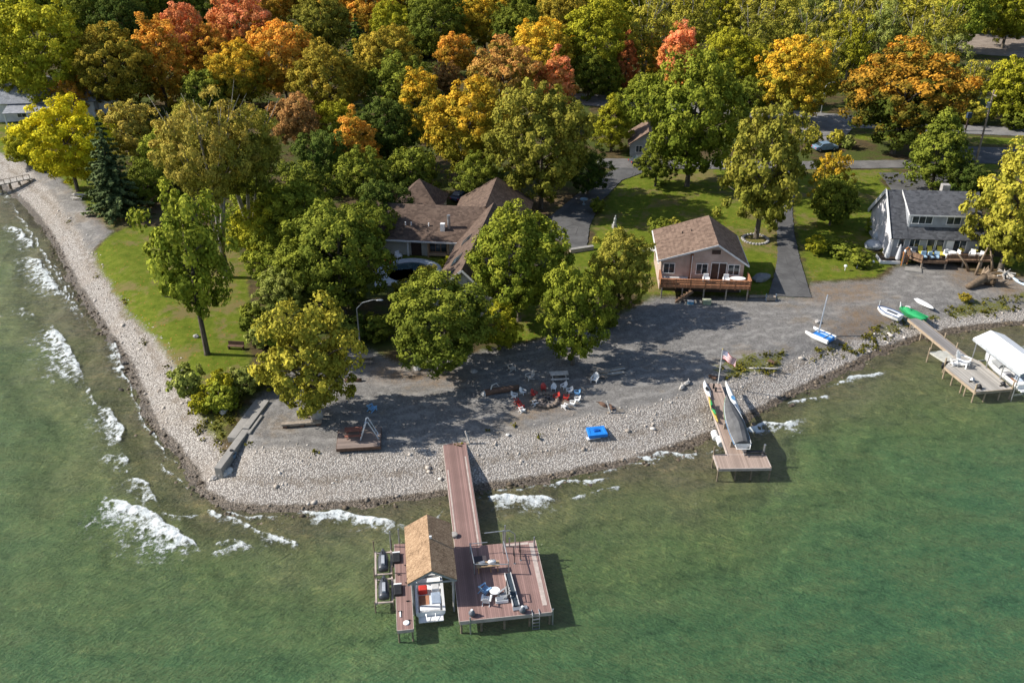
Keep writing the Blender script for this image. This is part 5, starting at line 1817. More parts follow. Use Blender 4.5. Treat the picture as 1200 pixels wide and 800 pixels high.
# motor boat in the slip
def motor_boat(name, label, loc, rz, L=6.2, W=2.3, z=.35, red=True, cover=None):
    """local +y = bow"""
    t = thing(name, label, 'boat', loc, rz)
    rings = []
    for i in range(13):
        u = i / 12
        y = -L / 2 + L * u
        ww = W / 2 * (1 - max(0, (u - .45) / .55) ** 2.3 * .93)
        sheer = .62 + .25 * u * u
        keel = -.25 + .5 * max(0, u - .6) ** 1.5
        rings.append([Vector((-ww, y, sheer)), Vector((-ww * .97, y, .35)), Vector((-ww * .7, y, keel + .18)), Vector((0, y, keel)), Vector((ww * .7, y, keel + .18)), Vector((ww * .97, y, .35)), Vector((ww, y, sheer)),
                      Vector((ww * .82, y, sheer + .03)), Vector((ww * .8, y, .2 if .06 < u < .72 else sheer + .02)), Vector((0, y, .2 if .06 < u < .72 else sheer + .06)), Vector((-ww * .8, y, .2 if .06 < u < .72 else sheer + .02)), Vector((-ww * .82, y, sheer + .03))])
    for r_ in rings:
        for p in r_: p.z += z
    hull = MB().loft(rings).build('hull', GEL, t)
    yb = -L / 2
    MB().bx(-W * .42, W * .42, yb - .55, yb - .02, z + .12, z + .22).build('swim_platform', GEL, t, bevel=.03)
    sm = REDPLAST if red else paint('grey vinyl', (.3, .3, .32), .5)
    MB().bx(-W * .36, W * .34, yb + .25, yb + .8, z + .2, z + .6).build('bench_seat', GEL, t, bevel=.06)
    MB().bx(-W * .36, -W * .06, yb + 2.2, yb + 2.75, z + .2, z + .72).build('seat', sm, t, bevel=.06)
    sm = paint('pale boat seat', (.55, .55, .55), .5)
    MB().bx(W * .08, W * .36, yb + 2.2, yb + 2.75, z + .2, z + .72).build('seat', sm, t, bevel=.06)
    MB().bx(-W * .37, -W * .02, yb + .85, yb + 2.1, z + .2, z + .23).build('carpet', paint('reddish mat', (.36, .17, .1), .9), t)
    MB().bx(W * .05, W * .38, yb + .85, yb + 2.0, z + .2, z + .62).build('engine_hatch', paint('blue grey vinyl', (.3, .36, .45), .5), t, bevel=.06)
    m = MB(); m.bar((-W * .38, yb + 3.3, z + .95), (W * .38, yb + 3.3, z + .95), .04, .5, up=(0, -.5, 1)); m.build('windscreen', GLASS, t)
    m = MB(); m.tube([(-.35, yb - .05, z + .5), (-.3, yb - .62, z + .34), (.3, yb - .62, z + .34), (.35, yb - .05, z + .5)], .025, 6); m.build('stern_rail', STEEL, t)
    return t


bl = fd.L(501, 705, .9)
motor_boat('motorboat', 'white motorboat with a red seat floating under the chipboard boathouse', fd.w(mx_ - .25, by0 + 2.55, 0), yaw, 6.0, 2.2)


def jet_ski(label, loc, rz):
    t = thing('jet_ski', label, 'jet ski', loc, rz, 'jet skis beside the catwalk')
    t.scale = (.85, .8, .9)
    rings = []
    for i in range(11):
        u = i / 10
        y = -1.35 + 2.7 * u
        ww = .5 * (1 - max(0, (u - .5) / .5) ** 2.2 * .9)
        zt = .42 + .22 * math.sin(u * 2.6)
        rings.append([Vector((-ww, y, .3)), Vector((-ww * .8, y, .05)), Vector((0, y, -.05 + .25 * u ** 3)), Vector((ww * .8, y, .05)), Vector((ww, y, .3)), Vector((ww * .6, y, zt)), Vector((0, y, zt + .05)), Vector((-ww * .6, y, zt))])
    MB().loft(rings).build('hull', paint('dark grey hull', (.05, .055, .065), .35, .2, spec=.5), t, True)
    MB().loft([[Vector((-.17, y, .5 + a)), Vector((.17, y, .5 + a)), Vector((.14, y, .72 + a)), Vector((-.14, y, .72 + a))] for y, a in ((-1.0, 0), (-.5, .04), (-.1, .0), (.1, .06))]).build('seat', paint('pale grey seat', (.35, .37, .4), .6), t)
    m = MB(); m.tube([(-.38, .3, .95), (-.1, .42, .93), (.1, .42, .93), (.38, .3, .95)], .03, 6); m.tube([(0, .42, .6), (0, .42, .93)], .05, 6); m.build('handlebar', BLACK, t)
    return t


for k_, (px, py, l, ll) in enumerate(((449, 656, 'dark jet ski on the lift nearer the beach', 'narrow jet ski lift nearer the beach'), (450, 688, 'dark jet ski with a pale seat on the outer lift', 'outer jet ski lift with pale frame'))):
    q = fd.L(px, py, 1.2)
    p = fd.w(q.x, q.y, 0)
    t = thing('jet_ski_lift', ll, 'boat lift', p, yaw, 'jet ski lifts')
    m = MB()
    for s_ in (-.62, .62): m.bx(s_ - .07, s_ + .07, -1.35, 1.35, .82, .95)
    for y in (-1.2, 1.2): m.bx(-.55, .55, y - .07, y + .07, .8, .9)
    m.build('cradle', PALE_EDGE, t)
    m = MB(); m.bx(.72, 1.35, -.9 + .2, .9, .98, 1.08); m.build('side_platform', GREYD, t)
    for s_, y in ((-.72, -1.3), (-.72, 1.3), (.7, -1.3), (.7, 1.3)): pile(t, s_, y, -1.2, 1.15 if y < 0 else 2.1, .05, PILE, 'post')
    j = jet_ski(l, fd.w(q.x, q.y, .98), yaw)
    t2 = thing('float_box', 'black float box between the outer lift and the catwalk' if k_ else 'black float box beside the inner lift', 'float', fd.w(q.x + 1.05, q.y - .2 - k_ * .5, 1.08), yaw, 'float boxes')
    MB().bx(-.3, .3, -.5, .5, 0, .5).build('body', BLACK, t2, bevel=.05); MB().bx(-.3, .3, .5, .62, .0, .52).build('end_cap', WHITEPLAST, t2)

# ---- things on the platform
def dl(px, py, z=DZM): return fd.L(px, py, z)


# hoist frame with a sling table
q = dl(570, 672)
t = thing('hoist_frame', 'tall grey hoist frame with cross rails standing in the middle of the platform', 'boat hoist', fd.w(0, 0, DZM), yaw)
f0, f1, f2, f3 = dl(551, 648), dl(556, 672), dl(590, 648), dl(596, 672)
m = MB()
for p in (f0, f1): m.tube([(p.x, p.y, 0), (p.x, p.y, 1.05)], .05, 8)
m.tube([(f0.x, f0.y, 1.05), (f1.x, f1.y, 1.05)], .05, 8)
m.tube([(f0.x, f0.y, 1.0), (f0.x + 1.4, f0.y, 1.0)], .035, 8); m.tube([(f1.x, f1.y, 1.0), (f3.x, f3.y, 1.0)], .04, 8)
m.build('rail', STEEL, t)
m = MB(); m.tube([(f2.x, f2.y, 0), (f2.x, f2.y, 2.4)], .06, 8); m.tube([(f3.x, f3.y, 0), (f3.x, f3.y, 1.3)], .05, 8); m.tube([(f2.x, f2.y, 1.3), (f3.x, f3.y, 1.3)], .045, 8); m.build('mast', STEEL, t)
m = MB(); m.tube([(f2.x, f2.y, 2.3), (f2.x + .5, f2.y + .1, 2.25), (f2.x + .95, f2.y + .2, 1.7), (f2.x + 1.0, f2.y + .2, .2)], .045, 8); m.tube([(f2.x, f2.y, 2.35), (f2.x - 1.5, f2.y, 2.3)], .04, 8); m.build('davit_arm', STEEL, t)
MB().box((f1.x + .55, (f1.y + f0.y) / 2 - .2, .45), (1.0, .9, .06)).build('tray', paint('dark tray', (.06, .05, .055), .7), t)
tb = dl(572, 668)
t = thing('storage_bench', 'low table piled with a white bag and grey cloth on the platform', 'bench', fd.w(tb.x, tb.y, DZM), yaw)
MB().bx(-.9, .9, -.3, .3, .62, .7).build('tabletop', paint('tan board', (.4, .27, .16), .7), t)
for x in (-.75, .2, .75): MB().bar((x, -.25, 0), (x, .2, .62), .07).build('leg', paint('orange timber', (.4, .22, .1), .7), t)
t = thing('bag', 'white rolled bag lying on the low platform table', 'bag', fd.w(tb.x + .3, tb.y, DZM + .7), yaw)
MB().rock((0, 0, .17), (.34, .2, .19), 3, .15, 0, 12, 8).build('body', WHITEPLAST, t, True); MB().tube([(-.2, 0, .3), (0, 0, .45), (.2, 0, .3)], .02, 5).build('handle', BLACK, t)
t = thing('folded_cloth', 'grey folded cloth beside the white bag', 'cloth', fd.w(tb.x - .45, tb.y, DZM + .7), yaw)
MB().rock((0, 0, .1), (.32, .22, .12), 8, .3, 0, 10, 6).build('cloth', GREYFAB, t); MB().box((0, 0, .2), (.4, .26, .05), .3).build('fold', STEEL, t)
adirondack('pale blue deck chair in the boathouse shade', paint('pale blue plastic', (.25, .42, .62), .5), fd.w(*dl(568, 694).xy, DZM), yaw + 2.2, 'chairs on the mauve platform', .95)
adirondack('white deck chair with its back to the lake', WHITEPLAST, fd.w(*dl(570, 706).xy, DZM), yaw + 2.9, 'chairs on the mauve platform', .9)
adirondack('grey deck chair nearest the platform seam', paint('grey plastic', (.32, .33, .34), .5), fd.w(*dl(591, 700).xy, DZM), yaw - .9, 'chairs on the mauve platform', .9)
table('small pale round table among the deck chairs', fd.w(*dl(580, 697).xy, DZM), .4, .5, WHITEPLAST, yaw)
t = thing('equipment_box', 'low white and grey box beside the seam of the platform', 'box', fd.w(*dl(590, 704).xy, DZM), yaw)
MB().bx(-.6, .35, -.22, .22, 0, .3).build('body', WHITEPLAST, t, bevel=.04); MB().bx(-.55, .3, -.18, .18, .3, .36).build('lid', STEEL, t, bevel=.02)
t = thing('seam_strip', 'narrow dark gangplank lying along the seam of the platform', 'deck strip', fd.w(seam + .35, (dy0) / 2 - 1.1, DZM), yaw + .06)  # long dark box between pale rails, set beside the seam
MB().bx(-.2, .2, -2.0, 1.4, .1, .2).build('tread', paint('dark blue grey strip', (.03, .045, .06), .7), t)
m = MB(); m.bx(-.26, -.2, -2.0, 1.4, 0, .28); m.bx(.2, .26, -2.0, 1.4, 0, .28); m.build('side_rail', paint('pale alloy', (.5, .5, .5), .5), t)
m = MB(); m.bx(-.3, .8, -2.35, -2.02, -.12, .1); m.build('end_step', STEEL, t)
# upright swim ladder whose shadow falls on the boards
q = dl(596, 700)
t = thing('swim_ladder', 'upright dark ladder stored beside the gangplank', 'ladder', fd.w(q.x - .1, q.y, DZM), yaw)
for y in (-.35, .45): MB().tube([(0, y, 0), (0, y, 1.35)], .035, 6).build('rail', BLACK, t)
for z in (.35, .7, 1.05, 1.33): MB().tube([(0, -.35, z), (0, .45, z)], .03, 6).build('rung', BLACK, t)
for px, py, l in ((612, 717, 'grey ball fender near the ladder on the platform edge'), (553, 721, 'dark bollard cover at the outer corner of the platform')):
    t = thing('fender', l, 'fender', fd.w(*dl(px, py).xy, DZM), 0, 'fenders on the platform edge')
    MB().rock((0, 0, .25), (.25, .25, .27), 2, .05, 0, 12, 8).build('body', paint('grey fender', (.12, .13, .15), .5), t, True); MB().tube([(0, 0, .4), (0, 0, .62)], .09, 8).build('cap', WHITEPLAST, t)
for px, py, h, l in ((603, 652, .9, 'thin black rail end on the sunny side of the platform'), (610, 648, 1.1, 'second thin black rail on the sunny side of the platform')):
    t = thing('handrail', l, 'rail', fd.w(*dl(px, py + 8).xy, DZM), yaw, 'black rails on the platform')
    m = MB(); m.tube([(0, 0, 0), (0, 0, h), (.05, .9, h), (.05, .9, 0)], .035, 6); m.build('rail', BLACK, t); MB().lathe([(.09, 0), (.09, .03)], n=10).build('foot', STEEL, t)
t = thing('cushion', 'white marker pad at the outer end of the catwalk', 'pad', fd.w((cx0 + cx1) / 2 + .1, cy0 + .6, DZM), yaw)
MB().lathe([(.22, 0), (.24, .05), (.2, .09)], n=14).build('body', WHITEPLAST, t); MB().box((-.42, .9, .04), (.1, .6, .07)).build('strip', WHITEPLAST, t)
t = thing('planter_urn', 'pale stone urn where the walkway meets the platform', 'urn', fd.w(*dl(532, 628).xy, 0), 0)
MB().tube([(0, 0, -.5), (0, 0, 1.2)], .1, 8).build('post', PILE, t); MB().lathe([(.12, 1.2), (.28, 1.4), (.3, 1.6), (.2, 1.62)], n=12).build('body', STONE, t)

# ---- second dock with the covered boat
D2 = 1.5
A_, B_ = P(834, 449, D2), P(864, 533, D2)
yaw2 = math.atan2(A_.y - B_.y, A_.x - B_.x) - math.pi / 2
o2 = Vector((B_.x, B_.y, 0))
f2_ = Frame(o2, yaw2)
d2 = thing('dock', 'small tan dock with a square end, a grey covered boat lying on it', 'dock', o2, yaw2)
W2L = (A_ - B_).length
m = MB(); m.bx(-.85, .85, -.2, W2L, D2 - .14, D2); wk2 = m.build('walkway', TAND, d2)
m = MB(); m.bx(-.92, -.85, -.2, W2L, D2 - .3, D2 + .04); m.bx(.85, .92, -.2, W2L, D2 - .3, D2 + .04); m.build('edge_board', PALE_EDGE, wk2)
c = [f2_.L(836, 532.5, D2), f2_.L(897, 532.5, D2), f2_.L(904, 548, D2), f2_.L(842, 549, D2)]
m = MB(); m.prism([(p.x, p.y) for p in c][::-1], D2 - .18, D2 + .012); pf2 = m.build('platform', TAND, d2)
m = MB()
for i in range(4):
    p, q = c[i], c[(i + 1) % 4]
    m.bar((p.x, p.y, D2 - .12), (q.x, q.y, D2 - .12), .09, .28)
m.build('edge_board', PALE_EDGE, pf2)
for i, (p, hh) in enumerate(zip(c, (.9, .2, .05, .05))): pile(d2, p.x * .985, p.y * .97, -1.5, D2 + hh, .08)
for u in (.35, .65): p = c[3].lerp(c[2], u); pile(d2, p.x, p.y + .2, -1.5, D2 - .1, .08)
for i in range(6):
    y = .8 + i * (W2L - 1.4) / 5
    for s_ in (-.8, .8): pile(d2, s_, y, -1.2, D2 - .14, .06)
p = f2_.L(895, 531, D2)
m = MB(); m.tube([(p.x, p.y, D2 - 1.5), (p.x, p.y, D2 + 1.0)], .1, 8); m.build('mooring_post', STEEL, d2)
p0, p1 = f2_.L(861, 487, D2 + .6), f2_.L(872, 519, D2 + .2)
m = MB(); m.tube([(p0.x, p0.y, D2 + .7), (p0.x + .55, (p0.y * .6 + p1.y * .4), D2 + .75), (p1.x + .3, p1.y * .8 + p0.y * .2, D2 + .5), (p1.x, p1.y, D2 - .2)], .05, 8); m.build('handrail', paint('pale green pipe', (.4, .45, .35), .5), d2)


def covered_boat():
    t = thing('covered_boat', 'boat under a dark grey fitted cover resting on the small tan dock', 'boat', o2, yaw2)
    bw, st = f2_.L(842, 463, 3.1), f2_.L(861, 519, 2.8)
    y1, y0 = bw.y, st.y
    xm = .38
    L = y1 - y0
    hull, top = [], []
    for i in range(15):
        u = i / 14
        y = y0 + L * u
        ww = .85 * (1 - max(0, (u - .4) / .6) ** 2.1 * .95) * (.9 + .1 * min(1, u * 6))
        k_ = .28 + .5 * max(0, u - .55) ** 1.3
        z = D2 + .42
        hull.append([Vector((xm - ww, y, z + .85 + .2 * u)), Vector((xm - ww * .9, y, z + .5)), Vector((xm, y, z + k_ - .2)), Vector((xm + ww * .9, y, z + .5)), Vector((xm + ww, y, z + .85 + .2 * u)), Vector((xm, y, z + .8 + .2 * u))])
        pk = .5 * math.exp(-((u - .3) / .2) ** 2) + .1
        top.append([Vector((xm - ww * 1.03, y, z + .8 + .2 * u)), Vector((xm - ww * .5, y, z + .95 + .2 * u + pk * .75)), Vector((xm, y, z + 1.0 + .2 * u + pk)), Vector((xm + ww * .5, y, z + .95 + .2 * u + pk * .75)), Vector((xm + ww * 1.03, y, z + .8 + .2 * u)), Vector((xm, y, z + .82 + .2 * u))])
    MB().loft(hull).build('hull', GEL, t)
    MB().loft(top).build('cover', paint('charcoal boat cover', (.1, .1, .102), .8, .25, 1.5), t)
    ss_ = {(a, b): MB() for a in (0, 1) for b in (-1, 1)}
    for i in range(14):
        for s_ in (-1, 1):
            a_, b_ = hull[i], hull[i + 1]
            k_ = 0 if s_ < 0 else 4
            pa_, pb__ = a_[k_].lerp(a_[1 if s_ < 0 else 3], .35), b_[k_].lerp(b_[1 if s_ < 0 else 3], .35)
            off = Vector((s_ * .03, 0, 0))
            ss_[(int(i >= 7), s_)].bar(pa_ + off, pb__ + off, .04, .16)
    bs, gs = paint('blue stripe', (.12, .25, .42), .4), paint('green stripe', (.1, .3, .14), .4)
    for (a, b), mb in ss_.items(): mb.build('stripe', gs if a else bs, t)
    m = MB(); m.tube([(xm - .7, y0 - .05, D2 + 1.15), (xm - .6, y0 - .35, D2 + .9), (xm + .6, y0 - .35, D2 + .9), (xm + .7, y0 - .05, D2 + 1.15)], .04, 6); m.build('stern_rail', WHITEPLAST, t)
    m = MB()
    for y in (y0 + 1.2, y0 + L * .55): m.bx(xm - .8, xm + .8, y - .1, y + .1, D2 + .005, D2 + .66)
    m.build('cradle', WOODOLD, t)


covered_boat()


def kayak(name, label, p, q, w, cols, group, z):
    """a slim hull between two local points of the second dock"""
    mid = f2_.w((p.x + q.x) / 2, (p.y + q.y) / 2, z)
    d = q - p
    L = d.length
    t = thing(name, label, 'kayak', mid, yaw2 + math.atan2(d.y, d.x) - math.pi / 2, group)
    rg = []
    for i in range(11):
        u = i / 10
        ww = w / 2 * max(.06, math.sin(math.pi * u) ** .6)
        lift = .12 * (2 * u - 1) ** 4
        rg.append([Vector((-ww, -L / 2 + L * u, .2 + lift)), Vector((-ww * .6, -L / 2 + L * u, .04 + lift)), Vector((ww * .6, -L / 2 + L * u, .04 + lift)), Vector((ww, -L / 2 + L * u, .2 + lift)), Vector((0, -L / 2 + L * u, .3 + lift))])
    MB().loft(rg).build('hull', cols[0], t, True)
    MB().lathe([(.2, .24), (.24, .29), (.2, .33), (.16, .3)], n=14).build('cockpit_rim', cols[1], t).scale = (.85, 1.9, 1)
    return t


kayak('kayak', 'white kayak with a black end on the shore end of the small dock', f2_.L(825, 449, D2), f2_.L(832, 468, D2), .6, (WHITEPLAST, BLACK), 'kayaks along the small dock', D2 + .0)
kayak('kayak', 'yellow kayak along the edge of the small dock', f2_.L(830, 467, D2), f2_.L(841, 497, D2), .42, (paint('yellow plastic', (.42, .32, .08), .5), BLACK), 'kayaks along the small dock', D2 + .0)
kayak('kayak', 'green kayak beside the yellow one', f2_.L(832, 475, D2), f2_.L(838, 491, D2), .36, (paint('green plastic', (.03, .26, .08), .45), BLACK), 'kayaks along the small dock', D2 + .33)
kayak('canoe', 'blue and white canoe beside the covered boat on the small dock', f2_.L(850, 449, D2 + .4), f2_.L(868, 489, D2 + .4), .62, (GEL, paint('sea blue rim', (.08, .22, .4), .4)), 'canoe on the small dock', D2 + .35)
for px, py, l in ((838, 511, 'white mooring drum nearer the beach beside the small dock'), (844, 518, 'white mooring drum nearer the lake end of the small dock')):
    t = thing('float_drum', l, 'float', P(px, py, .6), yaw2, 'white drums beside the small dock')
    MB().tube([(0, -.5, .1), (0, -.45, .1), (0, .45, .1), (0, .5, .1)], [.3, .36, .36, .3], 14).build('body', WHITEPLAST, t)
    m = MB(); m.tube([(0, -.2, .1), (0, -.14, .1)], .38, 14); m.tube([(0, .14, .1), (0, .2, .1)], .38, 14); m.build('band', STEEL, t)
    m = MB(); m.tube([(.3, 0, -1.2), (.3, 0, .5)], .04, 6); m.build('stake', PILE, t)
t = thing('bollard', 'two black bollards at the head of the small dock', 'bollard', f2_.w(*f2_.L(836, 455, D2).xy, D2), yaw2)
MB().tube([(0, 0, 0), (0, 0, .55)], .1, 10).build('post', BLACK, t); MB().tube([(.1, -.6, 0), (.1, -.6, .5)], .1, 10).build('post', BLACK, t)
p = f2_.L(893, 531, D2)
t = thing('dock_bench', 'small dark seat at the lake corner of the small dock', 'bench', f2_.w(p.x - .9, p.y - .25, D2), yaw2)
MB().bx(-.9, .9, -.18, .18, .32, .4).build('seat', BLACK, t)
for x in (-.8, .8): MB().bx(x - .06, x + .06, -.15, .15, 0, .32).build('leg', STEEL, t)
MB().bx(-1.0, -.7, -.1, .3, .4, .75).build('backrest', STEEL, t)

# flag on its pole
fp = P(841.5, 449, D2)
t = thing('flagpole', 'slender white flagpole at the head of the small dock', 'flagpole', (fp.x, fp.y, gz(fp.x, fp.y)), 0)
zt = 0
for i in range(60):
    if pix(Vector((fp.x, fp.y, gz(fp.x, fp.y) + zt)))[1] > 410: zt += .1
MB().tube([(0, 0, -.2), (0, 0, zt)], [.06, .035], 10).build('pole', paint('pale pole', (.6, .6, .58), .4), t)
MB().rock((0, 0, zt + .06), (.08, .08, .08), 1, 0, 0, 10, 6).build('finial', paint('gilt ball', (.6, .45, .15), .35, metal=.6), t)
fl = thing('flag', 'waving red, white and blue striped flag with stars', 'flag', (fp.x, fp.y, gz(fp.x, fp.y) + zt - .12), R(-38), None)
RED, WH, BL = paint('flag red', (.45, .03, .04), .8, .05), paint('flag white', (.75, .75, .75), .8, .04), paint('flag blue', (.025, .04, .16), .8, .05)
FW, FH = 1.6, .95


def fpt(u, v, off=0):
    x = .05 + FW * u * .92
    return Vector((x, .14 * math.sin(u * 7.5 + v * 1.2) * (.25 + u) + off, -FH * v - .5 * u * u + .05 * math.sin(u * 6)))


NX, NY = 26, 13
st_, ca, sta = MB(), MB(), MB()
for j in range(NY):
    for i in range(NX):
        m_ = ca if (i < 10 and j < 7) else st_
        mi = 0 if m_ is ca else j % 2
        u0, u1, v0, v1 = i / NX, (i + 1) / NX, j / NY, (j + 1) / NY
        m_.add([fpt(u0, v1, -.006), fpt(u1, v1, -.006), fpt(u1, v0, -.006), fpt(u0, v0, -.006), fpt(u0, v1, .006), fpt(u1, v1, .006), fpt(u1, v0, .006), fpt(u0, v0, .006)], [(0, 1, 2, 3), (7, 6, 5, 4)], mi)
for r_ in range(9):
    for c_ in range(6 if r_ % 2 == 0 else 5):
        u = (10 / NX) * ((c_ * 2 + 1 + (r_ % 2)) / 12)
        v = (7 / NY) * ((r_ + 1) / 10)
        for off in (-.014, .014):
            pts = []
            for a_ in range(10):
                rr = .034 if a_ % 2 == 0 else .014
                an = math.pi / 2 + a_ * math.pi / 5
                pts.append(fpt(u + rr * math.cos(an) / FW, v - rr * math.sin(an) / FH, off))
            sta.add(pts, [tuple(range(10)) if off < 0 else tuple(range(9, -1, -1))])
st_.build('stripes', [RED, WH], fl); ca.build('canton', BL, fl); sta.build('stars', WH, fl)

# ---- dock at the edge of the picture with the white canopy
D3 = 1.35
A_, B_ = P(1071, 373, D3), P(1134, 424, D3)
yaw3 = math.atan2(A_.y - B_.y, A_.x - B_.x) - math.pi / 2
o3 = Vector((B_.x, B_.y, 0)); f3_ = Frame(o3, yaw3)
d3 = thing('dock', 'weathered grey dock with a broad end beside the white canopy', 'dock', o3, yaw3)
W3L = (A_ - B_).length
m = MB(); m.bx(-.75, .75, .2, W3L, D3 - .14, D3); wk3 = m.build('walkway', planks('brown grey boards', (.23, .215, .205), .15, 0, .2), d3)
m = MB(); m.bx(-.81, -.75, .2, W3L, D3 - .3, D3 + .02); m.bx(.75, .81, .2, W3L, D3 - .3, D3 + .02); m.build('edge_board', paint('honey edge board', (.36, .28, .2), .8), wk3)
c = [f3_.L(1107, 430, D3), f3_.L(1143.5, 459.5, D3), f3_.L(1187, 455.5, D3), f3_.L(1147.5, 423, D3), f3_.L(1122, 412, D3)]
m = MB(); m.prism([(p.x, p.y) for p in c][::1], D3 - .18, D3 + .012); pf3 = m.build('platform', GREYD, d3)
m = MB()
for i in range(3): p, q = c[i], c[i + 1]; m.bar((p.x, p.y, D3 - .12), (q.x, q.y, D3 - .12), .09, .28)
m.build('edge_board', paint('honey edge board', (.36, .28, .2), .8), pf3)
HON = paint('honey pile', (.36, .28, .19), .8, .3)
for p, q in ((c[0], c[1]),):
    for u in (.03, .3, .6, .72, .97): k_ = p.lerp(q, u); pile(d3, k_.x, k_.y, -1.3, D3 - .15 if u < .9 else D3 + .9, .08, HON)
for u in (.3, .7, 1): k_ = c[1].lerp(c[2], u); pile(d3, k_.x, k_.y + .1, -1.3, D3 - .15 if u < 1 else D3 + 1.0, .08, HON)
for i in range(5):
    y = .8 + i * (W3L - 1.4) / 4
    for s_ in (-.7, .7): pile(d3, s_, y, -1.2, D3 - .14 + (.8 if i in (1, 2) and s_ > 0 else 0), .07, HON)
cc = [f3_.L(1089, 412, D3), f3_.L(1108, 424, D3), f3_.L(1124, 418, D3), f3_.L(1118, 410, D3)]
m = MB(); m.prism([(p.x, p.y) for p in cc], D3 - .2, D3 - .02); m.build('side_platform', paint('pale boards', (.42, .41, .36), .8, .2), d3)
for k_ in cc[:2]: pile(d3, k_.x, k_.y, -1.3, D3 + .5, .08, HON)
wp_ = lambda px, py: f3_.w(*f3_.L(px, py, D3).xy, D3)
adirondack('big white armchair on the weathered grey dock', WHITEPLAST, wp_(1127, 428), yaw3 + .6, 'white chairs on the weathered dock', 1.6)
adirondack('low white chair beside the big white armchair', WHITEPLAST, wp_(1117, 428), yaw3 + 1.5, 'white chairs on the weathered dock', .9)
t = thing('tyre', 'black tyre hung on the edge of the weathered dock', 'tyre', f3_.w(*f3_.L(1107, 424, D3 - .3).xy, D3 - .55), yaw3)
mb = MB()
rings = []
for i in range(18):
    a_ = 6.283 * i / 18
    rings.append([Vector(((.42 + .14 * math.cos(b_)) * math.cos(a_), .14 * math.sin(b_) - .35, (.42 + .14 * math.cos(b_)) * math.sin(a_))) for b_ in [6.283 * j / 8 for j in range(8)]])
mb.loft(rings + [rings[0]], cap=False).build('tread', BLACK, t); MB().tube([(0, -.35, .5), (0, 0, .62)], .03, 6).build('rope', PALE_EDGE, t)
for px, py, l in ((1147, 455, 'black anchor stand near the outer post of the weathered dock'), (1175, 452, 'black winch stand at the corner under the canopy'), (1139, 447, 'grey folding seat on the weathered dock')):
    t = thing('dock_stand', l, 'stand', wp_(px, py), yaw3, 'stands on the weathered dock')
    MB().bx(-.35, .35, -.08, .08, 0, .1).build('foot', BLACK, t); MB().bx(-.08, .08, -.35, .35, .1, .18).build('cross_bar', BLACK if 'black' in l else STEEL, t)
    MB().lathe([(.22, .18), (.26, .3), (.12, .5)], n=10).build('head', BLACK if 'black' in l else STEEL, t)
# canopy and boat on the lift
hz = 3.6
n0, n1, n2 = f3_.L(1142.5, 395.6, hz), f3_.L(1193, 437.5, hz), f3_.L(1168, 392.5, hz + .7)
t = thing('boat_canopy', 'white gabled boat lift canopy on steel posts', 'canopy', o3, yaw3)
yA, yB = n0.y, n1.y - .2
xa = (n0.x + n1.x) / 2
half_ = max(1.7, n2.x - xa)
xr, xb = xa + half_, xa + 2 * half_
cl = paint('white canopy vinyl', (.8, .8, .8), .45, .04)
m = MB()
m.slab([(xa, yA, hz), (xr, yA, hz + .75), (xr, yB, hz + .75), (xa, yB, hz)], .05); m.slab([(xb, yA, hz), (xr, yA, hz + .75), (xr, yB, hz + .75), (xb, yB, hz)], .05)
m.build('roof', cl, t)
m = MB(); m.slab([(xa - .01, yA, hz - .02), (xa - .01, yB, hz - .02), (xa - .01, yB, hz - .3), (xa - .01, yA, hz - .3)], .03); m.wall([(xa, yB - .02, hz - .3), (xb, yB - .02, hz - .3), (xb, yB - .02, hz), (xr, yB - .02, hz + .72), (xa, yB - .02, hz)], .03); m.build('valance', paint('grey vinyl edge', (.4, .42, .44), .6), t)
ny = 4
for x in (xa + .25, xb - .25):
    for i in range(ny):
        y = yB + .4 + (yA - yB - .8) * i / (ny - 1); pile(t, x, y, -1.2, hz + .05, .06, STEEL, 'post')
m = MB()
for i in range(ny): y = yB + .4 + (yA - yB - .8) * i / (ny - 1); m.bar((xa + .25, y, .75), (xb - .25, y, .75), .12, .16)
m.build('cradle', STEEL, t)
b3 = motor_boat('motorboat', 'white motorboat lifted under the white canopy', f3_.w(xr - .15, (yA + yB) / 2, 0), yaw3, min(7.2, (yA - yB) * .86), 2.3, 1.15, False)
# far beach: the dark jetty at the edge
A_, B_ = G(38, 211), P(-14, 222, .9)
t = thing('jetty', 'low dark jetty crossing the beach below the white house', 'jetty', (A_.x, A_.y, 0), math.atan2(B_.y - A_.y, B_.x - A_.x))
Lj = (Vector((B_.x, B_.y, 0)) - Vector((A_.x, A_.y, 0))).length
MB().bx(0, Lj, -.7, .7, 1.35, 1.5).build('boards', GREYD, t)
for i in range(5):
    for s_ in (-.6, .6): pile(t, .6 + i * (Lj - 1) / 4, s_, -1, 1.35, .1)
m = MB()
for i in range(6): m.bx(.4 + i * Lj / 7, .5 + i * Lj / 7, .55, .65, 1.5, 2.2)
m.bar((.4, .6, 2.2), (Lj * .8, .6, 2.2), .08); m.build('railing', WOODOLD, t)
# ------------------------------------------------------------------ things on the shore
DARKWOOD = paint('dark reddish timber', (.13, .075, .05), .8, .3, 3, bump=.4)
SILVER = paint('sun bleached wood', (.48, .45, .41), .85, .22, 3, bump=.3)
DRYWOOD = paint('tan driftwood', (.25, .185, .125), .9, .3, 3, bump=.5)

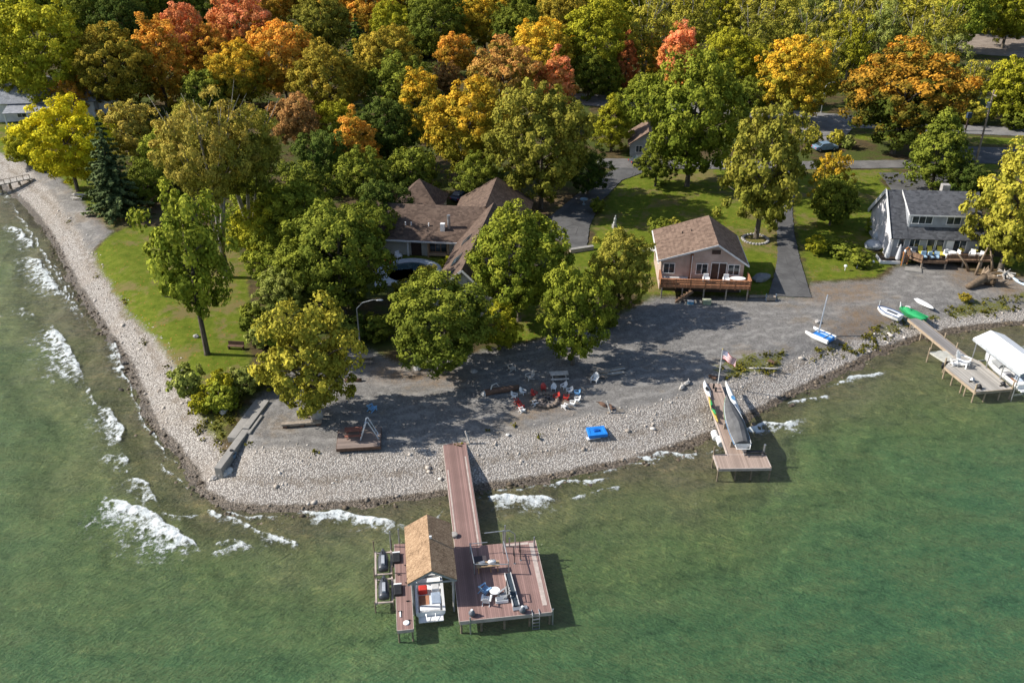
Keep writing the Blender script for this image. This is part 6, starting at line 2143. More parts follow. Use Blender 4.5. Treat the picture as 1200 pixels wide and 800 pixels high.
# fire pit ring of stones
p = G(640, 470)
RINGS = paint('sooty brown stone', (.22, .17, .135), .9, .3, 3, bump=.5)
t = thing('fire_pit', 'round stone fire pit ringed by white and red chairs', 'fire pit', p)
for i in range(18):
    a_ = 6.283 * i / 18
    MB().rock((1.15 * math.cos(a_), 1.15 * math.sin(a_), .16), (.24, .2, .2), i, .3).build('ring_stone', RINGS, t)
MB().lathe([(1.0, -.05), (1.0, .06), (.5, .1)], n=20).build('ash_bed', paint('ash', (.2, .17, .15), .95, .35, 5), t)
for i in range(4):
    a_ = .8 * i
    MB().tube([(-.5 * math.cos(a_), -.5 * math.sin(a_), .12), (.5 * math.cos(a_), .5 * math.sin(a_), .22)], .08, 7).build('burnt_log', BLACK, t)
WR, RR_ = 'white chairs round the fire pit', 'red chairs round the fire pit'
LB = paint('light blue plastic', (.2, .42, .68), .45, .1)
fpx, fpy, fpx_ = p.x, p.y, 640
for px, py, c, l, g in [
    (606, 466, WHITEPLAST, 'white chair at the log side of the fire pit, beside a red one', WR), (615, 462, WHITEPLAST, 'white chair behind the pair at the log side of the fire pit', WR),
    (648, 458, WHITEPLAST, 'tall white chair directly behind the fire pit', WR), (659, 456, WHITEPLAST, 'white chair furthest up the gravel behind the fire pit', WR),
    (665, 461, WHITEPLAST, 'white chair next to the light blue chair', WR), (673, 470, WHITEPLAST, 'white chair on the dock side of the fire pit', WR),
    (668, 474, WHITEPLAST, 'white chair between two others on the dock side of the fire pit', WR), (660, 477, WHITEPLAST, 'white chair closest to the lake by the fire pit', WR),
    (614, 481, WHITEPLAST, 'white chair standing apart below the red ones', WR), (628, 474, WHITEPLAST, 'low white chair touching the fire pit stones', WR),
    (637, 458, REDPLAST, 'tall red chair behind the fire pit', RR_), (627, 464, REDPLAST, 'red chair leaning back beside the fire pit', RR_), (609, 472, REDPLAST, 'red chair between white ones on the log side', RR_),
    (613, 477, REDPLAST, 'red chair just above the white chair standing apart', RR_), (651, 467, REDPLAST, 'small red chair at the edge of the fire pit stones', RR_), (661, 468, REDPLAST, 'red chair among the white ones on the dock side', RR_),
    (673, 463, LB, 'light blue chair at the fire pit', 'blue chair at the fire pit')]:
    q = G(fpx_ + (px - fpx_) * 1.1, 469 + (py - 469) * 1.12)
    adirondack(l, c, q, math.atan2(fpy - q.y, fpx - q.x) + math.pi / 2 + rnd.uniform(-.25, .25), g, .7)


def log(label, a_, b_, r, m, name='log', z=None, group=None):
    d = b_ - a_
    t = thing(name, label, 'log', a_.lerp(b_, .5), math.atan2(d.y, d.x), group)
    L = d.length
    MB().tube([(-L / 2, 0, r * .8), (-L / 4, .05, r * .85), (L / 4, -.05, r * .85), (L / 2, 0, r * .8)], [r, r * .96, r * .9, r * .8], 10).build('trunk', m, t, True)
    MB().tube([(-L / 2 - .015, 0, r * .8), (-L / 2, 0, r * .8)], r * .9, 10).build('cut_end', SILVER, t)
    return t


t = log('long dark driftwood trunk with a pale end on the gravel behind the fire pit', G(568, 463), G(608, 456), .34, DARKWOOD)
MB().tube([(-1.2, 0, .5), (-1.0, .1, 1.0), (-.5, .25, 1.05), (-.2, .3, .6)], [.09, .07, .05, .04], 6).build('root', SILVER, t)
MB().rock((-1.95, -.05, .22), (.32, .3, .3), 4).build('root_ball', SILVER, t)
log('pale log lying on the wooded bank beside the bushes', G(261, 487), G(276, 471), .3, SILVER)
log('thin bleached branch on the weeds above the small dock', G(878, 431), G(912, 425) + Vector((0, -1.5, 0)), .1, SILVER)
log('dark log in the shade under the broad maple', G(404, 447), G(424, 446), .2, DARKWOOD)
t = thing('log_bench', 'low log bench with a squared front beside the boulder', 'bench', G(354, 499), .12)
MB().bx(-1.9, 1.9, -.22, .22, .28, .46).build('seat', WOODOLD, t)
for x in (-1.6, 0, 1.6): MB().bx(x - .2, x + .2, -.2, .2, 0, .28).build('leg', DARKWOOD, t)
t = thing('boulder', 'upright grey boulder under the gold ash', 'boulder', G(372, 493), 0)
MB().rock((0, 0, .7), (.62, .4, .95), 7, .2, 0, 14, 10).build('stone', STONE, t, True); MB().rock((-.8, .5, .2), (.5, .2, .18), 9, .3).build('wood_chunk', DRYWOOD, t)
for px, py, r_, l in ((262, 556, .55, 'white rock at the foot of the concrete wall'), (269, 552, .4, 'pale rock beside the white rock'), (252, 560, .35, 'grey rock at the end of the concrete wall'), (489, 432, .5, 'rounded pale boulder under the broad maple'), (497, 430, .38, 'small boulder next to the rounded pale one'),
                      (520, 433, .4, 'boulder at the foot of the broad maple'), (555, 436, .4, 'boulder at the shaded side of the broad maple'), (258, 470, .45, 'round grey boulder among the bushes'), (262, 477, .35, 'pale stone below the bright green bush'),
                      (958, 378, .4, 'grey boulder behind the catamaran'), (1064, 362, .4, 'pale rock by the head of the weathered dock'), (62, 370, .35, 'dark rock in the shallows'), (230, 395, .35, 'stone at the edge of the shore lawn'), (146, 426, .35, 'dark rock at the edge of the water'), (595, 510, .22, 'lone pale stone on the pebbles'), (12, 183, .5, 'rock at the top of the beach')):
    t = thing('boulder', l, 'boulder', G(px, py), px * .3, 'boulders along the shore')
    MB().rock((0, 0, r_ * .3), (r_, r_ * .8, r_ * .65), px, .35, 0, 12, 8).build('stone', paint('dark stone', (.1, .09, .08), .8) if 'dark' in l else (paint('pale stone', (.55, .53, .5), .85, .2, bump=.5) if 'white' in l or 'pale' in l else STONE), t)

# concrete wall at the point
a_, b_ = P(255, 548, 1.6), P(312, 468, 1.8)
a_.z = b_.z = 0
d = b_ - a_
L = d.length
yw = math.atan2(d.y, d.x)
t = thing('concrete_wall', 'long low concrete wall with a flat top at the point of the beach', 'wall', a_, yw)
MB().bx(0, L * .55, -.36, .36, -.3, 1.6).build('wall_block', CONC, t, bevel=.05)
MB().bx(L * .55 + .02, L, -.33, .33, -.3, 1.78).build('wall_block', CONC, t, bevel=.05)
MB().bx(L * .42, L * 1.02, .4, 1.25, -.3, 1.58).build('step_slab', CONC, t, bevel=.04)
MB().bx(L * .5, L * .78, -.7, -.38, -.3, 1.66).build('buttress', CONC, t, bevel=.06)
MB().tube([(L * .24, -.1, 1.6), (L * .24, -.1, 1.68)], .16, 10).build('mooring_ring', BLACK, t)
t = thing('plastic_tub', 'blue grey tub leaning against the lake end of the concrete wall', 'tub', G(272, 536), .4)
MB().lathe([(.35, 0), (.45, .5), (.48, .52), (.4, .5), (.33, .05)], n=16).build('body', paint('blue grey tub', (.16, .24, .32), .5), t); MB().tube([(-.45, 0, .5), (0, 0, .8), (.45, 0, .5)], .02, 6).build('handle', STEEL, t)

# swim raft beached on the gravel
a_, b_ = G(395, 531), G(446, 528)
yr = math.atan2(b_.y - a_.y, b_.x - a_.x)
fr2 = Frame(a_, yr)
Wr = (b_ - a_).length
dp = fr2.l(P(396, 503, a_.z + .5)).y
t = thing('swim_raft', 'brown wooden swim raft beached on the gravel', 'raft', a_, yr)
MB().bx(0, Wr, 0, dp, .38, .52).build('deck', planks('raft boards', (.22, .17, .145), .2, 1, .2), t)
m = MB(); m.bx(-.03, Wr + .03, -.05, -.003, .2, .5); m.bx(-.05, -.003, 0, dp, .2, .5); m.bx(Wr + .003, Wr + .05, 0, dp, .2, .5); m.build('skirt_board', DARKWOOD, t)
for x in (.7, Wr / 2, Wr - .7): MB().tube([(x, .15, .15), (x, dp - .15, .15)], .2, 10).build('float', BLACK, t)
al = paint('pale blue alloy', (.5, .55, .62), .35, .1, metal=.5)
t2 = thing('frame_ladder', 'silver A-shaped ladder frame standing on the beached raft', 'ladder', fr2.w(2.9, dp * .35, .52), yr)
for y in (0, .75):
    MB().tube([(-.75, y * .2, 0), (-.06, y, 2.0), (.06, y, 2.0), (.95, y * .9, 0)], .055, 7).build('rail', al, t2)
for i in range(4): z = .35 + i * .42; u = z / 2.0; MB().bar((-.75 + .69 * u, .05 + .1 * u, z), (-.75 + .69 * u, .15 + .6 * u, z), .16, .04).build('step', al, t2)
for i in range(2): z = .3 + i * .4; u = z / 2; MB().bar((.95 - .89 * u, .0, z), (.95 - .89 * u, .68, z), .05).build('rung', al, t2)
t2 = thing('picnic_table', 'red brown picnic table on the beached raft', 'picnic table', fr2.w(1.5, dp * .62, .52), yr)
RB = paint('red brown timber', (.24, .095, .065), .75, .2)
MB().bx(-.8, .8, -.35, .35, .7, .76).build('tabletop', RB, t2)
for y in (-.65, .65): MB().bx(-.8, .8, y - .13, y + .13, .4, .45).build('bench', RB, t2)
for x in (-.6, .6): MB().bar((x, -.6, 0), (x, .2, .7), .08).build('leg', RB, t2); MB().bar((x, .6, 0), (x, -.2, .7), .08).build('leg', RB, t2)


def picnic(label, loc, rz, m):
    t2 = thing('picnic_table', label, 'picnic table', loc, rz)
    MB().bx(-.95, .95, -.38, .38, .7, .76).build('tabletop', m, t2)
    for y in (-.7, .7): MB().bx(-.95, .95, y - .13, y + .13, .4, .45).build('bench', m, t2)
    for x in (-.7, .7):
        MB().bar((x, -.65, 0), (x, .2, .7), .08).build('leg', m, t2); MB().bar((x, .65, 0), (x, -.2, .7), .08).build('leg', m, t2)
    return t2


picnic('grey picnic table in the shade behind the fire pit', G(655, 444), .1, SILVER)
picnic('weathered picnic table under the grey-green ash', G(703, 440), -.3, WOODOLD)
picnic('old picnic table in the shade below the curved lamp', G(427, 424), .1, WOODOLD)
picnic('pale picnic table at the top of the beach near the spruce', G(93, 233), -.2, SILVER)
for px, py, l, c in ((599, 434, 'grey lawn seat in the deep shade behind the trunk', SILVER), (697, 447, 'light folding seat beside the weathered picnic table', WHITEPLAST), (621, 444, 'small grey seat in the shade of the yellow-green maple', SILVER), (436, 481, 'pale blue upright seat behind the beached raft', LB)):
    adirondack(l, c, G(px, py), px, 'seats in the shade', .95)
t = thing('lumber', 'stack of old boards in the shade beside the ash trunk', 'boards', G(714, 438), .2)
for i in range(5): MB().box((rnd.uniform(-.3, .3), -.4 + i * .22, .1 + .05 * i), (3.2, .2, .05), rnd.uniform(-.15, .15)).build('board', SILVER if i % 2 else WOODOLD, t)
t = thing('garden_bench', 'curved dark bench on the shore lawn near the yellow bush', 'bench', G(277, 409), -.1)
MB().bx(-.9, .9, -.22, .22, .38, .45).build('seat', DARKWOOD, t); MB().bx(-.9, .9, .2, .26, .45, .9).build('backrest', DARKWOOD, t)
for x in (-.8, .8): MB().bx(x - .05, x + .05, -.2, .2, 0, .38).build('leg', DARKWOOD, t)
for px, py, l in ((716, 484, 'slanting white stake nearest the pebbles'), (551, 520, 'thin pale stick standing near the dock head')):
    t = thing('stake', l, 'post', G(px, py), 0, 'pale stakes on the gravel')
    MB().bar((0, 0, -.1), (-.45, .25, 1.3), .14, .1).build('post', SILVER, t); MB().box((-.1, .1, .03), (.5, .3, .07), .4).build('foot', WOODOLD, t)
for px, py, l in ((706, 475, 'short dark block beside the slanting white stake'), (715, 478, 'second dark block near the slanting white stake'), (799, 455, 'pale driftwood chunk on the gravel before the small dock'), (805, 450, 'tan driftwood piece in the tree shadow'), (835, 443, 'brown stump at the head of the small dock'), (904, 425, 'orange brown stump among the weeds')):
    t = thing('driftwood', l, 'driftwood', G(px, py), px, 'driftwood on the gravel')
    c = DARKWOOD if 'dark' in l or 'stump' in l else SILVER
    MB().rock((0, 0, .16), (.5, .22, .2), px, .4).build('chunk', c, t); MB().tube([(.2, 0, .15), (.6, .3, .3)], [.08, .03], 6).build('branch', c, t)
# blue float
t = thing('paddle_float', 'bright blue flat-topped float on the edge of the pebbles', 'float', G(699, 509), .18)
t.scale = (.84, .84, .9)
BB = paint('bright blue plastic', (.02, .2, .62), .35, .1)
m = MB()
rg = [[(-1.05, -.75), (1.05, -.75), (1.1, .8), (-.95, .85)], [(-1.15, -.85), (1.15, -.85), (1.2, .9), (-1.05, .95)], [(-1.12, -.8), (1.1, -.8), (1.1, .86), (-1.0, .9)], [(-.85, -.55), (.85, -.55), (.8, .6), (-.75, .65)], [(-.75, -.45), (.75, -.45), (.7, .5), (-.65, .55)]]
m.loft([[Vector((x, y, z)) for x, y in r_] for r_, z in zip(rg, (.05, .3, .5, .5, .46))]); m.build('hull', BB, t, bevel=.03)
MB().bx(-.35, .3, -.15, .3, .43, .62).build('seat', paint('deep blue plastic', (.01, .1, .42), .4), t, bevel=.05)
MB().box((-.5, -.55, .02), (1.6, .5, .06), .1).build('runner', WHITEPLAST, t)


# catamaran with a bare mast
def hull_mesh(L, w, h, y0=0, x0=0):
    rg = []
    for i in range(11):
        u = i / 10
        ww = w / 2 * (1 - max(0, (u - .5) / .5) ** 2 * .92) * (.8 + .2 * min(1, u * 5))
        z = .12 * max(0, u - .6)
        rg.append([Vector((x0 - ww, y0 - L / 2 + L * u, h + z)), Vector((x0 - ww * .8, y0 - L / 2 + L * u, .12 + z)), Vector((x0, y0 - L / 2 + L * u, z)), Vector((x0 + ww * .8, y0 - L / 2 + L * u, .12 + z)), Vector((x0 + ww, y0 - L / 2 + L * u, h + z)), Vector((x0, y0 - L / 2 + L * u, h + .06 + z))])
    return MB().loft(rg)


a_, b_ = G(950, 388), G(972, 403)
d = a_ - b_
t = thing('catamaran', 'beached white catamaran with blue trampoline and leaning bare mast', 'boat', a_.lerp(b_, .5), math.atan2(d.y, d.x) - math.pi / 2)
Lc = d.length * 1.12
for s_ in (-.8, .8): hull_mesh(Lc, .42, .5, 0, s_).build('hull', GEL, t)
MB().bx(-.6, .6, -Lc * .46, Lc * .22, .46, .54).build('trampoline', BLUEPLAST, t)
MB().bx(-.55, .55, -Lc * .5, -Lc * .465, .15, .5).build('stern_panel', BLUEPLAST, t)
m = MB(); m.tube([(-.85, Lc * .23, .58), (.85, Lc * .23, .58)], .05, 7); m.tube([(-.85, -Lc * .3, .58), (.85, -Lc * .3, .58)], .05, 7); m.build('crossbeam', STEEL, t)
MB().box((.15, -.3, .56), (.25, 2.2, .02)).build('sail_bag', paint('pale blue canvas', (.4, .55, .68), .8), t)
# mast towards the pixel of its tip
base = Vector((0, Lc * .1, .55))
fm = Frame(t.location, t.rotation_euler.z)
tipw = P(970, 345, 5.6)
tip = fm.l(tipw)
MB().tube([base, tip], [.085, .065], 8).build('mast', paint('grey alloy', (.4, .42, .45), .35, metal=.6), t)
for px, py, qx, qy, l, c1, c2 in ((1030, 362, 1052, 378, 'white sailing dinghy with a blue edge beached on the grass', GEL, paint('navy edge', (.03, .08, .2), .4)), (1056, 362, 1080, 381, 'green covered rowing boat beside the weathered dock', paint('green hull', (.03, .22, .08), .4), paint('green cover', (.02, .3, .1), .7))):
    a_, b_ = G(px, py), G(qx, qy); d = a_ - b_
    t = thing('dinghy', l, 'boat', a_.lerp(b_, .5), math.atan2(d.y, d.x) - math.pi / 2, 'beached boats')
    Ld = d.length * 1.1
    hull_mesh(Ld, 1.45, .6).build('hull', c1, t)
    m = MB()
    for s_ in (-1, 1): m.tube([(s_ * .62, -Ld / 2, .62), (s_ * .72, 0, .62), (s_ * .45, Ld * .3, .66), (0, Ld * .49, .72)], .06, 6)
    m.build('gunwale', c2, t)
    if 'green' in l:
        MB().rock((0, -.5, .62), (.62, 1.5, .22), 3, .15, 0, 14, 8).build('cover', c2, t, True)
        MB().rock((0, Ld * .2, .66), (.4, .6, .3), 5, .15, 0, 12, 8).build('cover_hump', c2, t, True)
        MB().tube([(0, Ld * .47, .6), (-.1, Ld * .5, 1.3)], [.12, .05], 7).build('stem_post', WHITEPLAST, t)
    else:
        MB().bx(-.2, .2, -Ld * .35, Ld * .1, .63, .67).build('cockpit', paint('dark cockpit', (.06, .07, .09), .6), t); MB().tube([(0, Ld * .46, .6), (0, Ld * .46, 1.4)], .03, 6).build('stem_post', WHITEPLAST, t)
a_, b_ = G(1072, 349), G(1089, 363); d = a_ - b_
t = thing('paddleboard', 'white paddleboard lying on the gravel', 'board', a_.lerp(b_, .5), math.atan2(d.y, d.x) - math.pi / 2)
rg = []
for i in range(13):
    u = i / 12; ww = .44 * max(.05, math.sin(math.pi * u) ** .55)
    rg.append([Vector((-ww, -1.75 + 3.5 * u, .12)), Vector((ww, -1.75 + 3.5 * u, .12)), Vector((ww * .9, -1.75 + 3.5 * u, .24)), Vector((-ww * .9, -1.75 + 3.5 * u, .24))])
MB().loft(rg).build('board', GEL, t); MB().bar((0, -1.5, .06), (0, -1.3, .06), .03, .2).build('fin', BLACK, t)
# stump and root plate
p = G(1150, 334)
t = thing('tree_stump', 'huge uprooted tan tree stump with splayed roots beside the willow', 'stump', p, .35)
SW = paint('tan stump wood', (.16, .115, .075), .9, .35, 3, bump=.6)
MB().tube([(-2.6, -.3, .35), (-1.6, -.2, .5), (-.3, 0, .75), (.6, .1, .95)], [.34, .42, .5, .55], 12).build('trunk', SW, t, True)
for i in range(13):
    a_ = 6.28 * i / 13 + rnd.uniform(-.2, .2)
    q = rnd.uniform(.9, 1.6)
    MB().tube([(.4, .1 + .4 * math.cos(a_), .95 + .4 * math.sin(a_)), (.9, .1 + .75 * q * math.cos(a_), max(.1, .95 + .7 * q * math.sin(a_))), (1.0 + rnd.uniform(-.3, .7), .1 + 1.25 * q * math.cos(a_), max(.02, .9 + 1.0 * q * math.sin(a_)))], [.3, .17, .04], 6).build('root', DRYWOOD if i % 2 else SW, t)
MB().rock((.9, .1, .7), (.6, 1.1, .8), 4, .45).build('soil_clod', paint('dark root soil', (.09, .06, .035), .95, .35), t)
for px, py, h, dx_, l in ((1143, 322, 4.2, .7, 'tall bare tan trunk leaning over the stump'), (1163, 318, 3.4, -1.2, 'pale broken trunk beside the stump'), (1136, 318, 2.6, -2.2, 'bent pale branch at the deck end')):
    t = thing('dead_trunk', l, 'trunk', G(px, py), 0, 'dead trunks at the stump')
    MB().tube([(0, 0, -.2), (dx_ * .3, .1, h * .4), (dx_, 0, h)], [.2, .15, .07], 8).build('stem', DRYWOOD, t, True); MB().tube([(dx_ * .3, .1, h * .4), (dx_ * .3 - .7, -.3, h * .7)], [.1, .03], 6).build('branch', DRYWOOD, t)
f2_save = f2_
f2_ = Frame((0, 0, 0), 0)
yaw2 = 0
kayak('kayak', 'pale blue kayak on the grass beside the stump', f2_.l(G(1186, 327)), f2_.l(G(1206, 338)), .8, (paint('ice blue plastic', (.45, .58, .72), .4), BLACK), 'kayak by the stump', LAND)
for px, py, l in ((1178, 324, 'pile of driftwood beside the pale blue kayak'),):
    t = thing('brushwood', l, 'driftwood', G(px, py), 0)
    mb = MB()
    for i in range(9): a_ = rnd.uniform(0, 3.14); mb.tube([(-math.cos(a_) * 1.1, -math.sin(a_) * 1.1, .1 + .06 * i), (math.cos(a_) * 1.1, math.sin(a_) * 1.1, .25 + .06 * i)], [.12, .05], 6)
    mb.build('branches', SILVER, t); MB().rock((0, 0, .2), (.7, .5, .3), 3).build('clod', DRYWOOD, t)


# lamps, poles, wires
def lamp(label, px, py, top, reach, group):
    b_ = G(px, py)
    h = 1
    while pix(b_ + Vector((0, 0, h)))[1] > top and h < 20: h += .1
    t = thing('street_lamp', label, 'lamp', b_, 0, group)
    e = h * .84
    MB().tube([(0, 0, -.2), (0, 0, .5), (0, 0, e), (reach * .3, 0, h * .95), (reach * .8, 0, h), (reach, 0, h)], [.11, .085, .065, .055, .045, .04], 8).build('pole', paint('grey lamp pole', (.3, .31, .32), .45, metal=.4), t)
    MB().rock((reach + (.25 if reach > 0 else -.25), 0, h - .03), (.4, .15, .1), 1, 0, 0, 12, 6).build('lamp_head', STEEL, t)
    MB().lathe([(.22, 0), (.22, .1), (.14, .16)], n=12).build('base', CONC, t)
    return t


lamp('curved grey lamp post among the trees above the gravel', 423, 414, 352, 2.3, 'lamp posts')
lamp('grey lamp post at the edge of the pale road', 962, 132, 97, 1.4, 'lamp posts')
b_ = G(1143, 192)
t = thing('utility_pole', 'tall leaning timber utility pole beside the asphalt apron', 'pole', b_)
tp = P(1165, 106, LAND + 13.2) - b_
MB().tube([(0, 0, -.3), tp], [.19, .13], 10).build('pole', paint('pole timber', (.3, .235, .18), .9, .2, 3), t)
dv = tp.normalized()
c_ = dv * (tp.length - .7)
MB().bar(c_ + Vector((0, -1.2, 0)), c_ + Vector((0, 1.2, 0)), .12, .14).build('crossarm', WOODOLD, t)
for y in (-1.05, 0, 1.05): MB().lathe([(.05, 0), (.08, .08), (.05, .2)], (c_.x, c_.y + y, c_.z + .08), 8).build('insulator', GLASS, t)
k_ = dv * (tp.length - 2.6)
MB().tube([k_ + Vector((-.35, 0, -.45)), k_ + Vector((-.35, 0, .45))], .26, 12).build('transformer', STEEL, t)
w0 = b_ + dv * (tp.length - 3.6)
w1 = P(930, 160, LAND + 7)
t = thing('overhead_cable', 'thin overhead cable running from the leaning pole towards the wood', 'cable', (0, 0, 0))
cv = [w0.lerp(w1, i / 14) - Vector((0, 0, 1.2 * math.sin(math.pi * i / 14))) for i in range(15)]
MB().tube(cv, .025, 5).build('wire', BLACK, t); MB().tube([w0, w0 + Vector((-.3, 0, 0))], .06, 6).build('clamp', STEEL, t)
t = thing('sign_post', 'dark post with a small dark box beyond the apron', 'post', G(1131, 154), 0)
MB().bx(-.12, .12, -.12, .12, -.2, 2.6).build('post', DARKOPEN, t); MB().bx(-.4, .4, -.3, .3, 2.6, 3.6).build('box', paint('dark blue box', (.04, .06, .1), .5), t)
# statue, bin, tree ring
t = thing('statue', 'pale stone garden statue on the lawn by the curved drive', 'statue', G(720, 267), .4)
MB().bx(-.3, .3, -.3, .3, -.1, .55).build('plinth', STONE, t, bevel=.03)
mb = MB(); mb.loft([[Vector((x * rx_ + ox, y * rx_ * .8, z)) for x, y in [(math.cos(6.283 * i / 10), math.sin(6.283 * i / 10)) for i in range(10)]] for z, rx_, ox in ((.55, .26, 0), (.8, .24, 0), (1.05, .17, .02), (1.35, .23, .04), (1.5, .2, .05), (1.56, .08, .05), (1.64, .07, .06), (1.72, .12, .07), (1.84, .12, .08), (1.93, .05, .08))])
mb.build('figure', paint('pale cast stone', (.5, .49, .46), .8, .2), t, True)
t = thing('birdbath', 'round silver blue fire bowl on the curved drive', 'bowl', G(684, 240), 0)
MB().lathe([(.3, 0), (.25, .1), (.12, .2), (.12, .6), (.6, .85), (.65, .95), (.55, .9), (.2, .75)], n=18).build('bowl', paint('silver blue metal', (.4, .5, .58), .4, metal=.4), t); MB().lathe([(.36, -.05), (.36, .03)], n=16).build('foot', STONE, t)
p = G(885, 281)
t = thing('stone_ring', 'low ring of grey stones round the olive maple', 'stone ring', p)
for i in range(26): a_ = 6.283 * i / 26; MB().rock((1.75 * math.cos(a_), 1.75 * math.sin(a_), .1), (.24, .2, .2), i, .3, 0, 8, 5).build('stone', STONE, t)


def car(label, loc, rz, col, group=None):
    t = thing('parked_car', label, 'car', loc, rz, group)
    m = MB()
    prof = [(-2.2, .45), (-2.25, .8), (-2.0, .95), (-1.5, 1.0), (-.9, 1.45), (.6, 1.48), (1.25, 1.02), (2.0, .9), (2.25, .7), (2.2, .4)]
    rings = [[Vector((x, y * (.86 if z > 1.1 else 1), z)) for x, z in prof] + [Vector((x, y, .32)) for x in (1.7, 0, -1.7)] for y in (-.88, -.8, .8, .88)]
    m.loft(rings); m.build('body', col, t, bevel=.04)
    for s_ in (-1, 1):
        m = MB(); m.wall([(-1.3, s_ * .885, 1.05), (1.05, s_ * .885, 1.05), (.55, s_ * .8, 1.4), (-.85, s_ * .8, 1.4)], .02); m.build('side_window', GLASS, t)
    m = MB(); m.slab([(.68, -.68, 1.46), (.68, .68, 1.46), (1.24, .74, 1.06), (1.24, -.74, 1.06)], -.02); m.build('windscreen', GLASS, t)
    m = MB(); m.slab([(-.98, -.68, 1.42), (-.98, .68, 1.42), (-1.5, .74, 1.03), (-1.5, -.74, 1.03)], -.02); m.build('rear_window', GLASS, t)
    for x in (-1.4, 1.4):
        for y in (-.8, .8):
            w_ = MB().tube([(x, y - .1, .33), (x, y + .1, .33)], .33, 18).build('wheel', BLACK, t); MB().tube([(x, y - .11, .33), (x, y + .11, .33)], .18, 12).build('rim', STEEL, w_)
    for y in (-.6, .6): MB().bx(2.19, 2.26, y - .18, y + .18, .62, .76).build('headlight', GEL, t)
    for y in (-.65, .65): MB().bx(-2.27, -2.2, y - .14, y + .14, .66, .84).build('tail_light', REDPLAST, t)
    return t


car('dark blue car parked behind the rear gable of the brown roofed house', P(541, 233, LAND + .1), 1.1, paint('dark blue car paint', (.03, .05, .1), .25, .1, spec=.6))
car('steel blue car half hidden behind the pale bush on the lane', P(966, 176, LAND + .12), .25, paint('steel blue car paint', (.16, .24, .33), .25, .08, spec=.6))
car('dark car in the shade of the cabin', P(752, 192, LAND + .1), .3, paint('charcoal car paint', (.06, .065, .07), .25, .1, spec=.6))
for px, py, l in ((1004, 314, 'white lawn light nearest the drive'), (1022, 312, 'white lawn light near the grey house'), (990, 317, 'small pale lawn light at the lower lawn edge')):
    t = thing('lawn_light', l, 'lamp', G(px, py), 0, 'white lawn lights')
    MB().tube([(0, 0, -.1), (0, 0, .55)], .05, 7).build('post', WHITE, t); MB().lathe([(.07, .55), (.22, .6), (.2, .75), (.05, .85)], n=12).build('cap', WHITEPLAST, t)
t = thing('firewood_rack', 'blue grey rack by the end of the asphalt drive', 'rack', G(903, 352), 0)
m = MB()
for x in (-.6, .6): m.bx(x - .05, x + .05, -.3, .3, 0, .1); m.bx(x - .05, x + .05, -.05, .05, .1, .9)
m.build('frame', paint('blue grey metal', (.2, .26, .33), .5), t); MB().bx(-.55, .55, -.25, .25, .12, .55).build('stacked_wood', WOODOLD, t)
t = thing('timber_edging', 'low timber edging along the shaded side of the cottage', 'edging', P(878, 348, LAND), 0)
MB().bx(0, 3.1, -.12, .12, 0, .22).build('sleeper', WOODOLD, t); MB().bx(-.25, 0, -.12, .12, 0, .3).build('end_block', DARKWOOD, t)
t = thing('retaining_wall', 'low stone step at the end of the curved drive', 'wall', P(668, 296, LAND), .35)
MB().bx(0, 3.4, -.25, .25, -.2, .45).build('wall', paint('tan stone', (.38, .32, .26), .85, .25, 2, bump=.5), t); MB().bx(-.05, 3.45, -.3, .3, .45, .53).build('cap', CONC, t)
t = thing('boat_cover', 'grey tarpaulin bundle beside the cottage wall', 'tarpaulin', P(892, 328, LAND), .5)
MB().rock((0, 0, .35), (1.3, .8, .5), 8, .25, 0, 14, 8).build('tarpaulin', GREYFAB, t); MB().tube([(-1.1, 0, .35), (0, 0, .9), (1.1, 0, .35)], .03, 6).build('rope', PALE_EDGE, t)


# weeds on the pebble edge, brush on the wooded floor: nobody could count them
def tufts(name, label, pts, cols, size, seed, h):
    rs = np.random.RandomState(seed)
    V, T = [], []
    for (x, y, s) in pts:
        z = gz(x, y)
        n = rs.randint(10, 20)
        pos = np.stack([x + rs.normal(size=n) * s * .45, y + rs.normal(size=n) * s * .45, z + np.abs(rs.normal(size=n)) * h * s + .04], 1)
        nr_ = unit(rs.normal(size=(n, 3)) + np.array([0, 0, .9]))
        V.append(leaf_quads(pos, nr_, size * rs.uniform(.6, 1.4, n), rs))
        T.append(np.repeat(np.clip(rs.rand() * .6 + rs.rand(n) * .4, 0, 1), 4))
    V, T = np.concatenate(V), np.concatenate(T)
    me = np_mesh(name, V, np.arange(len(V)).reshape(-1, 4), LEAF, False, {'tint': T, 'tip': T})
    o = bpy.data.objects.new(name, me)
    COL.objects.link(o)
    o.color = (*cols[0], 1)
    o['tip_colour'] = list(cols[1])
    tag(o, label, name, kind='stuff')


rs = np.random.RandomState(3)
X, Y = rs.uniform(-70, 78, 26000), rs.uniform(40, 180, 26000)
wd_ = np.full(X.shape, -30.0)
for q in WEED_PX: wd_ = np.maximum(wd_, sdf(W2(q, LAND * .9), X, Y))
pb_d, sh_d = sdf(PEB, X, Y), sdf(SHORE, X, Y)
kp = (wd_ > -.4) & (rs.rand(26000) < .9)
kp |= (np.abs(pb_d) < 1.2) & (sh_d > 1.5) & (rs.rand(26000) < .05)
tufts('weeds', 'low green and rusty weeds along the top of the pebble beach', [(x, y, rs.uniform(.25, .7)) for x, y in zip(X[kp], Y[kp])], PAL['ol'], .22, 5, .3)
X, Y = rs.uniform(-190, 200, 30000), rs.uniform(100, 330, 30000)
far_ = np.full(X.shape, -30.0)
for q in LAWNS: far_ = np.maximum(far_, sdf(W2(q, LAND), X, Y))
far_ = np.maximum(far_, sdf(GRAV, X, Y))
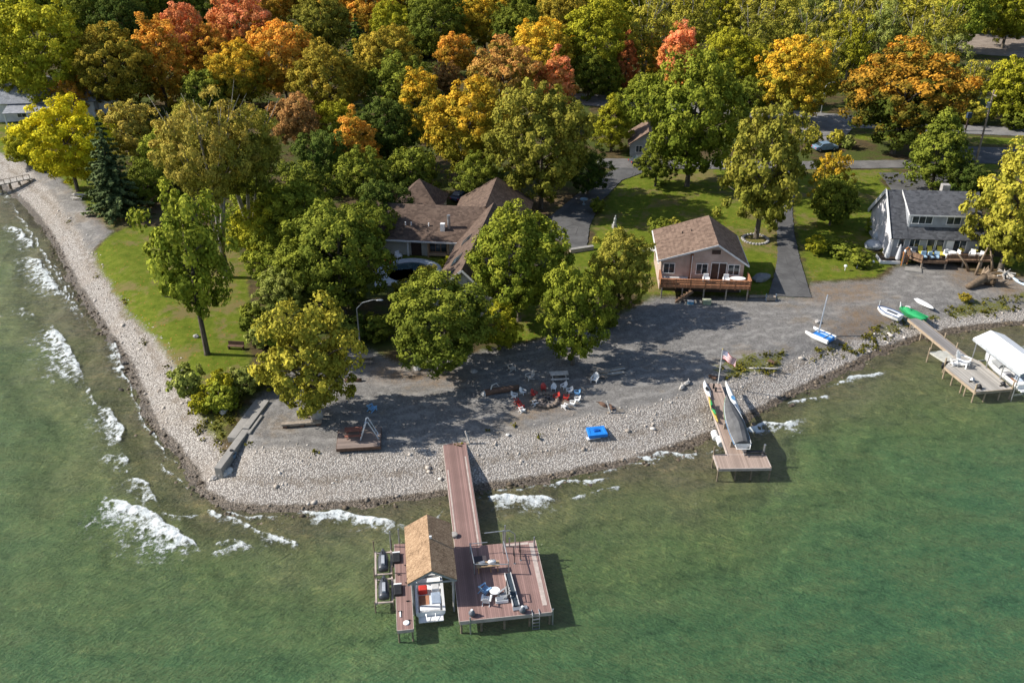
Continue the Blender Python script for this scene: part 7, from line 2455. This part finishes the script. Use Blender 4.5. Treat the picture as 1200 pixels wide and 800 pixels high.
rd = [[(880, 225), (960, 225), (960, 360), (880, 360)], [(630, 300), (780, 300), (780, 180), (630, 180)], [(540, 96), (1300, 110), (1300, 205), (540, 205)], [(1100, 34), (1300, 34), (1300, 78), (1100, 78)], [(430, 345), (620, 345), (620, 205), (430, 205)]]
for q in rd: far_ = np.maximum(far_, sdf(W2(q, LAND), X, Y))
kp = (far_ < -1) & (sdf(PEB, X, Y) > 3) & (rs.rand(30000) < .28)
tufts('undergrowth', 'low brush and leaves on the floor of the wood', [(x, y, rs.uniform(.6, 2.2)) for x, y in zip(X[kp], Y[kp])], PAL['gr'], .5, 6, .45)
# ------------------------------------------------------------------ camera, sun, sky
cam = bpy.data.cameras.new('camera')
cam.sensor_width = 36
cam.lens = 36 * FPX / 1200
cam.clip_start = 1
cam.clip_end = 9000
co = bpy.data.objects.new('camera', cam)
co.location = (0, 0, CAMZ)
co.rotation_euler = (R(90) - TH, 0, 0)
COL.objects.link(co)
SC.camera = co
SUN_EL, SUN_AZ = R(37), R(-90 + 3)          # azimuth from +Y, clockwise
d = Vector((math.sin(SUN_AZ) * math.cos(SUN_EL), math.cos(SUN_AZ) * math.cos(SUN_EL), math.sin(SUN_EL)))
su = bpy.data.lights.new('sun', 'SUN')
su.energy = 4.8
su.angle = R(.5)
su.color = (1, .95, .87)
so = bpy.data.objects.new('sun', su)
so.rotation_euler = d.to_track_quat('Z', 'Y').to_euler()
COL.objects.link(so)
wd = bpy.data.worlds.new('World')
SC.world = wd
wd.use_nodes = True
nt = wd.node_tree
sk = nt.nodes.new('ShaderNodeTexSky')
sk.sky_type = 'NISHITA'
sk.sun_disc = False
sk.sun_elevation = SUN_EL
sk.sun_rotation = SUN_AZ
nt.links.new(sk.outputs[0], nt.nodes['Background'].inputs[0])
nt.nodes['Background'].inputs[1].default_value = .105
vs_ = SC.view_settings
vs_.view_transform = 'Standard'
vs_.look = 'None'
vs_.gamma = 1
vs_.exposure = 0.6
vs_.use_curve_mapping = False
SC.cycles.max_bounces = 6
SC.cycles.transparent_max_bounces = 16
SC.cycles.use_denoising = True
